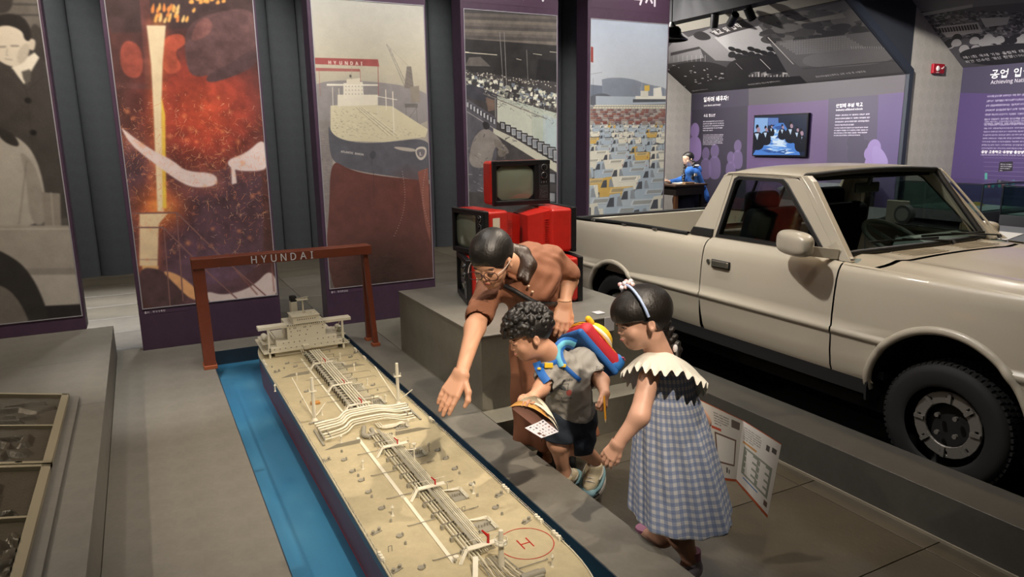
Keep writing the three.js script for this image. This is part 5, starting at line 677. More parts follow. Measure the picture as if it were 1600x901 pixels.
  const rimG = mg([new THREE.LatheGeometry([[.183, -.062], [.176, -.074], [.170, -.066], [.166, -.045], [.158, -.028], [.148, -.022]].map((p) => new THREE.Vector2(...p)), 48).rotateZ(Math.PI / 2), new THREE.LatheGeometry([[.106, -.045], [.096, -.052], [.088, -.048], [.080, -.034], [.034, -.030], [.032, -.048], [.024, -.052], [0, -.052]].map((p) => new THREE.Vector2(...p)), 40).rotateZ(Math.PI / 2)]);
  const disc = (() => { const sh = new THREE.Shape(); sh.absarc(0, 0, .152, 0, Math.PI * 2); const inn = new THREE.Path(); inn.absarc(0, 0, .104, 0, Math.PI * 2, true); sh.holes.push(inn); for (let k = 0; k < 8; k++) { const a = k / 8 * 6.2832 + .2, q = [[.121, -.018], [.141, -.018], [.141, .018], [.121, .018]].map(([r, t]) => new THREE.Vector2(r * Math.cos(a) - t * Math.sin(a), r * Math.sin(a) + t * Math.cos(a))); sh.holes.push(new THREE.Path(q)); } return new THREE.ExtrudeGeometry(sh, { depth: .008, bevelEnabled: true, bevelSize: .003, bevelThickness: .003, bevelSegments: 1 }).rotateY(-Math.PI / 2).translate(-.028, 0, 0); })();
  const ribs = mg(Array.from({ length: 8 }, (_, k) => new THREE.BoxGeometry(.012, .046, .016).translate(-.042, .128, 0).rotateX(-(k + .5) / 8 * 6.2832 + .2))), nuts = mg(Array.from({ length: 4 }, (_, k) => new THREE.CylinderGeometry(.011, .011, .018, 6).rotateZ(Math.PI / 2).translate(-.042, .058 * Math.cos(k * 1.571 + .5), .058 * Math.sin(k * 1.571 + .5))));
  for (const [s, d] of [[-1, 1.775], [-1, 4.26], [1, 1.775], [1, 4.26]]) {
    const w = new THREE.Group(); w.name = 'wheel'; w.position.set((s < 0 ? 3.17 : 4.49) - 3.83, .303, -d + 2.9); if (s > 0) w.rotation.y = Math.PI; w.rotation.x = d; T.add(w);
    part('tyre', uvm(mg([tyreG.clone(), tread.clone()])), tyreM, w, 'black tyre'); part('steel_rim', uvm(mg([rimG.clone(), disc.clone(), ribs.clone(), nuts.clone()])), steel, w, 'plain steel rim'); part('brake_drum', uvm(new THREE.CylinderGeometry(.15, .15, .03, 24).rotateZ(Math.PI / 2).translate(.01, 0, 0)), under, w);
  }
}

// ---------------------------------------------------------------- exhibition bays along the right wall
const BW = 8.87, BN1 = 6.05, BF = 10.07;
const SL1 = [[8.87, 2.34], [7.60, 3.152]], SL2 = [[10.07, 2.456], [8.85, 3.234]];
function slopeTool(sl) {   // photo pixel -> [-d, distance up the slope]
  const [a, b] = sl, nx = -(b[1] - a[1]), ny = b[0] - a[0], L = Math.hypot(nx, ny);
  return [(px, py) => { const r = ray(px, py), t = (nx * a[0] + ny * (a[1] - EYE)) / (nx * r[0] + ny * r[1]), x = r[0] * t, y = EYE + r[1] * t; return [-r[2] * t, ((x - a[0]) * (b[0] - a[0]) + (y - a[1]) * (b[1] - a[1])) / L]; }, L];
}
const silhouette = (t, col, px, py, s) => { t.blob(col, px, py, 5 * s, 6 * s); t.smooth(col, [[px - 8 * s, py + 40 * s], [px - 9 * s, py + 16 * s], [px - 4 * s, py + 7 * s], [px + 4 * s, py + 7 * s], [px + 9 * s, py + 16 * s], [px + 8 * s, py + 40 * s]]); };
const wr = struct('wall_right', bx(BW, BW + .1, 0, 2.34, BN1, BF), std(0x3a3346, .7));
{
  const ax = (px, py) => { const p = onX(px, py, BW); return [p.z, p.y]; };
  const tex = printTool(-BF, -BN1, 0, 2.34, 1536, ax)((t) => {
    const { c, W, H, poly, M, blob } = t; c.fillStyle = '#554268'; c.fillRect(0, 0, W, H); poly('#4b474e', [1060, 120], [1430, 90], [1430, 142], [1270, 158], [1060, 172]); poly('#332f40', [1060, 150], [1170, 138], [1170, 165], [1060, 176]);
    poly('#2c2838', [1081, 172], [1169, 165], [1165, 340], [1078, 340]); poly('#433c52', [1295, 154], [1373, 148], [1366, 340], [1290, 340]); poly('#4d4168', [1373, 148], [1411, 145], [1408, 340], [1366, 340]);
    for (const [x, y, s] of [[1103, 240, 1], [1117, 236, 1.1], [1153, 228, .9], [1142, 246, .9]]) silhouette(t, 'rgba(104,88,128,.75)', x, y, s); silhouette(t, '#7a6695', 1086, 204, 1.2); silhouette(t, '#564668', 1265, 240, .8); for (const [x, y, s] of [[1331, 222, .8], [1342, 220, .9], [1352, 229, .8]]) silhouette(t, '#3b3549', x, y, s); silhouette(t, '#7d6c9b', 1358, 240, .8); silhouette(t, '#7d6c9b', 1366, 232, 1.1); t.smooth('#8071a0', [[1362, 225], [1380, 232], [1392, 260], [1364, 262]]);
    const at = (px, py) => { const [a, b] = M(px, py); return [a, b]; };
    let [x, y] = at(1100, 152); hangul(c, '일하며 배우자!', x, y, 34, { weight: .12 }); [x, y] = at(1100, 163.5); c.font = '15px serif'; c.fillText("Let's Work and Study!", x, y + 12);
    [x, y] = at(1100, 178.5); hangul(c, '수요 청소년', x, y, 20, { weight: .12 }); [x, y] = at(1099, 189); greek(c, x, y, 190, 5, 14.5, 8); [x, y] = at(1099, 210); greek(c, x, y, 186, 8, 9, 5.5);
    [x, y] = at(1307, 162.5); hangul(c, '산업체 부설 학교', x, y, 21, { weight: .13 }); [x, y] = at(1306.5, 171); c.font = '13px serif'; c.fillText('Industry-affiliated schools', x, y + 8); [x, y] = at(1306, 179); greek(c, x, y, 205, 4, 17, 8.5); [x, y] = at(1304, 199); greek(c, x, y, 205, 4, 13, 7);
  });
  part('printed_wall_panel', quadGeo(V(BW - .004, 0, BF), V(BW - .004, 0, BN1), V(BW - .004, 2.34, BN1), V(BW - .004, 2.34, BF)), std(0xffffff, .55, { map: tex }), wr, 'purple printed exhibition wall');
}
function slopedPanel(sl, d0, d1, draw, name) {
  const [at, L] = slopeTool(sl), tex = printTool(-d1, -d0, 0, L, 1536, at)(draw), [a, b] = sl, n = [-(b[1] - a[1]) / L, (b[0] - a[0]) / L];   // n points down into the room
  const lift = (p, d, e) => V(p[0] + n[0] * e, p[1] + n[1] * e, d), e = n[1] < 0 ? .004 : -.004;
  const s = struct(name, exD([[a[0], a[1]], [b[0], b[1]], [b[0] + .05, b[1] + .1], [a[0] + .05, a[1] + .1]], d0, d1), darkPaint); part('printed_photo', quadGeo(lift(a, d1, e), lift(a, d0, e), lift(b, d0, e), lift(b, d1, e)), std(0xffffff, .6, { map: tex }), s, 'sloping black and white photograph');
  return s;
}
slopedPanel(SL1, BN1, BF, (t) => {
  const { c, W, H, poly, line, blob, smooth, M, speck } = t; c.fillStyle = '#4b494c'; c.fillRect(0, 0, W, H);
  poly('#8e8c8e', [1030, 90], [1065, 50], [1092, 70], [1100, 90], [1040, 100]); poly('#3a383a', [1048, 82], [1094, 72], [1094, 76], [1048, 87]); for (let k = 0; k < 9; k++) line('#c9c7c6', 2, [1046 + k * 7, 96], [1046 + k * 7, 86]);
  smooth('#242325', [[1040, 102], [1110, 92], [1160, 118], [1170, 140], [1060, 150], [1040, 140]]); for (let k = 0; k < 40; k++) blob('#bdbbb9', rr(1045, 1150), rr(98, 138), rr(.6, 2), rr(.4, 1));
  poly('#8d8b8c', [1075, 58], [1110, 44], [1160, 96], [1118, 94]); poly('#b1afb0', [1116, 58], [1186, 40], [1226, 86], [1144, 84]); poly('#3f3c3d', [1108, 50], [1186, 28], [1190, 36], [1122, 58]); smooth('#2c2a2c', [[1080, 54], [1096, 46], [1116, 60], [1094, 64]]);
  { const [x, y] = M(1118, 55), [x2, y2] = M(1176, 37); c.save(); c.translate(x, y); c.rotate(Math.atan2(y2 - y, x2 - x)); hangul(c, '개교 및 입학', 0, -36, 40, { weight: .14, color: '#d8d6d4' }); c.restore(); }
  for (let k = 0; k < 8; k++) { const x = 1144 + k * 10, y = 76 + (k % 3) * 3; blob('#1d1c1e', x, y, 3.4, 3); smooth('#242326', [[x - 7, y + 14], [x - 5, y + 4], [x + 5, y + 4], [x + 8, y + 14]]); }
  smooth('#2b292b', [[1140, 90], [1226, 84], [1250, 112], [1230, 126], [1150, 132], [1130, 120]]); line('#dddbd8', 4, [1188, 92], [1204, 108]); line('#d0cecb', 3, [1150, 98], [1160, 108]); for (let k = 0; k < 30; k++) poly(['#8f8d8c', '#5a5859', '#c6c4c0', '#3a383a'][k % 4], [1170 + k * 2.4, 112 + rr(0, 6)], [1178 + k * 2.4, 111 + rr(0, 6)], [1180 + k * 2.4, 118], [1170 + k * 2.4, 120]);
  poly('#5e5c5d', [1186, 38], [1322, 0], [1412, 112], [1240, 130]); for (let k = 0; k < 260; k++) blob(['#3c3a3b', '#4c4a4a', '#686664'][k % 3], rr(1200, 1345), rr(20, 62), rr(3, 9), rr(2, 5)); poly('#817e78', [1240, 34], [1316, 20], [1322, 27], [1250, 37]); poly('#6c6a6a', [1206, 68], [1368, 48], [1396, 92], [1250, 104]);
  for (let r = 0; r < 7; r++) for (let k = 0; k < 44; k++) { const x = 1214 + k * 2.5 + r * 5, y = 64 + r * 3 - k * .2; if (x < 1326 + r * 9) line('#c9c7c3', 1.8, [x, y], [x + .5, y + 3]); } for (let k = 0; k < 60; k++) line('#cfcdc9', 1.8, [1330 + k * .9, 72 + (k % 4) * 4], [1331 + k * .9, 76 + (k % 4) * 4]); smooth('#7a7878', [[1250, 84], [1390, 70], [1404, 98], [1258, 108]]); line('#4a4848', 6, [1254, 107], [1406, 94]); line('#dddad5', 5, [1200, 58], [1240, 100]);
  poly('#2c2b2d', [1060, 146], [1086, 132], [1250, 118], [1262, 130], [1082, 150]); const put = (s, px, py, px2, py2, z) => { const [x, y] = M(px, py), [x2, y2] = M(px2, py2); c.save(); c.translate(x, y); c.rotate(Math.atan2(y2 - y, x2 - x)); hangul(c, s, 0, -z, z, { weight: .12, color: '#d5d3d0' }); c.restore(); };
  put('금오공업고등학교 개교식 및 입학식(1973)', 1170, 133, 1240, 125, 13); put('수출산업공단 야간학교(1977)', 1082, 143, 1120, 138, 12); put('금오여자실업고등학교 교련 수업 중 사열모습', 1276, 121, 1366, 111, 15); speck(6000, '255,255,255', .06); speck(6000, '0,0,0', .1);
}, 'trim_1');
struct('trim_2', exD([[7.60, 3.156], [7.46, 3.245], [7.5, 3.3], [7.64, 3.2]], BN1, BF), std(0x9a968c, .8));   // pale strip over the sloping photo
struct('trim_3', bx(7.22, 7.46, 3.25, 3.6, 4.2, BF), darkPaint);   // dark ceiling beam carrying the spots
struct('wall_end', exD([[6.9, 0], [8.87, 0], [8.87, 2.34], [7.46, 3.245], [6.9, 3.6]], BF, BF + .03), whiteWall);
struct('wall_portal', exD([[8.87, 0], [8.95, 0], [8.95, 2.40], [7.0, 3.66], [7.0, 3.54], [8.87, 2.34]], BN1 - .05, BN1 + .02), std(0x2a303c, .6));
struct('wall_gable', exD([[8.95, 2.40], [8.95, 4.4], [7.0, 4.4], [7.0, 3.66]], BN1, BN1 + .05), std(0x2b2f38, .8));
struct('wall_pier', exD([[8.95, 0], [10.07, 0], [10.07, 2.456], [8.95, 3.17]], BN1, BN1 + .06), whiteWall);
const w2 = struct('wall_side', bx(10.07, 10.17, 0, 2.456, 1.5, BN1), std(0x3a3346, .7));
{
  const ax = (px, py) => { const p = onX(px, py, 10.07); return [p.z, p.y]; };
  const tex = printTool(-BN1, -3.9, 0, 2.456, 1024, ax)((t) => {
    const { c, W, H, M, poly } = t; c.fillStyle = '#4a3a6a'; c.fillRect(0, 0, W, H); poly('#3c3850', [1500, 108], [1700, 80], [1700, 150], [1500, 145]);
    let [x, y] = M(1549, 110); hangul(c, '공업 입국의 꿈', x, y, 56, { weight: .11 }); [x, y] = M(1548, 131.5); c.font = '30px sans-serif'; c.fillStyle = '#dcd8e4'; c.fillText('Achieving National P', x, y);
    [x, y] = M(1543, 149); greek(c, x, y, 700, 7, 28, 13, '#aaa4bc'); [x, y] = M(1539, 189); greek(c, x, y, 700, 11, 20.5, 9.5, '#aaa4bc'); [x, y] = M(1534, 235); hangul(c, '공업 고등학교 유형별 졸업생 추세', x, y, 19, { weight: .14 });
    for (let k = 0; k < 8; k++) { [x, y] = M(1537, 246 + k * 6.8); c.fillStyle = 'rgba(200,190,220,.35)'; c.fillRect(x, y, 800, 2); } poly('#22202b', [1562, 253], [1583, 252], [1582, 267], [1560, 268]); [x, y] = M(1564, 255.5); greek(c, x, y, 62, 4, 13, 7);
    for (const [px, top, col] of [[1541, 270, '#4e9490'], [1546, 281, '#d87a86'], [1552, 282, '#4e9aa0'], [1562, 282, '#4e9490'], [1568, 283, '#d87a86'], [1574, 284, '#4e9aa0'], [1584, 281, '#4e9490'], [1590, 288, '#d87a86']]) poly(col, [px - 2, top], [px + 2, top], [px + 1.6, 293], [px - 2.4, 293]);
  });
  part('printed_wall_panel', quadGeo(V(10.066, 0, BN1), V(10.066, 0, 3.9), V(10.066, 2.456, 3.9), V(10.066, 2.456, BN1)), std(0xffffff, .55, { map: tex }), w2, 'violet printed exhibition wall with a bar chart');
}
slopedPanel(SL2, 3.9, BN1, (t) => {
  const { c, W, H, poly, line, blob, smooth, M, speck } = t; c.fillStyle = '#55535a'; c.fillRect(0, 0, W, H); poly('#77757a', [1420, 0], [1600, -40], [1640, 0], [1436, 18]);
  for (let k = 0; k < 900; k++) { const y = rr(18, 60); blob(['#2c2b30', '#8b898c', '#3f3d43', '#6a686c'][k % 4], rr(1430, 1700), y, rr(1, 4), rr(1, 3)); } poly('#a5a3a4', [1440, 20], [1520, 6], [1520, 11], [1442, 25]); poly('#b3b1b2', [1462, 42], [1528, 34], [1536, 49], [1480, 58]); poly('#bab8b8', [1532, 28], [1578, 26], [1574, 38], [1540, 42]);
  for (let k = 0; k < 14; k++) poly('#29282c', [1466 + k * 4.4, 44 - k * .5], [1469 + k * 4.4, 43.6 - k * .5], [1472 + k * 4.4, 50 - k * .4], [1469 + k * 4.4, 51 - k * .4]);
  for (let k = 0; k < 70; k++) { const x = rr(1480, 1700), y = 56 + rr(0, 20); smooth(k % 2 ? '#b7b5b6' : '#26252a', [[x - 9, y + 6], [x - 5, y - 4], [x + 6, y - 5], [x + 10, y + 4], [x, y + 8]]); } smooth('#2a292e', [[1486, 76], [1640, 62], [1700, 90], [1520, 106]]);
  const put = (s, px, py, px2, py2, z) => { const [x, y] = M(px, py), [x2, y2] = M(px2, py2); c.save(); c.translate(x, y); c.rotate(Math.atan2(y2 - y, x2 - x)); hangul(c, s, 0, -z, z, { weight: .12, color: '#d5d3d6' }); c.restore(); };
  put('제17회 국제 기능 올림픽 대회', 1507, 92, 1596, 82, 42); put('파견 선수단 개선 환영(1968)', 1511, 98.5, 1598, 88, 42); speck(5000, '255,255,255', .07); speck(5000, '0,0,0', .1);
}, 'trim_4');
// monitor
{
  const p = [[1176, 243], [1257, 242], [1259, 178.5], [1175.5, 182]].map(([x, y]) => onX(x, y, BW - .06)), d0 = -p[1].z, d1 = -p[0].z, y0 = (p[0].y + p[1].y) / 2, y1 = (p[2].y + p[3].y) / 2;
  const m = thing('wall_monitor', 'lit wall monitor showing a bluish typing class on purple wall', 'monitor', V(BW - .03, (y0 + y1) / 2, (d0 + d1) / 2)), rel = (g) => g.translate(-(BW - .03), -(y0 + y1) / 2, (d0 + d1) / 2);
  part('housing', rel(bx(BW - .055, BW - .004, y0 - .02, y1 + .02, d0 - .02, d1 + .02, .006)), std(0x0b0b0d, .3), m);
  const ax = (px, py) => { const q = onX(px, py, BW - .06); return [q.z, q.y]; };
  const tex = printTool(-d1, -d0, y0, y1, 512, ax)((t) => {
    const { c, W, H, poly, smooth, blob, line } = t; c.fillStyle = '#16233f'; c.fillRect(0, 0, W, H); poly('#8fb6e8', [1176, 184], [1200, 184], [1198, 215], [1176, 220]); poly('#5d7fc2', [1200, 184], [1216, 184], [1216, 194], [1200, 196]); poly('#4f86d8', [1196, 208], [1214, 192], [1224, 192], [1244, 225], [1250, 242], [1176, 242]);
    for (let k = 0; k < 60; k++) { const y = rr(198, 238), w = (y - 190) / 3; poly(['#a9d0ff', '#6fa6ee', '#dff0ff', '#345a9c'][k % 4], [1214 + rr(-w, w) * 1.8, y], [1219 + rr(-w, w) * 1.5, y - 2], [1222 + rr(-w, w) * 1.5, y + 3], [1214 + rr(-w, w), y + 4]); }
    for (const [x, y, s] of [[1183, 198, 1.3], [1196, 199, 1], [1205, 196, .6], [1222, 196, .8], [1235, 193, 1.1], [1251, 204, 1.2], [1245, 200, .9]]) { smooth('#0c1222', [[x - 9 * s, y + 28 * s], [x - 7 * s, y + 6 * s], [x + 7 * s, y + 6 * s], [x + 9 * s, y + 28 * s]]); blob('#0b0f1a', x, y, 5 * s, 6 * s); smooth('#b08f9f', [[x - 1 * s, y + 1 * s], [x + 3 * s, y], [x + 4 * s, y + 6 * s], [x, y + 7 * s]]); poly('#c9ddf5', [x - 3 * s, y + 8 * s], [x + 2 * s, y + 8 * s], [x, y + 16 * s]); }
  });
  part('screen', rel(quadGeo(V(BW - .057, y0, d1), V(BW - .057, y0, d0), V(BW - .057, y1, d0), V(BW - .057, y1, d1))), new THREE.MeshStandardMaterial({ color: 0x000000, emissive: 0xffffff, emissiveMap: tex, emissiveIntensity: 2.6, roughness: .3 }), m, 'bluish lit screen');
  const l = new THREE.RectAreaLight(0x9fc0ff, .6, d1 - d0, y1 - y0); l.name = 'screen_glow'; l.position.set(-.045, 0, 0); l.rotation.y = Math.PI / 2; m.add(l); 
}
// fire alarm box
{
  const a = V(9.485, 2.425, BN1 - .02), o = thing('fire_alarm_box', 'red fire alarm box with white round lamp on the pale pier', 'fire alarm', a);
  part('box', uvm(new RoundedBoxGeometry(.24, .125, .04, 2, .012)), std(0xa31226, .4), o); part('lamp', uvm(new THREE.SphereGeometry(.036, 18, 12).scale(1, 1, .5).translate(-.03, 0, .02)), std(0xe6d9d6, .3), o, 'white round lamp'); part('bell_push', uvm(mg([new THREE.CylinderGeometry(.012, .012, .01, 12).rotateX(Math.PI / 2).translate(.06, .005, .022), new THREE.BoxGeometry(.012, .03, .004).rotateZ(-.5).translate(.085, .015, .022), new THREE.BoxGeometry(.06, .008, .004).translate(-.03, -.05, .02)])), std(0xe8dcd8, .5), o);
}
// small black spots on the beam, aimed at the bay
[[1127, 7.93], [1151, 7.62], [1185, 7.22]].forEach(([px, d], i) => spotLamp(['first', 'second', 'third'][i] + ' of three black spotlights on the beam, counted from the harbour banner', V(7.34, 3.08, d), V([7.8, 8.25, 8.7][i], [1.0, 1.5, 1.2][i], [8.6, 10.05, 7.2][i]), [46, 60, 22][i], [.26, .6, .7][i], .8, [NEUT, NEUT, COOL][i], 1.5, .14, 'three spotlights on the beam'));
{   // pendant factory lamp
  const p = onD(1049, 63, 7.6), o = thing('pendant_lamp', 'dark bell shaped pendant lamp hanging beside the harbour banner', 'pendant lamp', p);
  part('shade', uvm(new THREE.LatheGeometry([[.205, 0], [.2, .012], [.15, .045], [.125, .075], [.118, .13], [.085, .165], [.05, .175], [.03, .22], [0, .22]].map((q) => new THREE.Vector2(...q)), 28)), std(0x17181b, .3, { metalness: .5, side: THREE.DoubleSide }), o); part('rim', uvm(new THREE.TorusGeometry(.205, .008, 8, 36).rotateX(Math.PI / 2)), std(0x8b8d92, .25, { metalness: .8 }), o); part('cable', uvm(cyl(new THREE.Vector3(0, .22, 0), new THREE.Vector3(0, 4.5 - p.y, 0), .006)), blackMetal, o);
}
// glass display cases and label desks beyond the pickup
{
  const pane = phys(0xd6e2df, .02, { transmission: 1, thickness: 0, ior: 1.45 }), edge = std(0x22262b, .4), grey = std(0x4e4f53, .55), lid = std(0x6e6f72, .5), paper = std(0xd8d4cc, .7), pinkish = std(0xb98f84, .7);
  function showcase(label, x0, x1, d0, d1, yb, yt) {
    const o = thing('glass_showcase', label, 'display case', V((x0 + x1) / 2, 0, (d0 + d1) / 2)), rel = (g) => g.translate(-(x0 + x1) / 2, 0, (d0 + d1) / 2);
    part('pedestal', rel(bx(x0 + .06, x1 - .06, 0, yb - .12, d0 + .06, d1 - .06)), std(0x26272b, .6), o); part('case_base', rel(bx(x0, x1, yb - .12, yb, d0, d1, .004)), grey, o); part('display_bed', rel(bx(x0 + .06, x1 - .06, yb, yb + .01, d0 + .06, d1 - .06)), std(0x8c8d8e, .6), o);
    for (const g of [bx(x0, x0 + .008, yb, yt, d0, d1), bx(x1 - .008, x1, yb, yt, d0, d1), bx(x0 + .008, x1 - .008, yb, yt, d0, d0 + .008), bx(x0 + .008, x1 - .008, yb, yt, d1 - .008, d1)]) part('glass_pane', rel(g), pane, o, 'clear glass pane'); part('glass_lid', rel(bx(x0, x1, yt, yt + .008, d0, d1)), pane, o);
    part('edge_strip', rel(mg([bx(x0 - .003, x0 + .009, yt + .004, yt + .016, d0, d1), bx(x0 - .003, x0 + .009, yb, yt, d0 - .003, d0 + .009), bx(x0 - .003, x0 + .009, yb, yt, d1 - .009, d1 + .003), bx(x0, x1, yt + .004, yt + .016, d0 - .003, d0 + .009)])), edge, o); return o;
  }
  showcase('glass showcase with small gold badges behind the pickup windscreen', 8.2, 9.2, 4.56, 5.55, .73, 1.03); showcase('glass showcase beside the violet bar chart wall', 8.2, 9.2, 3.3, 4.36, .73, 1.03);
  const gold = std(0xc9a050, .3, { metalness: .7 }); for (const [px, py] of [[1502, 316], [1506, 319], [1527, 317], [1530, 320]]) { const q = onY(px, py, .746); solo('gold_badge', uvm(new THREE.LatheGeometry([[0, .018], [.03, .016], [.055, .008], [.06, 0], [0, 0]].map((v) => new THREE.Vector2(...v)), 20).translate(q.x, .742, q.z)), gold, 'round gold badge lying in the glass showcase', 'badge', 'gold badges in the showcase'); }
  function desk(label, x0, x1, d0, d1, h0, h1) { const o = thing('label_desk', label, 'label desk', V((x0 + x1) / 2, 0, (d0 + d1) / 2)), rel = (g) => g.translate(-(x0 + x1) / 2, 0, (d0 + d1) / 2); part('desk_body', rel(exD([[x0, 0], [x1, 0], [x1, h1 - .03], [x0, h0 - .03]], d0, d1)), std(0x35363a, .6), o); part('sloping_top', rel(exD([[x0 - .02, h0 - .03], [x1, h1 - .03], [x1, h1], [x0 - .02, h0]], d0 - .02, d1 + .02)), lid, o); return o; }
  function card(label, x0, x1, d0, d1, h0, h1, m) { solo('caption_card', exD([[x0, h0 + .001], [x1, h1 + .001], [x1, h1 + .005], [x0, h0 + .005]], d0, d1), m, label, 'caption card'); }
  desk('grey sloping label desk in front of the glass showcases', 6.75, 7.5, 2.6, 4.15, .60, .70); card('white caption card on the grey label desk by the showcases', 6.95, 7.25, 3.62, 3.86, .629, .669, paper);
  desk('grey sloping label desk seen through the pickup side window', 6.3, 6.9, 4.6, 6.2, .74, .84); card('pink caption card seen through the pickup side window', 6.4, 6.72, 5.05, 5.35, .764, .817, pinkish); card('pink caption card next to its twin behind the side window', 6.4, 6.72, 5.4, 5.7, .764, .817, pinkish);
  desk('long grey desk against the purple wall behind the pickup roof', 8.4, 8.8, 6.3, 7.55, .84, .92);
  // pale board carrying a round metal dial
  const q = onX(1402, 333, 6.3), o = thing('dial_board', 'pale square board with a round grey dial behind the windscreen', 'exhibit', V(q.x, 0, -q.z)); part('board', uvm(new RoundedBoxGeometry(.04, .24, .21, 2, .008).translate(0, q.y, 0)), std(0xb9b2a4, .6), o); part('dial', uvm(new THREE.CylinderGeometry(.085, .09, .06, 28).rotateZ(Math.PI / 2).translate(-.03, q.y + .0, .09)), std(0x77787a, .4, { metalness: .4 }), o); part('dial_face', uvm(new THREE.CylinderGeometry(.06, .06, .01, 24).rotateZ(Math.PI / 2).translate(-.062, q.y, .09)), std(0xa9a8a4, .3), o); part('stand', uvm(bx(-.05, .05, 0, q.y - .12, -.05, .05)), std(0x2b2b2e, .6), o);
  const o2 = thing('bay_platform', 'low dark platform under the seated student figure', 'platform', V(7.5, 0, 8.6)); part('platform_slab', uvm(new THREE.BoxGeometry(1.7, .15, 1.9).translate(0, .075, 0)), std(0x2b2a2e, .7), o2); part('edge_trim', uvm(new THREE.BoxGeometry(1.72, .02, 1.92).translate(0, .01, 0)), std(0x1b1b1e, .6), o2);
}

// ---------------------------------------------------------------- tools for figures: distance fields meshed with surface nets
const camM = new THREE.Matrix4().makeRotationFromQuaternion(camera.quaternion), eR = new THREE.Vector3(), eU = new THREE.Vector3(), eB = new THREE.Vector3(); camM.extractBasis(eR, eU, eB);
const dirOf = (r, u, b) => new THREE.Vector3().addScaledVector(eR, r).addScaledVector(eU, u).addScaledVector(eB, b).normalize();   // a direction written as right / up / towards the viewer
const smin = (a, b, k) => { const h = Math.max(k - Math.abs(a - b), 0) / k; return Math.min(a, b) - h * h * k * .25; };
const smax = (a, b, k) => -smin(-a, -b, k);
const cap = (a, b, ra, rb = ra) => { const ax = a.x, ay = a.y, az = a.z, bx_ = b.x - ax, by = b.y - ay, bz = b.z - az, l2 = bx_ * bx_ + by * by + bz * bz + 1e-12; return (x, y, z) => { const px = x - ax, py = y - ay, pz = z - az, t = Math.max(0, Math.min(1, (px * bx_ + py * by + pz * bz) / l2)); return Math.hypot(px - bx_ * t, py - by * t, pz - bz * t) - ra - (rb - ra) * t; }; };
const ell = (c, X, Y, Z, rx, ry, rz) => (x, y, z) => { const px = x - c.x, py = y - c.y, pz = z - c.z, u = (px * X.x + py * X.y + pz * X.z), v = (px * Y.x + py * Y.y + pz * Y.z), w = (px * Z.x + py * Z.y + pz * Z.z), k0 = Math.hypot(u / rx, v / ry, w / rz), k1 = Math.hypot(u / (rx * rx), v / (ry * ry), w / (rz * rz)); return k1 < 1e-9 ? -Math.min(rx, ry, rz) : k0 * (k0 - 1) / k1; };
const uni = (k, ...fs) => (x, y, z) => { let d = fs[0](x, y, z); for (let i = 1; i < fs.length; i++) d = smin(d, fs[i](x, y, z), k); return d; };
const sub = (k, f, ...gs) => (x, y, z) => { let d = f(x, y, z); for (const g of gs) d = smax(d, -g(x, y, z), k); return d; };
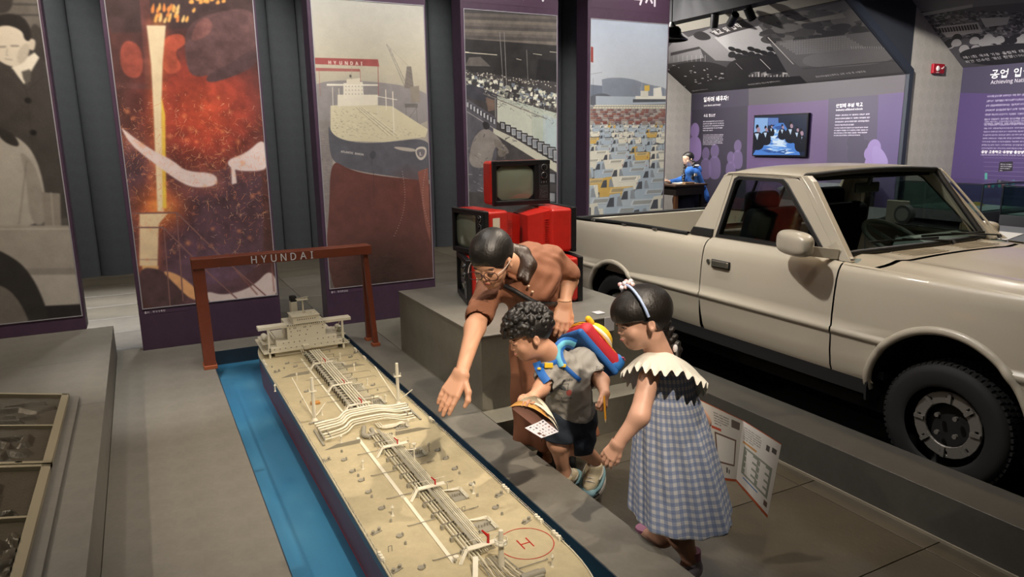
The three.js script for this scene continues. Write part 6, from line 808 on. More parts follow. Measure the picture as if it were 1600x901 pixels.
function net(f, lo, hi, h) {
  const nx = Math.ceil((hi.x - lo.x) / h) + 1, ny = Math.ceil((hi.y - lo.y) / h) + 1, nz = Math.ceil((hi.z - lo.z) / h) + 1, F = new Float32Array(nx * ny * nz), id = new Int32Array(nx * ny * nz).fill(-1), I = (i, j, k) => i + nx * (j + ny * k);
  const Bk = 5, far = h * Bk * 1.45;   // blocks that lie well away from the surface are filled with one value
  for (let K = 0; K < nz; K += Bk) for (let J = 0; J < ny; J += Bk) for (let q0 = 0; q0 < nx; q0 += Bk) {
    const c = f(lo.x + (q0 + Bk / 2) * h, lo.y + (J + Bk / 2) * h, lo.z + (K + Bk / 2) * h), skip = Math.abs(c) > far;
    for (let k = K; k < Math.min(nz, K + Bk); k++) for (let j = J; j < Math.min(ny, J + Bk); j++) for (let i = q0; i < Math.min(nx, q0 + Bk); i++) F[I(i, j, k)] = skip ? c : f(lo.x + i * h, lo.y + j * h, lo.z + k * h);
  }
  const pos = [], idx = [];
  for (let k = 0; k < nz - 1; k++) for (let j = 0; j < ny - 1; j++) for (let i = 0; i < nx - 1; i++) {
    let sx = 0, sy = 0, sz = 0, n = 0; const m0 = F[I(i, j, k)]; if (Math.abs(m0) > h * 3) continue; const v = []; for (let c = 0; c < 8; c++) v.push(F[I(i + (c & 1), j + (c >> 1 & 1), k + (c >> 2))]);
    for (let c = 0; c < 8; c++) for (const b of [1, 2, 4]) if (!(c & b)) { const e = c | b; if ((v[c] < 0) !== (v[e] < 0)) { const t = v[c] / (v[c] - v[e]); sx += (c & 1) + (b === 1 ? t : 0); sy += (c >> 1 & 1) + (b === 2 ? t : 0); sz += (c >> 2) + (b === 4 ? t : 0); n++; } }
    if (n) { id[I(i, j, k)] = pos.length / 3; pos.push(lo.x + (i + sx / n) * h, lo.y + (j + sy / n) * h, lo.z + (k + sz / n) * h); }
  }
  const q = (a, b, c, d, flip) => { if (a < 0 || b < 0 || c < 0 || d < 0) return; if (flip) idx.push(a, c, b, a, d, c); else idx.push(a, b, c, a, c, d); };
  for (let k = 1; k < nz - 1; k++) for (let j = 1; j < ny - 1; j++) for (let i = 1; i < nx - 1; i++) {
    const s = F[I(i, j, k)] < 0;
    if (s !== F[I(i + 1, j, k)] < 0) q(id[I(i, j - 1, k - 1)], id[I(i, j, k - 1)], id[I(i, j, k)], id[I(i, j - 1, k)], !s);
    if (s !== F[I(i, j + 1, k)] < 0) q(id[I(i - 1, j, k - 1)], id[I(i - 1, j, k)], id[I(i, j, k)], id[I(i, j, k - 1)], !s);
    if (s !== F[I(i, j, k + 1)] < 0) q(id[I(i - 1, j - 1, k)], id[I(i, j - 1, k)], id[I(i, j, k)], id[I(i - 1, j, k)], !s);
  }
  const nor = new Float32Array(pos.length), e = h * .6; for (let i = 0; i < pos.length; i += 3) { const [x, y, z] = [pos[i], pos[i + 1], pos[i + 2]], gx = f(x + e, y, z) - f(x - e, y, z), gy = f(x, y + e, z) - f(x, y - e, z), gz = f(x, y, z + e) - f(x, y, z - e), L = Math.hypot(gx, gy, gz) || 1; nor[i] = gx / L; nor[i + 1] = gy / L; nor[i + 2] = gz / L; }
  const g = new THREE.BufferGeometry(); g.setAttribute('position', new THREE.Float32BufferAttribute(pos, 3)); g.setAttribute('normal', new THREE.BufferAttribute(nor, 3)); g.setIndex(idx); return g;
}
const boxOf = (pts, m) => { const b = new THREE.Box3().setFromPoints(pts); b.min.addScalar(-m); b.max.addScalar(m); return [b.min, b.max]; };
const keepUv = (g, f) => { const p = g.attributes.position, uv = new Float32Array(p.count * 2); for (let i = 0; i < p.count; i++) { const [u, v] = f(p.getX(i), p.getY(i), p.getZ(i)); uv[2 * i] = u; uv[2 * i + 1] = v; } g.setAttribute('uv', new THREE.BufferAttribute(uv, 2)); return g; };
// a patch laid onto a field: grid in the u, v plane pushed along -n until it meets the surface
function patch(f, o, u, v, w, h, nx = 16, ny = 16, lift = .0015) { const n = u.clone().cross(v).normalize(), g = new THREE.PlaneGeometry(w, h, nx, ny), p = g.attributes.position; for (let i = 0; i < p.count; i++) { const q = o.clone().addScaledVector(u, p.getX(i)).addScaledVector(v, p.getY(i)).addScaledVector(n, .12); for (let k = 0; k < 40; k++) { const d = f(q.x, q.y, q.z) - lift; if (Math.abs(d) < 2e-4) break; q.addScaledVector(n, -d * .9); } p.setXYZ(i, q.x, q.y, q.z); } g.computeVertexNormals(); return g; }
function headFrame(c, fwd, up) { const z = fwd.clone().normalize(), x = up.clone().cross(z).normalize(), y = z.clone().cross(x); return { c, x, y, z, at: (a, b, d, s) => c.clone().addScaledVector(x, a * s).addScaledVector(y, b * s).addScaledVector(z, d * s) }; }
function headField(h, s, child) {   // s = head height
  const E = (a, b, d, rx, ry, rz) => ell(h.at(a, b, d, s), h.x, h.y, h.z, rx * s, ry * s, rz * s), j = child ? .9 : 1;
  const skull = uni(.05 * s, E(0, .13, -.06, .345, .375, .43), E(0, -.10, .10, .275, .36, .275), E(0, -.33 * (child ? .93 : 1), .17, .16 * j, .14, .15), E(.15, -.14, .23, .11, .11, .09), E(-.15, -.14, .23, .11, .11, .09), E(0, .07, .31, .18, .045, .05));
  const eyes = sub(.03 * s, skull, E(.125, -.005, .43, .075, .05, .09), E(-.125, -.005, .43, .075, .05, .09)), lids = uni(.012 * s, E(.122, -.008, .325, .068, .042, .05), E(-.122, -.008, .325, .068, .042, .05));
  const nz = child ? .38 : .405; return sub(.012 * s, uni(.028 * s, eyes, lids, cap(h.at(0, .02, .335, s), h.at(0, -.12, nz, s), .026 * s, .04 * s), E(.04, -.135, .365, .03, .026, .03), E(-.04, -.135, .365, .03, .026, .03), E(0, -.225, .335, .085, .026, .05), E(0, -.265, .325, .07, .028, .05), E(.352, -.05, -.03, child ? .034 : .03, .11, .066), E(-.352, -.05, -.03, child ? .034 : .03, .11, .066)), E(.385, -.035, -.02, .02, .06, .035), E(-.385, -.035, -.02, .02, .06, .035));
}
function faceParts(h, s, par, rel, lipC = 0xa5594f) {
  const blob = (a, b, d, rx, ry, rz, rot = 0) => { const g = new THREE.SphereGeometry(1, 14, 10).scale(rx * s, ry * s, rz * s).rotateZ(rot); g.applyMatrix4(new THREE.Matrix4().makeBasis(h.x, h.y, h.z)); const q = h.at(a, b, d, s); return rel(uvm(g.translate(q.x, q.y, q.z))); };
  const dark = std(0x1a1210, .5);
  for (const k of [-1, 1]) { part('eye', blob(k * .122, -.026, .362, .058, .011, .018, k * -.08), dark, par); part('eyebrow', blob(k * .13, .07, .335, .075, .011, .03, k * -.1), dark, par); }
  part('lips', blob(0, -.243, .365, .066, .024, .03), std(lipC, .45), par);
}
// five fingers: wrist point, finger direction, back-of-hand normal, thumb side (+1 / -1), curls
function handField(w, dir, back, side, s, curl = .25, spread = .06, thumbOut = .6) {
  const f = dir.clone().normalize(), n = back.clone().addScaledVector(f, -back.dot(f)).normalize(), a = f.clone().cross(n).normalize().multiplyScalar(side), at = (x, y, z) => w.clone().addScaledVector(f, x * s).addScaledVector(a, y * s).addScaledVector(n, z * s), fs = [], pts = [];
  const base = [[.50, .185], [.53, .062], [.51, -.06], [.47, -.178]], len = [.40, .45, .41, .32];
  const palm = uni(.08 * s, ...base.map(([x, y]) => cap(at(.03, y * .62, 0), at(x * .96, y * .95, 0), .085 * s, .08 * s)));
  base.forEach(([x, y], i) => { let p = at(x, y, 0), ang = curl * .5, L = len[i]; const out = f.clone().addScaledVector(a, spread * (1.5 - i)).normalize(); [.45, .31, .24].forEach((q, k) => { const d = out.clone().multiplyScalar(Math.cos(ang)).addScaledVector(n, -Math.sin(ang)), e = p.clone().addScaledVector(d, q * L * s); fs.push(cap(p, e, (.066 - k * .008) * s, (.060 - k * .009) * s)); p = e; ang += curl * (k ? .9 : 1.2); pts.push(p); }); });
  { const t0 = at(.12, .15, -.02), t1 = at(.30, .15 + thumbOut * .25, -.06), t2 = at(.46, .16 + thumbOut * .34, -.09), t3 = at(.60, .15 + thumbOut * .33, -.12); fs.push(uni(.04 * s, cap(t0, t1, .085 * s, .072 * s), cap(t1, t2, .07 * s, .062 * s), cap(t2, t3, .06 * s, .045 * s))); pts.push(t3, t1); }
  let d = palm; const F = (x, y, z) => { let v = d(x, y, z); for (const q of fs) v = smin(v, q(x, y, z), .018 * s); return v; };
  return { f: F, pts: [...pts, w], at };
}
const headBox = (h, S, m, more = []) => boxOf([...[-1, 1].flatMap((a) => [-.52, .66].flatMap((b) => [-.64, .56].map((d) => h.at(a * .46, b, d, S)))), ...more], m);
const skinMat = (c) => phys(c, .5, { sheen: .2, sheenRoughness: .6 });
const hairMat = (c) => phys(c, .46, { clearcoat: .08, clearcoatRoughness: .4, bumpMap: grain, bumpScale: .001 });
const wob = (x, y, z, k) => Math.sin(x * k + 1.3 * Math.sin(y * k * .7)) * Math.sin(y * k * 1.1 + 1.7 * Math.sin(z * k * .6)) * Math.sin(z * k * .9 + x * k * .5);
const strand = (u) => .00009 * (Math.sin(u * 330) + Math.sin(u * 571 + 1) + Math.sin(u * 901 + 2));

// ---------------------------------------------------------------- the woman pointing at the ship
{
  const F = atF, base = V(1.70, 0, 2.84), o = thing('person', 'woman in a brown shirt dress and glasses bending forward and pointing at the tanker', 'person', base), rel = (g) => g.translate(-base.x, -base.y, -base.z);
  const skin = skinMat(0xc79678), cloth = std(0x81533b, .8, { bumpMap: grain, bumpScale: .0006 }), S = .222;
  const hip = F(842, 500, 3.34), waist = F(838, 468, 3.22), chest = F(822, 430, 3.07), neckB = F(812, 418, 2.99), neckT = F(793, 408, 2.93), shR = F(766, 452, 3.04), elR = F(742, 512, 2.86), wrR = F(721, 583, 2.66), shL = F(860, 403, 3.12), elL = F(889, 438, 3.20), wrL = F(882, 473, 3.12);
  const h = headFrame(F(768, 407, 2.83), dirOf(-.36, -.60, .72), dirOf(-.22, .78, .58));
  const head = uni(.02, headField(h, S), cap(neckT, neckB, .048, .056));
  const hR = handField(wrR, F(691, 637, 2.62).sub(wrR), dirOf(-.35, .35, .87), -1, .172, .12, .0, .75), hL = handField(wrL, F(876, 503, 3.10).sub(wrL), dirOf(.1, .2, 1), -1, .168, .35, .04, .4);
  const ankR = V(1.63, .09, 2.80), ankL = V(1.78, .09, 2.86), knR = V(1.62, .47, 2.82), knL = V(1.77, .47, 2.88);
  const limbs = uni(.03, cap(shR, elR, .043, .039), cap(elR, wrR, .039, .026), cap(shL, elL, .046, .038), cap(elL, wrL, .037, .026), cap(chest, neckB, .07, .052), cap(shR, shL, .034, .034), cap(hip, chest, .085, .08), cap(hip, knR, .07, .055), cap(hip, knL, .07, .055), cap(knR, ankR, .055, .034), cap(knL, ankL, .055, .034), cap(ankR, V(1.58, .03, 2.70), .034, .026), cap(ankL, V(1.73, .03, 2.75), .034, .026));
  const G = [net(limbs, ...boxOf([shR, shL, wrR, wrL, hip, chest, V(1.58, .02, 2.70), ankL], .14), .012), net(head, ...headBox(h, S, .01, [neckB]), .0035), net(uni(.02, hR.f, cap(elR, wrR, .039, .026)), ...boxOf(hR.pts, .02), .003), net(uni(.02, hL.f, cap(elL, wrL, .037, .026)), ...boxOf(hL.pts, .02), .003)];
  const body = part('body', rel(mg(G)), skin, o, 'fair skin'); faceParts(h, S, o, rel, 0xa3544c);
  // dress: blouse, sleeves, skirt with soft folds
  const fold = (x, y, z) => .009 * wob(x, y * 1.4, z, 24) + .004 * wob(x + .3, y, z * 1.3, 58);
  const blouse0 = uni(.05, cap(waist, chest, .125, .135), cap(chest, neckB, .125, .075), cap(shR, chest, .054, .105), cap(shL, chest, .054, .105), ell(F(826, 452, 3.0), eR, eU, eB, .105, .075, .085), cap(hip, waist, .14, .118));
  const slv = uni(.03, cap(shR, F(749, 493, 2.91), .056, .06), cap(shL, F(886, 425, 3.17), .054, .056));
  const blouse = sub(.008, (x, y, z) => smin(blouse0(x, y, z), slv(x, y, z), .03) + fold(x, y, z), cap(neckB.clone().lerp(neckT, .35), neckT.clone().lerp(h.c, .3), .062, .07), cap(F(748, 500, 2.895), elR.clone().lerp(wrR, .3), .05, .045), cap(F(888, 431, 3.18), wrL, .046, .042));
  const skirt = (x, y, z) => { const t = Math.max(0, Math.min(1, (hip.y + .06 - y) / (hip.y + .06 - .19))), cx = hip.x + (1.685 - hip.x) * t, cz = hip.z + (-2.80 - hip.z) * t, a = Math.atan2(z - cz, x - cx), r = .125 + .085 * t ** .8 + (.006 + .014 * t) * Math.sin(a * 8 + 1.5 * Math.sin(y * 7)) + .004 * Math.sin(y * 26 + a * 3); const dd = Math.hypot((x - cx) * 1.0, (z - cz) * 1.12) - r; return smax(smax(dd * .8, y - (hip.y + .07), .01), .185 - y + .012 * Math.sin(a * 2), .01); };
  const bg = net(blouse, ...boxOf([waist, chest, shR, shL, neckB, hip, F(749, 493, 2.91), F(888, 424, 3.17)], .19), .007); part('blouse', rel(uvm(bg)), cloth, o, 'brown short sleeved blouse');
  part('skirt', rel(uvm(net(skirt, new THREE.Vector3(1.36, .15, -3.12), new THREE.Vector3(1.98, hip.y + .1, -2.5), .009))), cloth, o, 'long brown skirt');
  { const l = [[-1, F(806, 432, 2.93)], [1, F(834, 424, 2.97)]].map(([k, p]) => { const g = new THREE.BoxGeometry(.085, .006, .05).rotateX(.5).rotateZ(k * .5); return g.translate(p.x, p.y, p.z); }); for (const g of l) part('collar', rel(uvm(g)), cloth, o); for (const [px, py, d] of [[826, 447, 2.89], [832, 456, 2.90]]) { const q = F(px, py, d); part('button', rel(uvm(new THREE.SphereGeometry(.006, 8, 6).translate(q.x, q.y, q.z))), std(0xb59b80, .4), o); } }
  for (const [a, b] of [[ankR, V(1.57, .028, 2.69)], [ankL, V(1.72, .028, 2.74)]]) part('shoe', rel(uvm(net(sub(.005, uni(.03, cap(a.clone().setY(.05), b, .048, .04), cap(a.clone().setY(.06), a, .045, .045)), (x, y) => y - .004), ...boxOf([a, b], .07), .007))), std(0x17161a, .6), o, 'black shoe');
  // hair, swept back into a low pony tail
  const hair = sub(.012, (x, y, z) => ell(h.at(0, .15, -.08, S), h.x, h.y, h.z, .385 * S, .415 * S, .475 * S)(x, y, z) + strand((x - h.c.x) * h.x.x + (y - h.c.y) * h.x.y + (z - h.c.z) * h.x.z), (x, y, z) => { const dx = x - h.c.x, dy = y - h.c.y, dz = z - h.c.z, u = (dx * h.x.x + dy * h.x.y + dz * h.x.z) / S, v = (dx * h.y.x + dy * h.y.y + dz * h.y.z) / S, w = (dx * h.z.x + dy * h.z.y + dz * h.z.z) / S; return (.20 - w + Math.max(0, v + .05) * .90 + Math.abs(u) * .04) * S; }, ell(h.at(.36, -.08, .02, S), h.x, h.y, h.z, .09 * S, .17 * S, .12 * S), ell(h.at(-.36, -.08, .02, S), h.x, h.y, h.z, .09 * S, .17 * S, .12 * S));
  const tail = uni(.02, cap(F(800, 395, 2.95), F(815, 398, 2.96), .042, .036), cap(F(815, 398, 2.96), F(826, 415, 2.93), .036, .032), cap(F(826, 415, 2.945), F(823, 438, 2.90), .034, .014), cap(F(820, 410, 2.94), F(812, 432, 2.90), .026, .010));
  part('hair', rel(uvm(mg([net(hair, ...headBox(h, S, .01), .004)]))), hairMat(0x15110e), o, 'black hair tied back'); part('pony_tail', rel(uvm(net((x, y, z) => tail(x, y, z) + strand(x * 1.2 + z * .8), ...boxOf([F(800, 395, 2.98), F(826, 415, 2.945), F(823, 440, 2.90), F(812, 432, 2.90)], .05), .004))), hairMat(0x2e1d13), o, 'brown black pony tail');
  // glasses
  const gl = new THREE.Group(); gl.name = 'glasses'; o.add(gl); gl.userData.label = 'dark rimmed glasses'; const fm = std(0x3a1f22, .35), P3 = (a, b, d) => h.at(a, b, d, S);
  for (const k of [-1, 1]) { const ring = Array.from({ length: 20 }, (_, i) => { const a = i / 20 * 6.2832, m = Math.pow(Math.abs(Math.cos(a)) ** 3.2 + Math.abs(Math.sin(a)) ** 3.2, -1 / 3.2); return P3(k * .155 + .125 * Math.cos(a) * m, -.045 + .085 * Math.sin(a) * m, .425 - .05 * Math.abs(.155 + .125 * Math.cos(a) * m * 1) ); }); part('rim', rel(uvm(tube(ring, .0016, 6, 48, true))), fm, gl); part('temple', rel(uvm(tube([P3(k * .29, -.0, .40), P3(k * .355, .0, .2), P3(k * .37, .01, -.03)], .002, 6, 12))), std(0xc9b8b0, .3, { metalness: .5 }), gl); }
  part('bridge', rel(uvm(tube([P3(-.035, -.03, .425), P3(0, -.02, .435), P3(.035, -.03, .425)], .002, 6, 8))), fm, gl);
  // shoulder bag strap and waist belt
  const onB = (p, e) => { const q = p.clone(); for (let k = 0; k < 30; k++) { const d = blouse(q.x, q.y, q.z) - e; if (Math.abs(d) < 5e-4) break; q.addScaledVector(eB, d < 0 ? -d : -d); } return q; };
  { const pts = [[788, 446, 2.7], [800, 452, 2.7], [812, 459, 2.7], [824, 466, 2.72], [838, 473, 2.75], [852, 476, 2.8], [868, 476, 2.9], [880, 474, 3.0]].map(([x, y, d]) => onB(F(x, y, d), .004)); const g = tube(pts, .011, 6, 40); part('bag_strap', rel(uvm(g)), std(0x121113, .6), o, 'black shoulder bag strap'); }
  part('bracelet', rel(uvm(new THREE.TorusGeometry(.029, .0016, 6, 24).rotateX(Math.PI / 2).translate(wrL.x, wrL.y + .012, wrL.z))), std(0xb79b78, .3, { metalness: .6 }), o);
}

// ---------------------------------------------------------------- the boy with the backpack
{
  const F = atF, base = V(1.64, 0, 2.5), o = thing('person', 'small boy with curly black hair, grey T-shirt and denim shorts leaning forward', 'person', base), rel = (g) => g.translate(-base.x, -base.y, -base.z);
  const skin = skinMat(0xc9987c), S = .205, denim = std(0x1c2531, .85, { bumpMap: grain, bumpScale: .0012 }), grey = std(0x8d8a84, .85, { bumpMap: grain, bumpScale: .0008 });
  const neckT = F(856, 556, 2.85), neckB = F(864, 559, 2.89), chest = F(886, 594, 2.94), waist = F(890, 626, 3.0), hip = F(893, 648, 3.06), shR = F(855, 586, 2.83), elR = F(846, 606, 2.77), wrR = F(832, 620, 2.72), shL = F(909, 561, 2.98), elL = F(940, 595, 2.94), wrL = F(945, 614, 2.87);
  const hpR = F(875, 655, 3.0), hpL = F(908, 650, 3.08), knR = F(872, 690, 3.02), knL = F(903, 695, 3.08), anR = F(881, 735, 3.16), anL = F(935, 722, 3.24);
  const h = headFrame(F(826, 524, 2.80), dirOf(-.90, -.36, .22), dirOf(-.30, .93, .18));
  const head = uni(.016, headField(h, S, true), cap(h.at(0, -.3, -.14, S), neckB, .046, .052));
  const hL = handField(wrL, F(943, 640, 2.83).sub(wrL), dirOf(.8, .1, .55), 1, .105, 1.15, .02, .25), hR = handField(wrR, F(820, 621, 2.66).sub(wrR), dirOf(.1, .95, .3), -1, .105, .5, .04, .4);
  const limbs = uni(.025, cap(shR, elR, .034, .03), cap(elR, wrR, .029, .021), cap(shL, elL, .034, .03), cap(elL, wrL, .029, .021), cap(chest, neckB, .06, .042), cap(waist, chest, .065, .065), cap(hip, waist, .07, .07), cap(hpR, knR, .052, .045), cap(hpL, knL, .052, .045), cap(knR, anR, .043, .027), cap(knL, anL, .043, .027), cap(anR, anR.clone().setY(.05), .028, .03), cap(anL, anL.clone().setY(.07), .028, .03));
  const hb = headBox(h, S, .012);
  part('body', rel(mg([net(limbs, ...boxOf([shR, shL, wrR, wrL, hip, anR, anL, V(anL.x, .02, -anL.z)], .1), .010), net(head, ...hb, .0035), net(uni(.015, hL.f, cap(elL, wrL, .029, .021)), ...boxOf(hL.pts, .016), .0028), net(uni(.015, hR.f, cap(elR, wrR, .029, .021)), ...boxOf(hR.pts, .016), .0028)])), skin, o, 'fair skin'); faceParts(h, S, o, rel, 0xb06a62);
  // curly hair
  const loc = (x, y, z) => { const dx = x - h.c.x, dy = y - h.c.y, dz = z - h.c.z; return [(dx * h.x.x + dy * h.x.y + dz * h.x.z) / S, (dx * h.y.x + dy * h.y.y + dz * h.y.z) / S, (dx * h.z.x + dy * h.z.y + dz * h.z.z) / S]; };
  const curls = []; for (let k = 0; k < 170; k++) { const a = k * 2.399 + rr(-.3, .3), yy = 1 - (k + .5) / 170 * 1.25, r = Math.sqrt(Math.max(0, 1 - yy * yy)), p = [r * Math.cos(a) * .40, .17 + yy * .44, -.05 + r * Math.sin(a) * .49]; if (p[2] > .12 && p[1] < .13) continue; if (p[2] > -.12 && p[1] < .02) continue; curls.push(ell(h.at(...p, S), h.x, h.y, h.z, rr(.04, .075) * S, rr(.035, .07) * S, rr(.04, .075) * S)); }
  const cap0 = ell(h.at(0, .17, -.06, S), h.x, h.y, h.z, .395 * S, .42 * S, .49 * S);
  const hairF = sub(.01, (x, y, z) => { let d = cap0(x, y, z); if (d < .03) for (const c of curls) d = smin(d, c(x, y, z), .005); return d + .0006 * wob(x, y, z, 420); }, (x, y, z) => { const [u, v, w] = loc(x, y, z); return Math.max(v - .10 - Math.max(0, .06 - w) * .0, .06 - w + Math.abs(u) * .2) * S; }, (x, y, z) => { const [u, v, w] = loc(x, y, z); return Math.max(v - .02 + Math.max(0, -.05 - w) * .85, -.42 - w) * S; });
  part('hair', rel(uvm(net(hairF, hb[0].clone().addScalar(-.015), hb[1].clone().addScalar(.015), .004))), hairMat(0x14110f), o, 'curly black hair');
  // T-shirt
  const fold = (x, y, z) => .007 * wob(x, y * 1.3, z, 34) + .003 * wob(x + .2, y, z * 1.4, 80);
  const tee = sub(.006, (x, y, z) => uni(.035, cap(waist.clone().lerp(hip, .35), chest, .104, .088), cap(chest, neckB, .088, .056), cap(shR, shL, .042, .044), cap(shR, shR.clone().lerp(elR, .75), .042, .047), cap(shL, shL.clone().lerp(elL, .72), .042, .049))(x, y, z) + fold(x, y, z), cap(neckB.clone().lerp(neckT, .1), h.at(0, -.2, -.1, S), .046, .056), cap(shR.clone().lerp(elR, .8), wrR, .044, .04), cap(shL.clone().lerp(elL, .78), wrL, .045, .04), (x, y, z) => y - (waist.y - .075) + (x - waist.x) * .25);
  part('t_shirt', rel(uvm(net(tee, ...boxOf([waist, hip, chest, shR, shL, neckB, elL], .15), .006))), grey, o, 'grey T-shirt');
  { const tex = canvasTex(256, 256, (c) => { c.fillStyle = '#8d8a84'; c.fillRect(0, 0, 256, 256); c.fillStyle = '#2b2d30'; c.font = 'bold 34px sans-serif'; c.fillText('Kids', 120, 50); c.fillText('LOOK', 96, 236); c.fillStyle = '#5a5c60'; c.beginPath(); c.ellipse(105, 110, 46, 22, .4, 0, 7); c.fill(); c.fillStyle = '#33363a'; c.beginPath(); c.ellipse(96, 120, 22, 12, .6, 0, 7); c.fill(); c.fillStyle = '#a8544f'; c.beginPath(); c.ellipse(170, 160, 24, 34, .2, 0, 7); c.fill(); c.fillStyle = '#b9aa96'; c.fillRect(60, 170, 50, 12); c.strokeStyle = '#3a3d40'; c.lineWidth = 5; c.strokeRect(92, 74, 70, 60); });
    const c0 = F(884, 606, 2.86), u = dirOf(.9, -.12, .4), v = dirOf(.1, .9, .25); v.addScaledVector(u, -v.dot(u)).normalize(); part('shirt_print', rel(patch(tee, c0, u, v, .11, .11)), std(0xffffff, .85, { map: tex }), o, 'printed picture and words'); }
  const shorts = sub(.006, (x, y, z) => uni(.03, cap(waist.clone().lerp(hip, .6), hip, .092, .096), cap(hpR, hpR.clone().lerp(knR, .88), .072, .07), cap(hpL, hpL.clone().lerp(knL, .88), .072, .073))(x, y, z) + .003 * Math.sin(x * 60 + y * 80) + .002 * Math.sin(z * 110 + y * 30), (x, y, z) => Math.max(y - knR.y - .012 + (x - knR.x) * .15, cap(knR.clone().lerp(anR, -.4), anR, .07, .06)(x, y, z)), (x, y, z) => y - knL.y + .03);
  part('shorts', rel(uvm(net(shorts, ...boxOf([waist, hip, hpR, hpL, knR, knL], .13), .007))), denim, o, 'dark denim shorts');
  // socks and trainers
  const sockM = std(0xd6d3d0, .8), white = std(0xd9d8d2, .6), pale = std(0xcfc4a6, .6), blue = std(0x7fa9b5, .6), blk = std(0x25282b, .6);
  const trainer = (an, toe, heelUp) => {
    const flat = toe.clone().sub(an); flat.y = 0; flat.normalize(); const heel = an.clone().addScaledVector(flat, -.035); heel.y = heelUp; const ax = toe.clone().sub(heel), L = ax.length(); ax.normalize(); const side = ax.clone().cross(new THREE.Vector3(0, 1, 0)).normalize(), up = side.clone().cross(ax).normalize(), at = (t, u, w) => heel.clone().addScaledVector(ax, t * L).addScaledVector(up, u).addScaledVector(side, w);
    const flatten = (f, k) => f, upper = uni(.022, ell(at(.5, .042, 0), ax, up, side, L * .54, .030, .037), ell(at(.2, .056, 0), ax, up, side, .046, .036, .034), cap(at(.22, .075, 0), an, .032, .031));
    const sh = part('trainer', rel(uvm(net(sub(.004, upper, cap(an.clone().addScaledVector(up, .012), an.clone().addScaledVector(up, .06), .029, .03)), ...boxOf([at(-.2, 0, 0), at(1.2, 0, 0), an, at(.5, .1, .05), at(.5, 0, -.05)], .03), .0045))), pale, o, 'cream and pale blue trainer');
    part('sole', rel(uvm(net((x, y, z) => { const b = ell(at(.5, .010, 0), ax, up, side, L * .66, .06, .056)(x, y, z), px = x - heel.x, py = y - heel.y, pz = z - heel.z, u = px * up.x + py * up.y + pz * up.z, t = (px * ax.x + py * ax.y + pz * ax.z); return smax(b, Math.abs(u - .006) - .019 - .002 * Math.sin(t * 190), .006); }, ...boxOf([at(-.25, 0, 0), at(1.25, 0, 0)], .07), .0045))), white, sh, 'chunky white sole');
    for (const k of [-1, 1]) { part('side_overlay', rel(uvm(tube([at(-.02, .045, k * .03), at(.2, .036, k * .043), at(.5, .034, k * .046), at(.8, .034, k * .040), at(.98, .030, k * .02)], .009, 6, 22))), blue, sh, 'pale blue side band'); part('side_stripe', rel(uvm(tube([at(.1, .065, k * .038), at(.35, .058, k * .043), at(.6, .056, k * .038)], .004, 6, 14))), white, sh); }
    part('toe_cap', rel(uvm((() => { const g = new THREE.SphereGeometry(1, 14, 10).scale(.03, .018, .036); g.applyMatrix4(new THREE.Matrix4().makeBasis(ax, up, side)); const q = at(.98, .032, 0); return g.translate(q.x, q.y, q.z); })())), blue, sh); part('toe_bumper', rel(uvm(tube([at(.9, .022, -.044), at(1.08, .02, -.022), at(1.12, .02, 0), at(1.08, .02, .022), at(.9, .022, .044)], .008, 6, 18))), blk, sh, 'dark toe bumper');
    for (let k = 0; k < 4; k++) part('lace', rel(uvm(tube([at(.38 + k * .12, .062 - k * .001, -.024), at(.41 + k * .12, .078 - k * .003, 0), at(.38 + k * .12, .062 - k * .001, .024)], .0035, 5, 8))), white, sh);
    part('sock', rel(uvm(cyl(an.clone().add(new THREE.Vector3(0, -.02, 0)), an.clone().add(new THREE.Vector3(0, .032, 0)), .034, .032, 16))), sockM, o, 'white patterned sock');
  };
  trainer(F(930, 735, 3.22), V(1.605, .042, 2.40).lerp(onY(921, 775, .04), .7), .10); trainer(F(882, 742, 3.17), onY(898, 748, .045), .045);
  // backpack
  const bc = F(925, 545, 3.08), bz = dirOf(.62, .62, -.45), byy = dirOf(-.68, .70, .15); byy.addScaledVector(bz, -byy.dot(bz)).normalize(); const bxx = byy.clone().cross(bz).normalize();
  const bp = thing('backpack', 'small red and blue backpack with a yellow pouch on the boy\'s back', 'backpack', bc), bm = new THREE.Matrix4().makeBasis(bxx, byy, bz), put = (g) => { g.applyMatrix4(bm); return uvm(g); };
  part('main_bag', put(new RoundedBoxGeometry(.20, .25, .075, 5, .035).translate(0, 0, 0)), std(0xb01f2c, .6), bp, 'red bag'); part('back_panel', put(new RoundedBoxGeometry(.205, .255, .03, 4, .014).translate(0, 0, -.038)), std(0x1f5a9c, .6), bp, 'blue back panel'); part('bottom_panel', put(new RoundedBoxGeometry(.2, .07, .082, 4, .03).translate(0, -.098, .002)), std(0x2a6cb0, .6), bp, 'blue bottom panel');
  part('yellow_pouch', put(new THREE.SphereGeometry(.085, 24, 16).scale(1, .9, .62).translate(0, .02, .05)), std(0xe0b31c, .8), bp, 'round yellow pouch'); part('pouch_edge', put(new THREE.TorusGeometry(.078, .01, 8, 30).translate(0, .02, .045)), std(0xe4dcc4, .7), bp); part('pouch_tab', put(new THREE.CapsuleGeometry(.014, .02, 4, 10).translate(-.05, .105, .055)), std(0xe0b31c, .8), bp);
  for (const k of [0, 1]) part('zip', put(tube([[-.085, -.09], [-.095, .05], [-.06, .118], [.06, .118], [.095, .05], [.085, -.09]].map(([x, y]) => new THREE.Vector3(x * (1 + k * .02), y, .012 + k * .012)), .003, 5, 40)), std(0xe3a72a, .5), bp); part('zip_tag', put(new RoundedBoxGeometry(.03, .02, .006, 1, .003).rotateZ(.4).translate(-.09, -.1, .03)), std(0xc05a72, .6), bp);
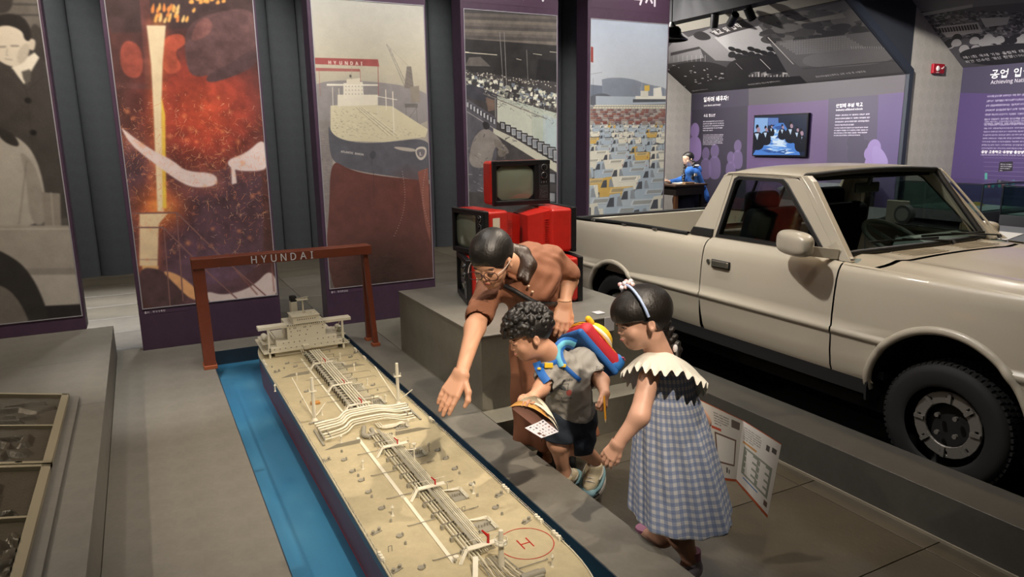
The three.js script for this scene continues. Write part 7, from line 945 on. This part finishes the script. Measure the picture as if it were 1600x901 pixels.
  const strapC = std(0x5aa7c4, .7), edgeC = std(0x1f62ad, .6), onT = (p, e) => { const q = p.clone(); let s = 0; for (let k = 0; k < 40; k++) { const d = tee(q.x, q.y, q.z) - e; if (Math.abs(d) < 5e-4) break; s += d; if (s > .32) { q.copy(p).addScaledVector(eB, -.2); break; } q.addScaledVector(eB, -d); } return q.sub(bc); };
  const sL = [[906, 545, 2.75], [895, 541, 2.7], [885, 543, 2.66], [878, 552, 2.64], [877, 566, 2.66], [882, 578, 2.68]].map(([x, y, d]) => onT(F(x, y, d), .004)), ribbon = (pts, w, th) => { const c = new THREE.CatmullRomCurve3(pts), n = 28, g = new THREE.PlaneGeometry(1, 1, 4, n), p = g.attributes.position; for (let i = 0; i < p.count; i++) { const t = .5 - p.getY(i), q = c.getPoint(t), tg = c.getTangent(t), sd = tg.clone().cross(eB).normalize(); q.addScaledVector(sd, p.getX(i) * w).addScaledVector(eB, th * (1 - (2 * p.getX(i)) ** 2)); p.setXYZ(i, q.x, q.y, q.z); } g.computeVertexNormals(); return uvm(g); };
  part('shoulder_strap', ribbon(sL, .044, .010), std(0x1f62ad, .65, { side: THREE.DoubleSide }), bp, 'blue shoulder strap'); part('strap_panel', ribbon(sL.map((v) => v.clone().addScaledVector(eB, .003)), .030, .010), std(0x63b2cc, .7, { side: THREE.DoubleSide }), bp, 'light blue strap panel');
  const lo = [[880, 577, 2.68], [888, 580, 2.7], [900, 590, 2.75], [909, 597, 2.8]].map(([x, y, d]) => onT(F(x, y, d), .005)); part('lower_strap', ribbon(lo, .017, .003), std(0x1d5cab, .6, { side: THREE.DoubleSide }), bp);
  const ch = [[846, 580, 2.6], [852, 580, 2.6], [860, 578, 2.6], [868, 575, 2.62], [876, 572, 2.64], [882, 572, 2.68]].map(([x, y, d]) => onT(F(x, y, d), .006)); part('chest_strap', ribbon(ch, .018, .003), std(0x1d5cab, .6, { side: THREE.DoubleSide }), bp, 'blue chest strap'); const sR = [[841, 574, 2.6], [844, 582, 2.6], [850, 592, 2.64], [856, 599, 2.68]].map(([x, y, d]) => onT(F(x, y, d), .004)); part('shoulder_strap', ribbon(sR, .032, .006), std(0x2163b2, .65, { side: THREE.DoubleSide }), bp);
  const buckle = (px, py, w) => { const q = onT(F(px, py, 2.62), .012), g = new RoundedBoxGeometry(w, w * .62, .008, 2, .003); g.applyMatrix4(new THREE.Matrix4().makeBasis(eR, eU, eB)); part('buckle', uvm(g.translate(q.x, q.y, q.z)), std(0xe6bb2a, .45), bp, 'yellow buckle'); }; buckle(861, 578, .034); buckle(886, 580, .022); buckle(845, 583, .015);
  // pencil in the left hand
  const pa = F(944, 618, 2.82), pb = F(946, 655, 2.80); const pn = thing('pencil', 'yellow pencil held in the boy\'s lowered hand', 'pencil', pa.clone()); part('shaft', uvm(cyl(new THREE.Vector3(), pb.clone().sub(pa), .0042, .0042, 6)), std(0xe09a1c, .5), pn); part('tip', uvm(cyl(pb.clone().sub(pa), pb.clone().sub(pa).multiplyScalar(1.14), .0042, .0008, 8)), std(0xd8c09a, .6), pn);
  // activity booklet in the right hand
  { const A = F(795, 636, 2.62), B = F(833, 620, 2.64), C = F(873, 674, 2.72), D2 = F(820, 668, 2.58), E2 = F(846, 684, 2.62), bk = thing('activity_booklet', 'open white activity booklet drooping from the boy\'s hand', 'booklet', B.clone()), r0 = (g) => g.translate(-B.x, -B.y, -B.z);
    const tex = canvasTex(256, 256, (c) => { c.fillStyle = '#dedbe2'; c.fillRect(0, 0, 256, 256); for (let k = 0; k < 22; k++) { c.fillStyle = ['#4a4448', '#6a6068', '#7c5648', '#8f8a94'][k % 4]; c.beginPath(); c.ellipse(30 + (k % 5) * 48 + rr(-6, 6), 30 + Math.floor(k / 5) * 44, rr(6, 16), rr(5, 11), rr(0, 3), 0, 7); c.fill(); } c.fillStyle = '#5b3a30'; c.fillRect(150, 190, 44, 36); c.fillStyle = '#7d6a60'; c.fillRect(206, 180, 40, 34); greek(c, 20, 236, 120, 1, 10, 8, '#777'); }), cream = canvasTex(128, 128, (c) => { c.fillStyle = '#efe6cf'; c.fillRect(0, 0, 128, 128); c.fillStyle = '#d8a25a'; c.fillRect(0, 0, 50, 128); greek(c, 60, 20, 60, 6, 14, 7, '#5b544c'); });
    const sheetOf = (p00, p10, p11, p01, bulge, dir) => { const g = new THREE.PlaneGeometry(1, 1, 14, 14), p = g.attributes.position; for (let i = 0; i < p.count; i++) { const u = p.getX(i) + .5, v = p.getY(i) + .5, q = p00.clone().lerp(p10, u).lerp(p01.clone().lerp(p11, u), v).addScaledVector(dir, bulge * 4 * v * (1 - v) + bulge * .5 * Math.sin(u * 3)); p.setXYZ(i, q.x, q.y, q.z); } g.computeVertexNormals(); return g; };
    part('back_page', r0(sheetOf(D2, E2, C, F(849, 655, 2.66), .004, eB)), std(0xffffff, .8, { map: tex, side: THREE.DoubleSide }), bk, 'page printed with small pictures'); part('front_page', r0(sheetOf(A, B, F(873, 674, 2.74), F(852, 650, 2.66), .02, eU)), std(0xffffff, .8, { map: cream, side: THREE.DoubleSide }), bk); part('inner_page', r0(sheetOf(F(803, 634, 2.63), F(836, 619, 2.655), F(874, 672, 2.75), F(856, 646, 2.67), .026, eU)), std(0xe9e2d0, .8, { side: THREE.DoubleSide }), bk); part('inner_page', r0(sheetOf(F(800, 638, 2.63), F(838, 621, 2.665), F(872, 676, 2.73), F(838, 668, 2.65), .0, eB)), std(0x6b4a3e, .8, { side: THREE.DoubleSide }), bk, 'brown inner page'); }
}

// ---------------------------------------------------------------- the girl in the gingham dress
{
  const F = atF, base = V(1.63, 0, 1.85), o = thing('person', 'small girl with a braided pigtail in a blue gingham dress with a white frilled collar', 'person', base), rel = (g) => g.translate(-base.x, -base.y, -base.z);
  const skin = skinMat(0xcfa18a), S = .208;
  const neckT = F(1024, 540, 2.42), neckB = F(1032, 560, 2.45), chest = F(1042, 590, 2.47), hip = F(1058, 690, 2.54), shR = F(1014, 590, 2.38), elR = F(999, 650, 2.33), wrR = F(966, 692, 2.34), shL = F(1060, 580, 2.56), elL = F(1075, 620, 2.66), wrL = F(1095, 652, 2.66);
  const h = headFrame(F(1001, 500, 2.39), dirOf(-.95, -.20, .20), dirOf(-.20, .96, .12));
  const head = uni(.016, headField(h, S, true), cap(h.at(0, -.3, -.14, S), neckB, .042, .047));
  const hR = handField(wrR, F(944, 722, 2.36).sub(wrR), dirOf(-.25, .45, .85), -1, .112, .45, .06, .35);
  const knL = F(1064, 838, 2.58), anL = V(1.66, .07, 1.79), knR = F(1035, 835, 2.66), anR = V(1.60, .07, 2.0);
  const limbs = uni(.022, cap(shR, elR, .036, .032), cap(elR, wrR, .031, .022), cap(shL, elL, .036, .032), cap(elL, wrL, .031, .022), cap(wrL, F(1103, 660, 2.66), .026, .022), cap(chest, neckB, .06, .042), cap(hip, chest, .07, .065), cap(hip, knL, .06, .044), cap(hip, knR, .06, .044), cap(knL, anL, .043, .027), cap(knR, anR, .043, .027), cap(anL, V(1.60, .03, 1.78), .028, .022), cap(anR, V(1.55, .03, 1.98), .028, .022));
  const hb = headBox(h, S, .012);
  part('body', rel(mg([net(limbs, ...boxOf([shR, shL, wrR, wrL, hip, V(1.55, .0, 1.98), V(1.66, .0, 1.75)], .1), .010), net(head, ...hb, .0035), net(uni(.015, hR.f, cap(elR, wrR, .031, .022)), ...boxOf(hR.pts, .016), .0028)])), skin, o, 'fair skin'); faceParts(h, S, o, rel, 0xbb7670);
  const loc = (x, y, z) => { const dx = x - h.c.x, dy = y - h.c.y, dz = z - h.c.z; return [(dx * h.x.x + dy * h.x.y + dz * h.x.z) / S, (dx * h.y.x + dy * h.y.y + dz * h.y.z) / S, (dx * h.z.x + dy * h.z.y + dz * h.z.z) / S]; };
  const cap0 = ell(h.at(0, .16, -.07, S), h.x, h.y, h.z, .40 * S, .425 * S, .50 * S), fr = ell(h.at(0, .16, .24, S), h.x, h.y, h.z, .30 * S, .26 * S, .22 * S);
  const hairF = sub(.01, (x, y, z) => { const [u, v, w] = loc(x, y, z); return smin(cap0(x, y, z), fr(x, y, z), .02) + strand(Math.atan2(u, w + .1) * .09); }, (x, y, z) => { const [u, v, w] = loc(x, y, z); return Math.max(v - .04, .02 - w + Math.abs(u) * .25) * S; }, (x, y, z) => { const [u, v, w] = loc(x, y, z); return Math.max(v - .0 + Math.max(0, -.06 - w) * 1.5, -.6 - w) * S; });
  const hm = hairMat(0x17120f); part('hair', rel(uvm(net(hairF, hb[0].clone().addScalar(-.01), hb[1].clone().addScalar(.01), .004))), hm, o, 'straight black hair with a fringe');
  { const P = [[1036, 503, 2.46], [1043, 513, 2.47], [1048, 524, 2.48], [1053, 535, 2.48], [1056, 545, 2.48], [1060, 554, 2.47]].map(([x, y, d]) => F(x, y, d)), fs = []; for (let k = 0; k < P.length - 1; k++) for (const s of [-1, 1]) { const m = P[k].clone().lerp(P[k + 1], s > 0 ? .25 : .75); fs.push(ell(m.addScaledVector(eR, s * .008), dirOf(.8, s * .6, 0), dirOf(-s * .6, .8, 0), eB, .019 - k * .001, .012, .017 - k * .001)); } fs.push(cap(P[4], F(1057, 565, 2.46), .018, .012)); part('braid', rel(uvm(net(uni(.006, ...fs), ...boxOf([...P, F(1057, 565, 2.46)], .035), .0035))), hm, o, 'braided pigtail'); part('hair_tie', rel(uvm(new THREE.TorusGeometry(.014, .006, 8, 16).rotateY(.6).translate(P[0].x, P[0].y, P[0].z))), std(0xd0604a, .6), o, 'orange hair tie'); const c = F(1055, 544, 2.44); part('hair_clip', rel(uvm(new THREE.SphereGeometry(1, 14, 10).scale(.009, .014, .007).translate(c.x, c.y, c.z))), std(0xe4e4e8, .4), o, 'white hair clip'); }
  { const bp = [], n = 30; for (let i = 0; i <= n; i++) { const a = Math.PI * (i / n - .5) * 1.04; bp.push(h.at(Math.sin(a) * .435, .14 + Math.cos(a) * .465, .04 + Math.cos(a) * .10, S)); } const hd = new THREE.Group(); hd.name = 'headband'; hd.userData.label = 'pale blue headband with pink beads'; o.add(hd); part('band', rel(uvm(tube(bp, .005, 8, 60))), std(0xa9bbe0, .35), hd); for (let k = 0; k < 11; k++) { const q = h.at(.0 + (k % 3 - 1) * .05 - .04, .60 + (k % 2) * .05 - Math.floor(k / 4) * .012, .13 + (Math.floor(k / 3) - 1.5) * .055, S); part('bead', rel(uvm(new THREE.IcosahedronGeometry(.0085, 1).translate(q.x, q.y, q.z))), std([0xe0b2b6, 0xd9d4dc, 0xe6c3c0][k % 3], .3), hd); } }
  // dress with gathered skirt, gingham check mapped round the body
  const check = canvasTex(128, 128, (c) => { c.fillStyle = '#dfe1e6'; c.fillRect(0, 0, 128, 128); c.fillStyle = 'rgba(104,128,186,.46)'; for (let k = 0; k < 4; k++) { c.fillRect(k * 32, 0, 16, 128); c.fillRect(0, k * 32, 128, 16); } }, { rep: 1 });
  const top = chest.clone().add(new THREE.Vector3(0, .01, 0)), wst = F(1050, 632, 2.50), hem = F(1066, 803, 2.57), axis = (y) => { const t = (top.y - y) / (top.y - hem.y); return [top.x + (hem.x - top.x) * t, top.z + (hem.z - top.z) * t, t]; };
  const dress = (x, y, z) => { const [cx, cz, t] = axis(y), a = Math.atan2(z - cz, x - cx), q = Math.max(0, (t - .13) / .87), r = t < .13 ? .092 : .096 + .085 * q ** .75, w = Math.min(1, Math.max(0, (t - .13) * 3)); const rr_ = r + w * (.012 * Math.sin(a * 5 + .8) * q + .005 * Math.sin(a * 13 + 2 * Math.sin(y * 5))) ; return smax(smax((Math.hypot(x - cx, z - cz) - rr_) * .85, y - top.y - .03, .012), hem.y - y + .006 * Math.sin(a * 5 + .8), .008); };
  const dg = net(dress, ...boxOf([top, hem], .24), .0075); keepUv(dg, (x, y, z) => { const [cx, cz] = axis(y), a = Math.atan2(z - cz, x - cx); return [a / 6.2832 * 10, y * 9.5]; });
  { const g = dg.toNonIndexed(), uv = g.attributes.uv; for (let i = 0; i < uv.count; i += 3) { const m = Math.max(uv.getX(i), uv.getX(i + 1), uv.getX(i + 2)); for (let k = 0; k < 3; k++) if (m - uv.getX(i + k) > 5) uv.setX(i + k, uv.getX(i + k) + 10); } part('dress', rel(g), std(0xffffff, .8, { map: check, bumpMap: grain, bumpScale: .001 }), o, 'blue and white gingham dress'); }
  // wide white collar with a frilled edge
  { const g = new THREE.PlaneGeometry(1, 1, 180, 16), p = g.attributes.position, c0 = neckB.clone().add(new THREE.Vector3(0, .012, 0)), X = dirOf(.93, -.16, .1), Z = dirOf(0, .35, .93); Z.addScaledVector(X, -Z.dot(X)).normalize(); const N = Z.clone().cross(X).normalize(); for (let i = 0; i < p.count; i++) { const a = (p.getX(i) + .5) * 6.2832, t = .5 - p.getY(i), f = Math.max(0, (t - .74) / .26), rx = .045 + .102 * t, rz = .045 + .088 * t, q = c0.clone().addScaledVector(X, Math.cos(a) * rx + .022 * t).addScaledVector(Z, Math.sin(a) * rz).addScaledVector(N, -.075 * t * t - .02 * t + f * .011 * Math.sin(a * 26 + Math.sin(a * 3)) + .006 * t * Math.sin(a * 6)); p.setXYZ(i, q.x, q.y, q.z); } g.computeVertexNormals(); part('collar', rel(uvm(g)), std(0xdcd8cc, .8, { side: THREE.DoubleSide, bumpMap: grain, bumpScale: .0008 }), o, 'white frilled collar'); }
  for (const [a, b] of [[anL, V(1.60, .03, 1.775)], [anR, V(1.55, .03, 1.975)]]) { part('shoe', rel(uvm(net(uni(.02, cap(a.clone().setY(.04), b, .038, .034), cap(a.clone().setY(.05), a, .036, .034)), ...boxOf([a, b, a.clone().setY(.0)], .05), .006))), std(0xb9b4c6, .6), o, 'pale lilac shoe'); part('sock', rel(uvm(cyl(a.clone().setY(.07), a.clone().setY(.115), .033, .031, 16))), std(0xc58aa8, .8), o, 'pink sock'); }
  // folded leaflet behind her, held in the left hand
  { const lf = thing('museum_leaflet', 'large folded white leaflet with a maze, held behind the girl', 'leaflet', wrL.clone()), r0 = (g) => g.translate(-wrL.x, -wrL.y, -wrL.z);
    const A = F(1090, 622, 2.66), B = F(1161, 656, 2.74), C = F(1221, 693, 2.70), A2 = F(1110, 745, 2.66), B2 = F(1150, 752, 2.72), C2 = F(1199, 809, 2.70);
    const page = (w, h, f) => canvasTex(w, h, (c) => { c.fillStyle = '#dcd8d2'; c.fillRect(0, 0, w, h); f(c); c.fillStyle = '#b0532f'; c.fillRect(0, h - 14, w, 14); c.fillRect(0, 0, w, 5); });
    const p1 = page(256, 384, (c) => { greek(c, 80, 30, 90, 5, 14, 8, '#7a756f'); c.fillStyle = '#6d625c'; c.fillRect(186, 26, 54, 46); c.fillStyle = '#c2533a'; c.fillRect(60, 108, 60, 14); c.strokeStyle = '#6b5346'; c.lineWidth = 9; c.strokeRect(80, 140, 140, 150); c.fillStyle = '#e6e3de'; c.fillRect(85, 145, 130, 140); c.fillStyle = '#555'; c.fillRect(150, 310, 14, 30); c.fillRect(172, 320, 10, 24); }), p2 = page(256, 384, (c) => { greek(c, 14, 34, 110, 6, 13, 8, '#7a756f'); c.fillStyle = '#5a5450'; c.fillRect(160, 50, 24, 30); c.fillRect(200, 44, 34, 26); c.fillStyle = '#c69256'; c.fillRect(14, 118, 90, 12); c.strokeStyle = '#8b9084'; c.lineWidth = 11; c.strokeRect(30, 150, 190, 150); for (let k = 0; k < 16; k++) { const x = 40 + (k % 4) * 46, y = 160 + Math.floor(k / 4) * 36; c.beginPath(); c.moveTo(x, y); c.lineTo(x + (k % 2 ? 36 : 0), y); c.lineTo(x + (k % 2 ? 36 : 0), y + 28); c.stroke(); } c.fillStyle = '#4a78b4'; c.fillRect(40, 318, 110, 7); c.fillStyle = '#6b5a50'; c.fillRect(204, 320, 30, 26); });
    const sh = (a, b, c, d, bul) => { const g = new THREE.PlaneGeometry(1, 1, 10, 10), p = g.attributes.position; for (let i = 0; i < p.count; i++) { const u = p.getX(i) + .5, v = p.getY(i) + .5, q = d.clone().lerp(c, u).lerp(a.clone().lerp(b, u), v).addScaledVector(eB, bul * 4 * u * (1 - u)); p.setXYZ(i, q.x, q.y, q.z); } g.computeVertexNormals(); return g; };
    part('page', r0(sh(A, B, B2, A2, .012)), std(0xffffff, .7, { map: p1, side: THREE.DoubleSide }), lf); part('page', r0(sh(B, C, C2, B2, .014)), std(0xffffff, .7, { map: p2, side: THREE.DoubleSide }), lf, 'page with a maze'); part('cover', r0(sh(B.clone().addScaledVector(eB, -.006), C.clone().addScaledVector(eB, -.012), C2.clone().addScaledVector(eB, -.012), B2.clone().addScaledVector(eB, -.006), .01)), std(0xc9c4bc, .7, { side: THREE.DoubleSide }), lf); }
}

// ---------------------------------------------------------------- life-size figure of a student writing at a desk
{
  const DD = 8.55, F = (px, py, e = 0) => onD(px, py, DD + e), base = V(7.55, .15, DD), o = thing('student_mannequin', 'life-size figure of a student with long braids in a blue jacket writing at a desk', 'mannequin', base), rel = (g) => g.translate(-base.x, -base.y, -base.z);
  const S = .205, skin = skinMat(0xd8b49a), blue = std(0x2b66b8, .8), navy = std(0x141a30, .85);
  const neckB = F(1079, 262), chest = F(1082, 275), hip = F(1092, 308), shR = F(1073, 268, -.16), shL = F(1088, 266, .16), shN = F(1093, 270, -.17), elN = F(1096, 292, -.19), wrN = F(1077, 296, -.2), elF = F(1062, 283, .05), wrF = F(1046, 284, -.02), knee = F(1066, 312, -.1), foot = F(1066, 350, -.1);
  const h = headFrame(F(1075, 249), dirOf(-.86, -.34, .36), dirOf(-.30, .94, .1));
  const hF = handField(wrF, F(1039, 281, -.02).sub(wrF), dirOf(0, .8, .6), 1, .16, .5, .04, .4), hN = handField(wrN, F(1070, 296, -.2).sub(wrN), dirOf(0, .9, .3), -1, .16, .3, .04, .4);
  part('body', rel(mg([net(uni(.02, headField(h, S), cap(h.at(0, -.3, -.1, S), neckB, .048, .055)), ...headBox(h, S, .02, [neckB]), .008), net(uni(.03, cap(neckB, chest, .06, .1), cap(chest, hip, .1, .11), cap(elF, wrF, .035, .025), cap(elN, wrN, .035, .025), cap(hip, knee, .08, .06), cap(knee, foot, .055, .04)), ...boxOf([neckB, hip, wrF, wrN, knee, foot], .14), .016), net(hF.f, ...boxOf(hF.pts, .02), .005), net(hN.f, ...boxOf(hN.pts, .02), .005)])), skin, o, 'pale skin'); faceParts(h, S, o, rel);
  const jacket = uni(.05, cap(chest, hip, .135, .15), cap(F(1078, 268, -.14), F(1088, 266, .16), .075, .075), cap(F(1086, 271, -.17), elN, .075, .062), cap(elN, F(1080, 295, -.2), .06, .045), cap(shL, elF, .07, .055), cap(elF, F(1049, 284, -.02), .052, .04), cap(hip, F(1088, 300), .15, .14));
  part('jacket', rel(uvm(net((x, y, z) => jacket(x, y, z) + .004 * wob(x, y, z, 40), ...boxOf([chest, hip, elN, elF, F(1049, 284), shL, shN], .18), .012))), blue, o, 'bright blue school jacket'); part('skirt', rel(uvm(net(uni(.05, cap(F(1090, 312), knee, .16, .13), cap(knee, F(1068, 328, -.1), .14, .15)), ...boxOf([F(1090, 312), knee, F(1068, 328)], .18), .016))), navy, o, 'navy skirt');
  const hair = sub(.012, ell(h.at(0, .15, -.08, S), h.x, h.y, h.z, .39 * S, .41 * S, .47 * S), (x, y, z) => { const dx = x - h.c.x, dy = y - h.c.y, dz = z - h.c.z, v = (dx * h.y.x + dy * h.y.y + dz * h.y.z) / S, w = (dx * h.z.x + dy * h.z.y + dz * h.z.z) / S; return (.10 - w + Math.max(0, v - .16) * .9) * S; });
  const hm = hairMat(0x14110f); part('hair', rel(uvm(net(hair, ...headBox(h, S, .01), .007))), hm, o, 'parted black hair');
  for (const P of [[[1084, 252, -.14], [1083.5, 262, -.17], [1083, 271, -.2], [1082, 280, -.2]], [[1071, 257, .08], [1070, 266, .06], [1068, 274, .02], [1067, 282, -.02]]]) { const q = new THREE.CatmullRomCurve3(P.map((p) => F(...p))), fs = []; for (let k = 0; k < 12; k++) fs.push(ell(q.getPoint(k / 11).addScaledVector(eR, (k % 2 ? 1 : -1) * .008), eR, eU, eB, .022, .02, .02)); part('braid', rel(uvm(net(uni(.008, ...fs), ...boxOf(P.map((p) => F(...p)), .05), .007))), hm, o, 'long black braid'); }
  for (const [a, b, c] of [[[1084, 259, -.12], [1091, 259, -.06], [1085, 266, -.17]], [[1076, 264, -.11], [1080, 267, -.16], [1077, 269, -.15]]]) part('collar_flap', rel(uvm(net(uni(.02, cap(F(...a), F(...b), .018, .02), cap(F(...a), F(...c), .02, .014)), ...boxOf([F(...a), F(...b), F(...c)], .05), .009))), std(0xdedbd6, .8), o, 'white collar'); part('name_patch', rel(uvm(new THREE.BoxGeometry(.05, .04, .01).translate(...F(1087, 273, -.27).toArray()))), std(0xdcd8d0, .8), o);
  // school desk, stool, book and papers
  const y = .905, dk = thing('school_desk', 'small dark wooden school desk with a lit top', 'desk', V(7.3, .15, 8.45)), r2 = (g) => g.translate(-7.3, -.15, 8.45), wood = std(0x5a4333, .55, { map: fineNoise }), dkw = std(0x2c231d, .6); part('desk_top', r2(bx(6.98, 7.60, y - .03, y, 8.2, 8.72, .006)), wood, dk); part('apron', r2(bx(7.02, 7.56, y - .16, y - .03, 8.23, 8.69)), dkw, dk); for (const [x, d] of [[7.03, 8.25], [7.53, 8.25], [7.03, 8.65], [7.53, 8.65]]) part('leg', r2(bx(x, x + .05, .15, y - .03, d, d + .05)), x < 7.1 && d < 8.3 ? std(0x8a5c3c, .55) : dkw, dk);
  solo('open_notebook', mg([bx(7.16, 7.42, y, y + .012, 8.3, 8.55, .003), bx(7.42, 7.56, y, y + .008, 8.32, 8.54, .003)]), std(0xd9d2c2, .8), 'open pale notebook on the student\'s desk', 'notebook'); solo('pencil_box', bx(7.18, 7.36, y, y + .028, 8.215, 8.285, .003), std(0xa9835c, .6), 'light wooden pencil box at the desk edge', 'pencil box');
  const pn = F(1041, 274, -.03), pn2 = F(1037.5, 284, -.02); solo('fountain_pen', uvm(cyl(pn2, pn, .006, .005, 8)), std(0xcfcac0, .4), 'white pen in the writing student figure\'s hand', 'pen');
  const st = thing('stool', 'dark wooden stool under the student figure', 'stool', V(7.86, .15, 8.55)); part('seat', uvm(new RoundedBoxGeometry(.36, .04, .34, 2, .01).translate(0, .40, 0)), dkw, st); for (const [x, z] of [[-.14, -.13], [.14, -.13], [-.14, .13], [.14, .13]]) part('leg', uvm(new THREE.BoxGeometry(.035, .39, .035).translate(x, .195, z)), dkw, st);
  for (const [a, b] of [[1041, 325], [1049, 327]]) { const q = onY(a, b, .152); solo('floor_card', uvm(new THREE.BoxGeometry(.1, .006, .16).translate(q.x, .154, q.z)), std(0xbdbab4, .8), 'small white card on the floor by the student desk', 'card', 'cards by the student desk'); }
}

renderer.render(scene, camera);
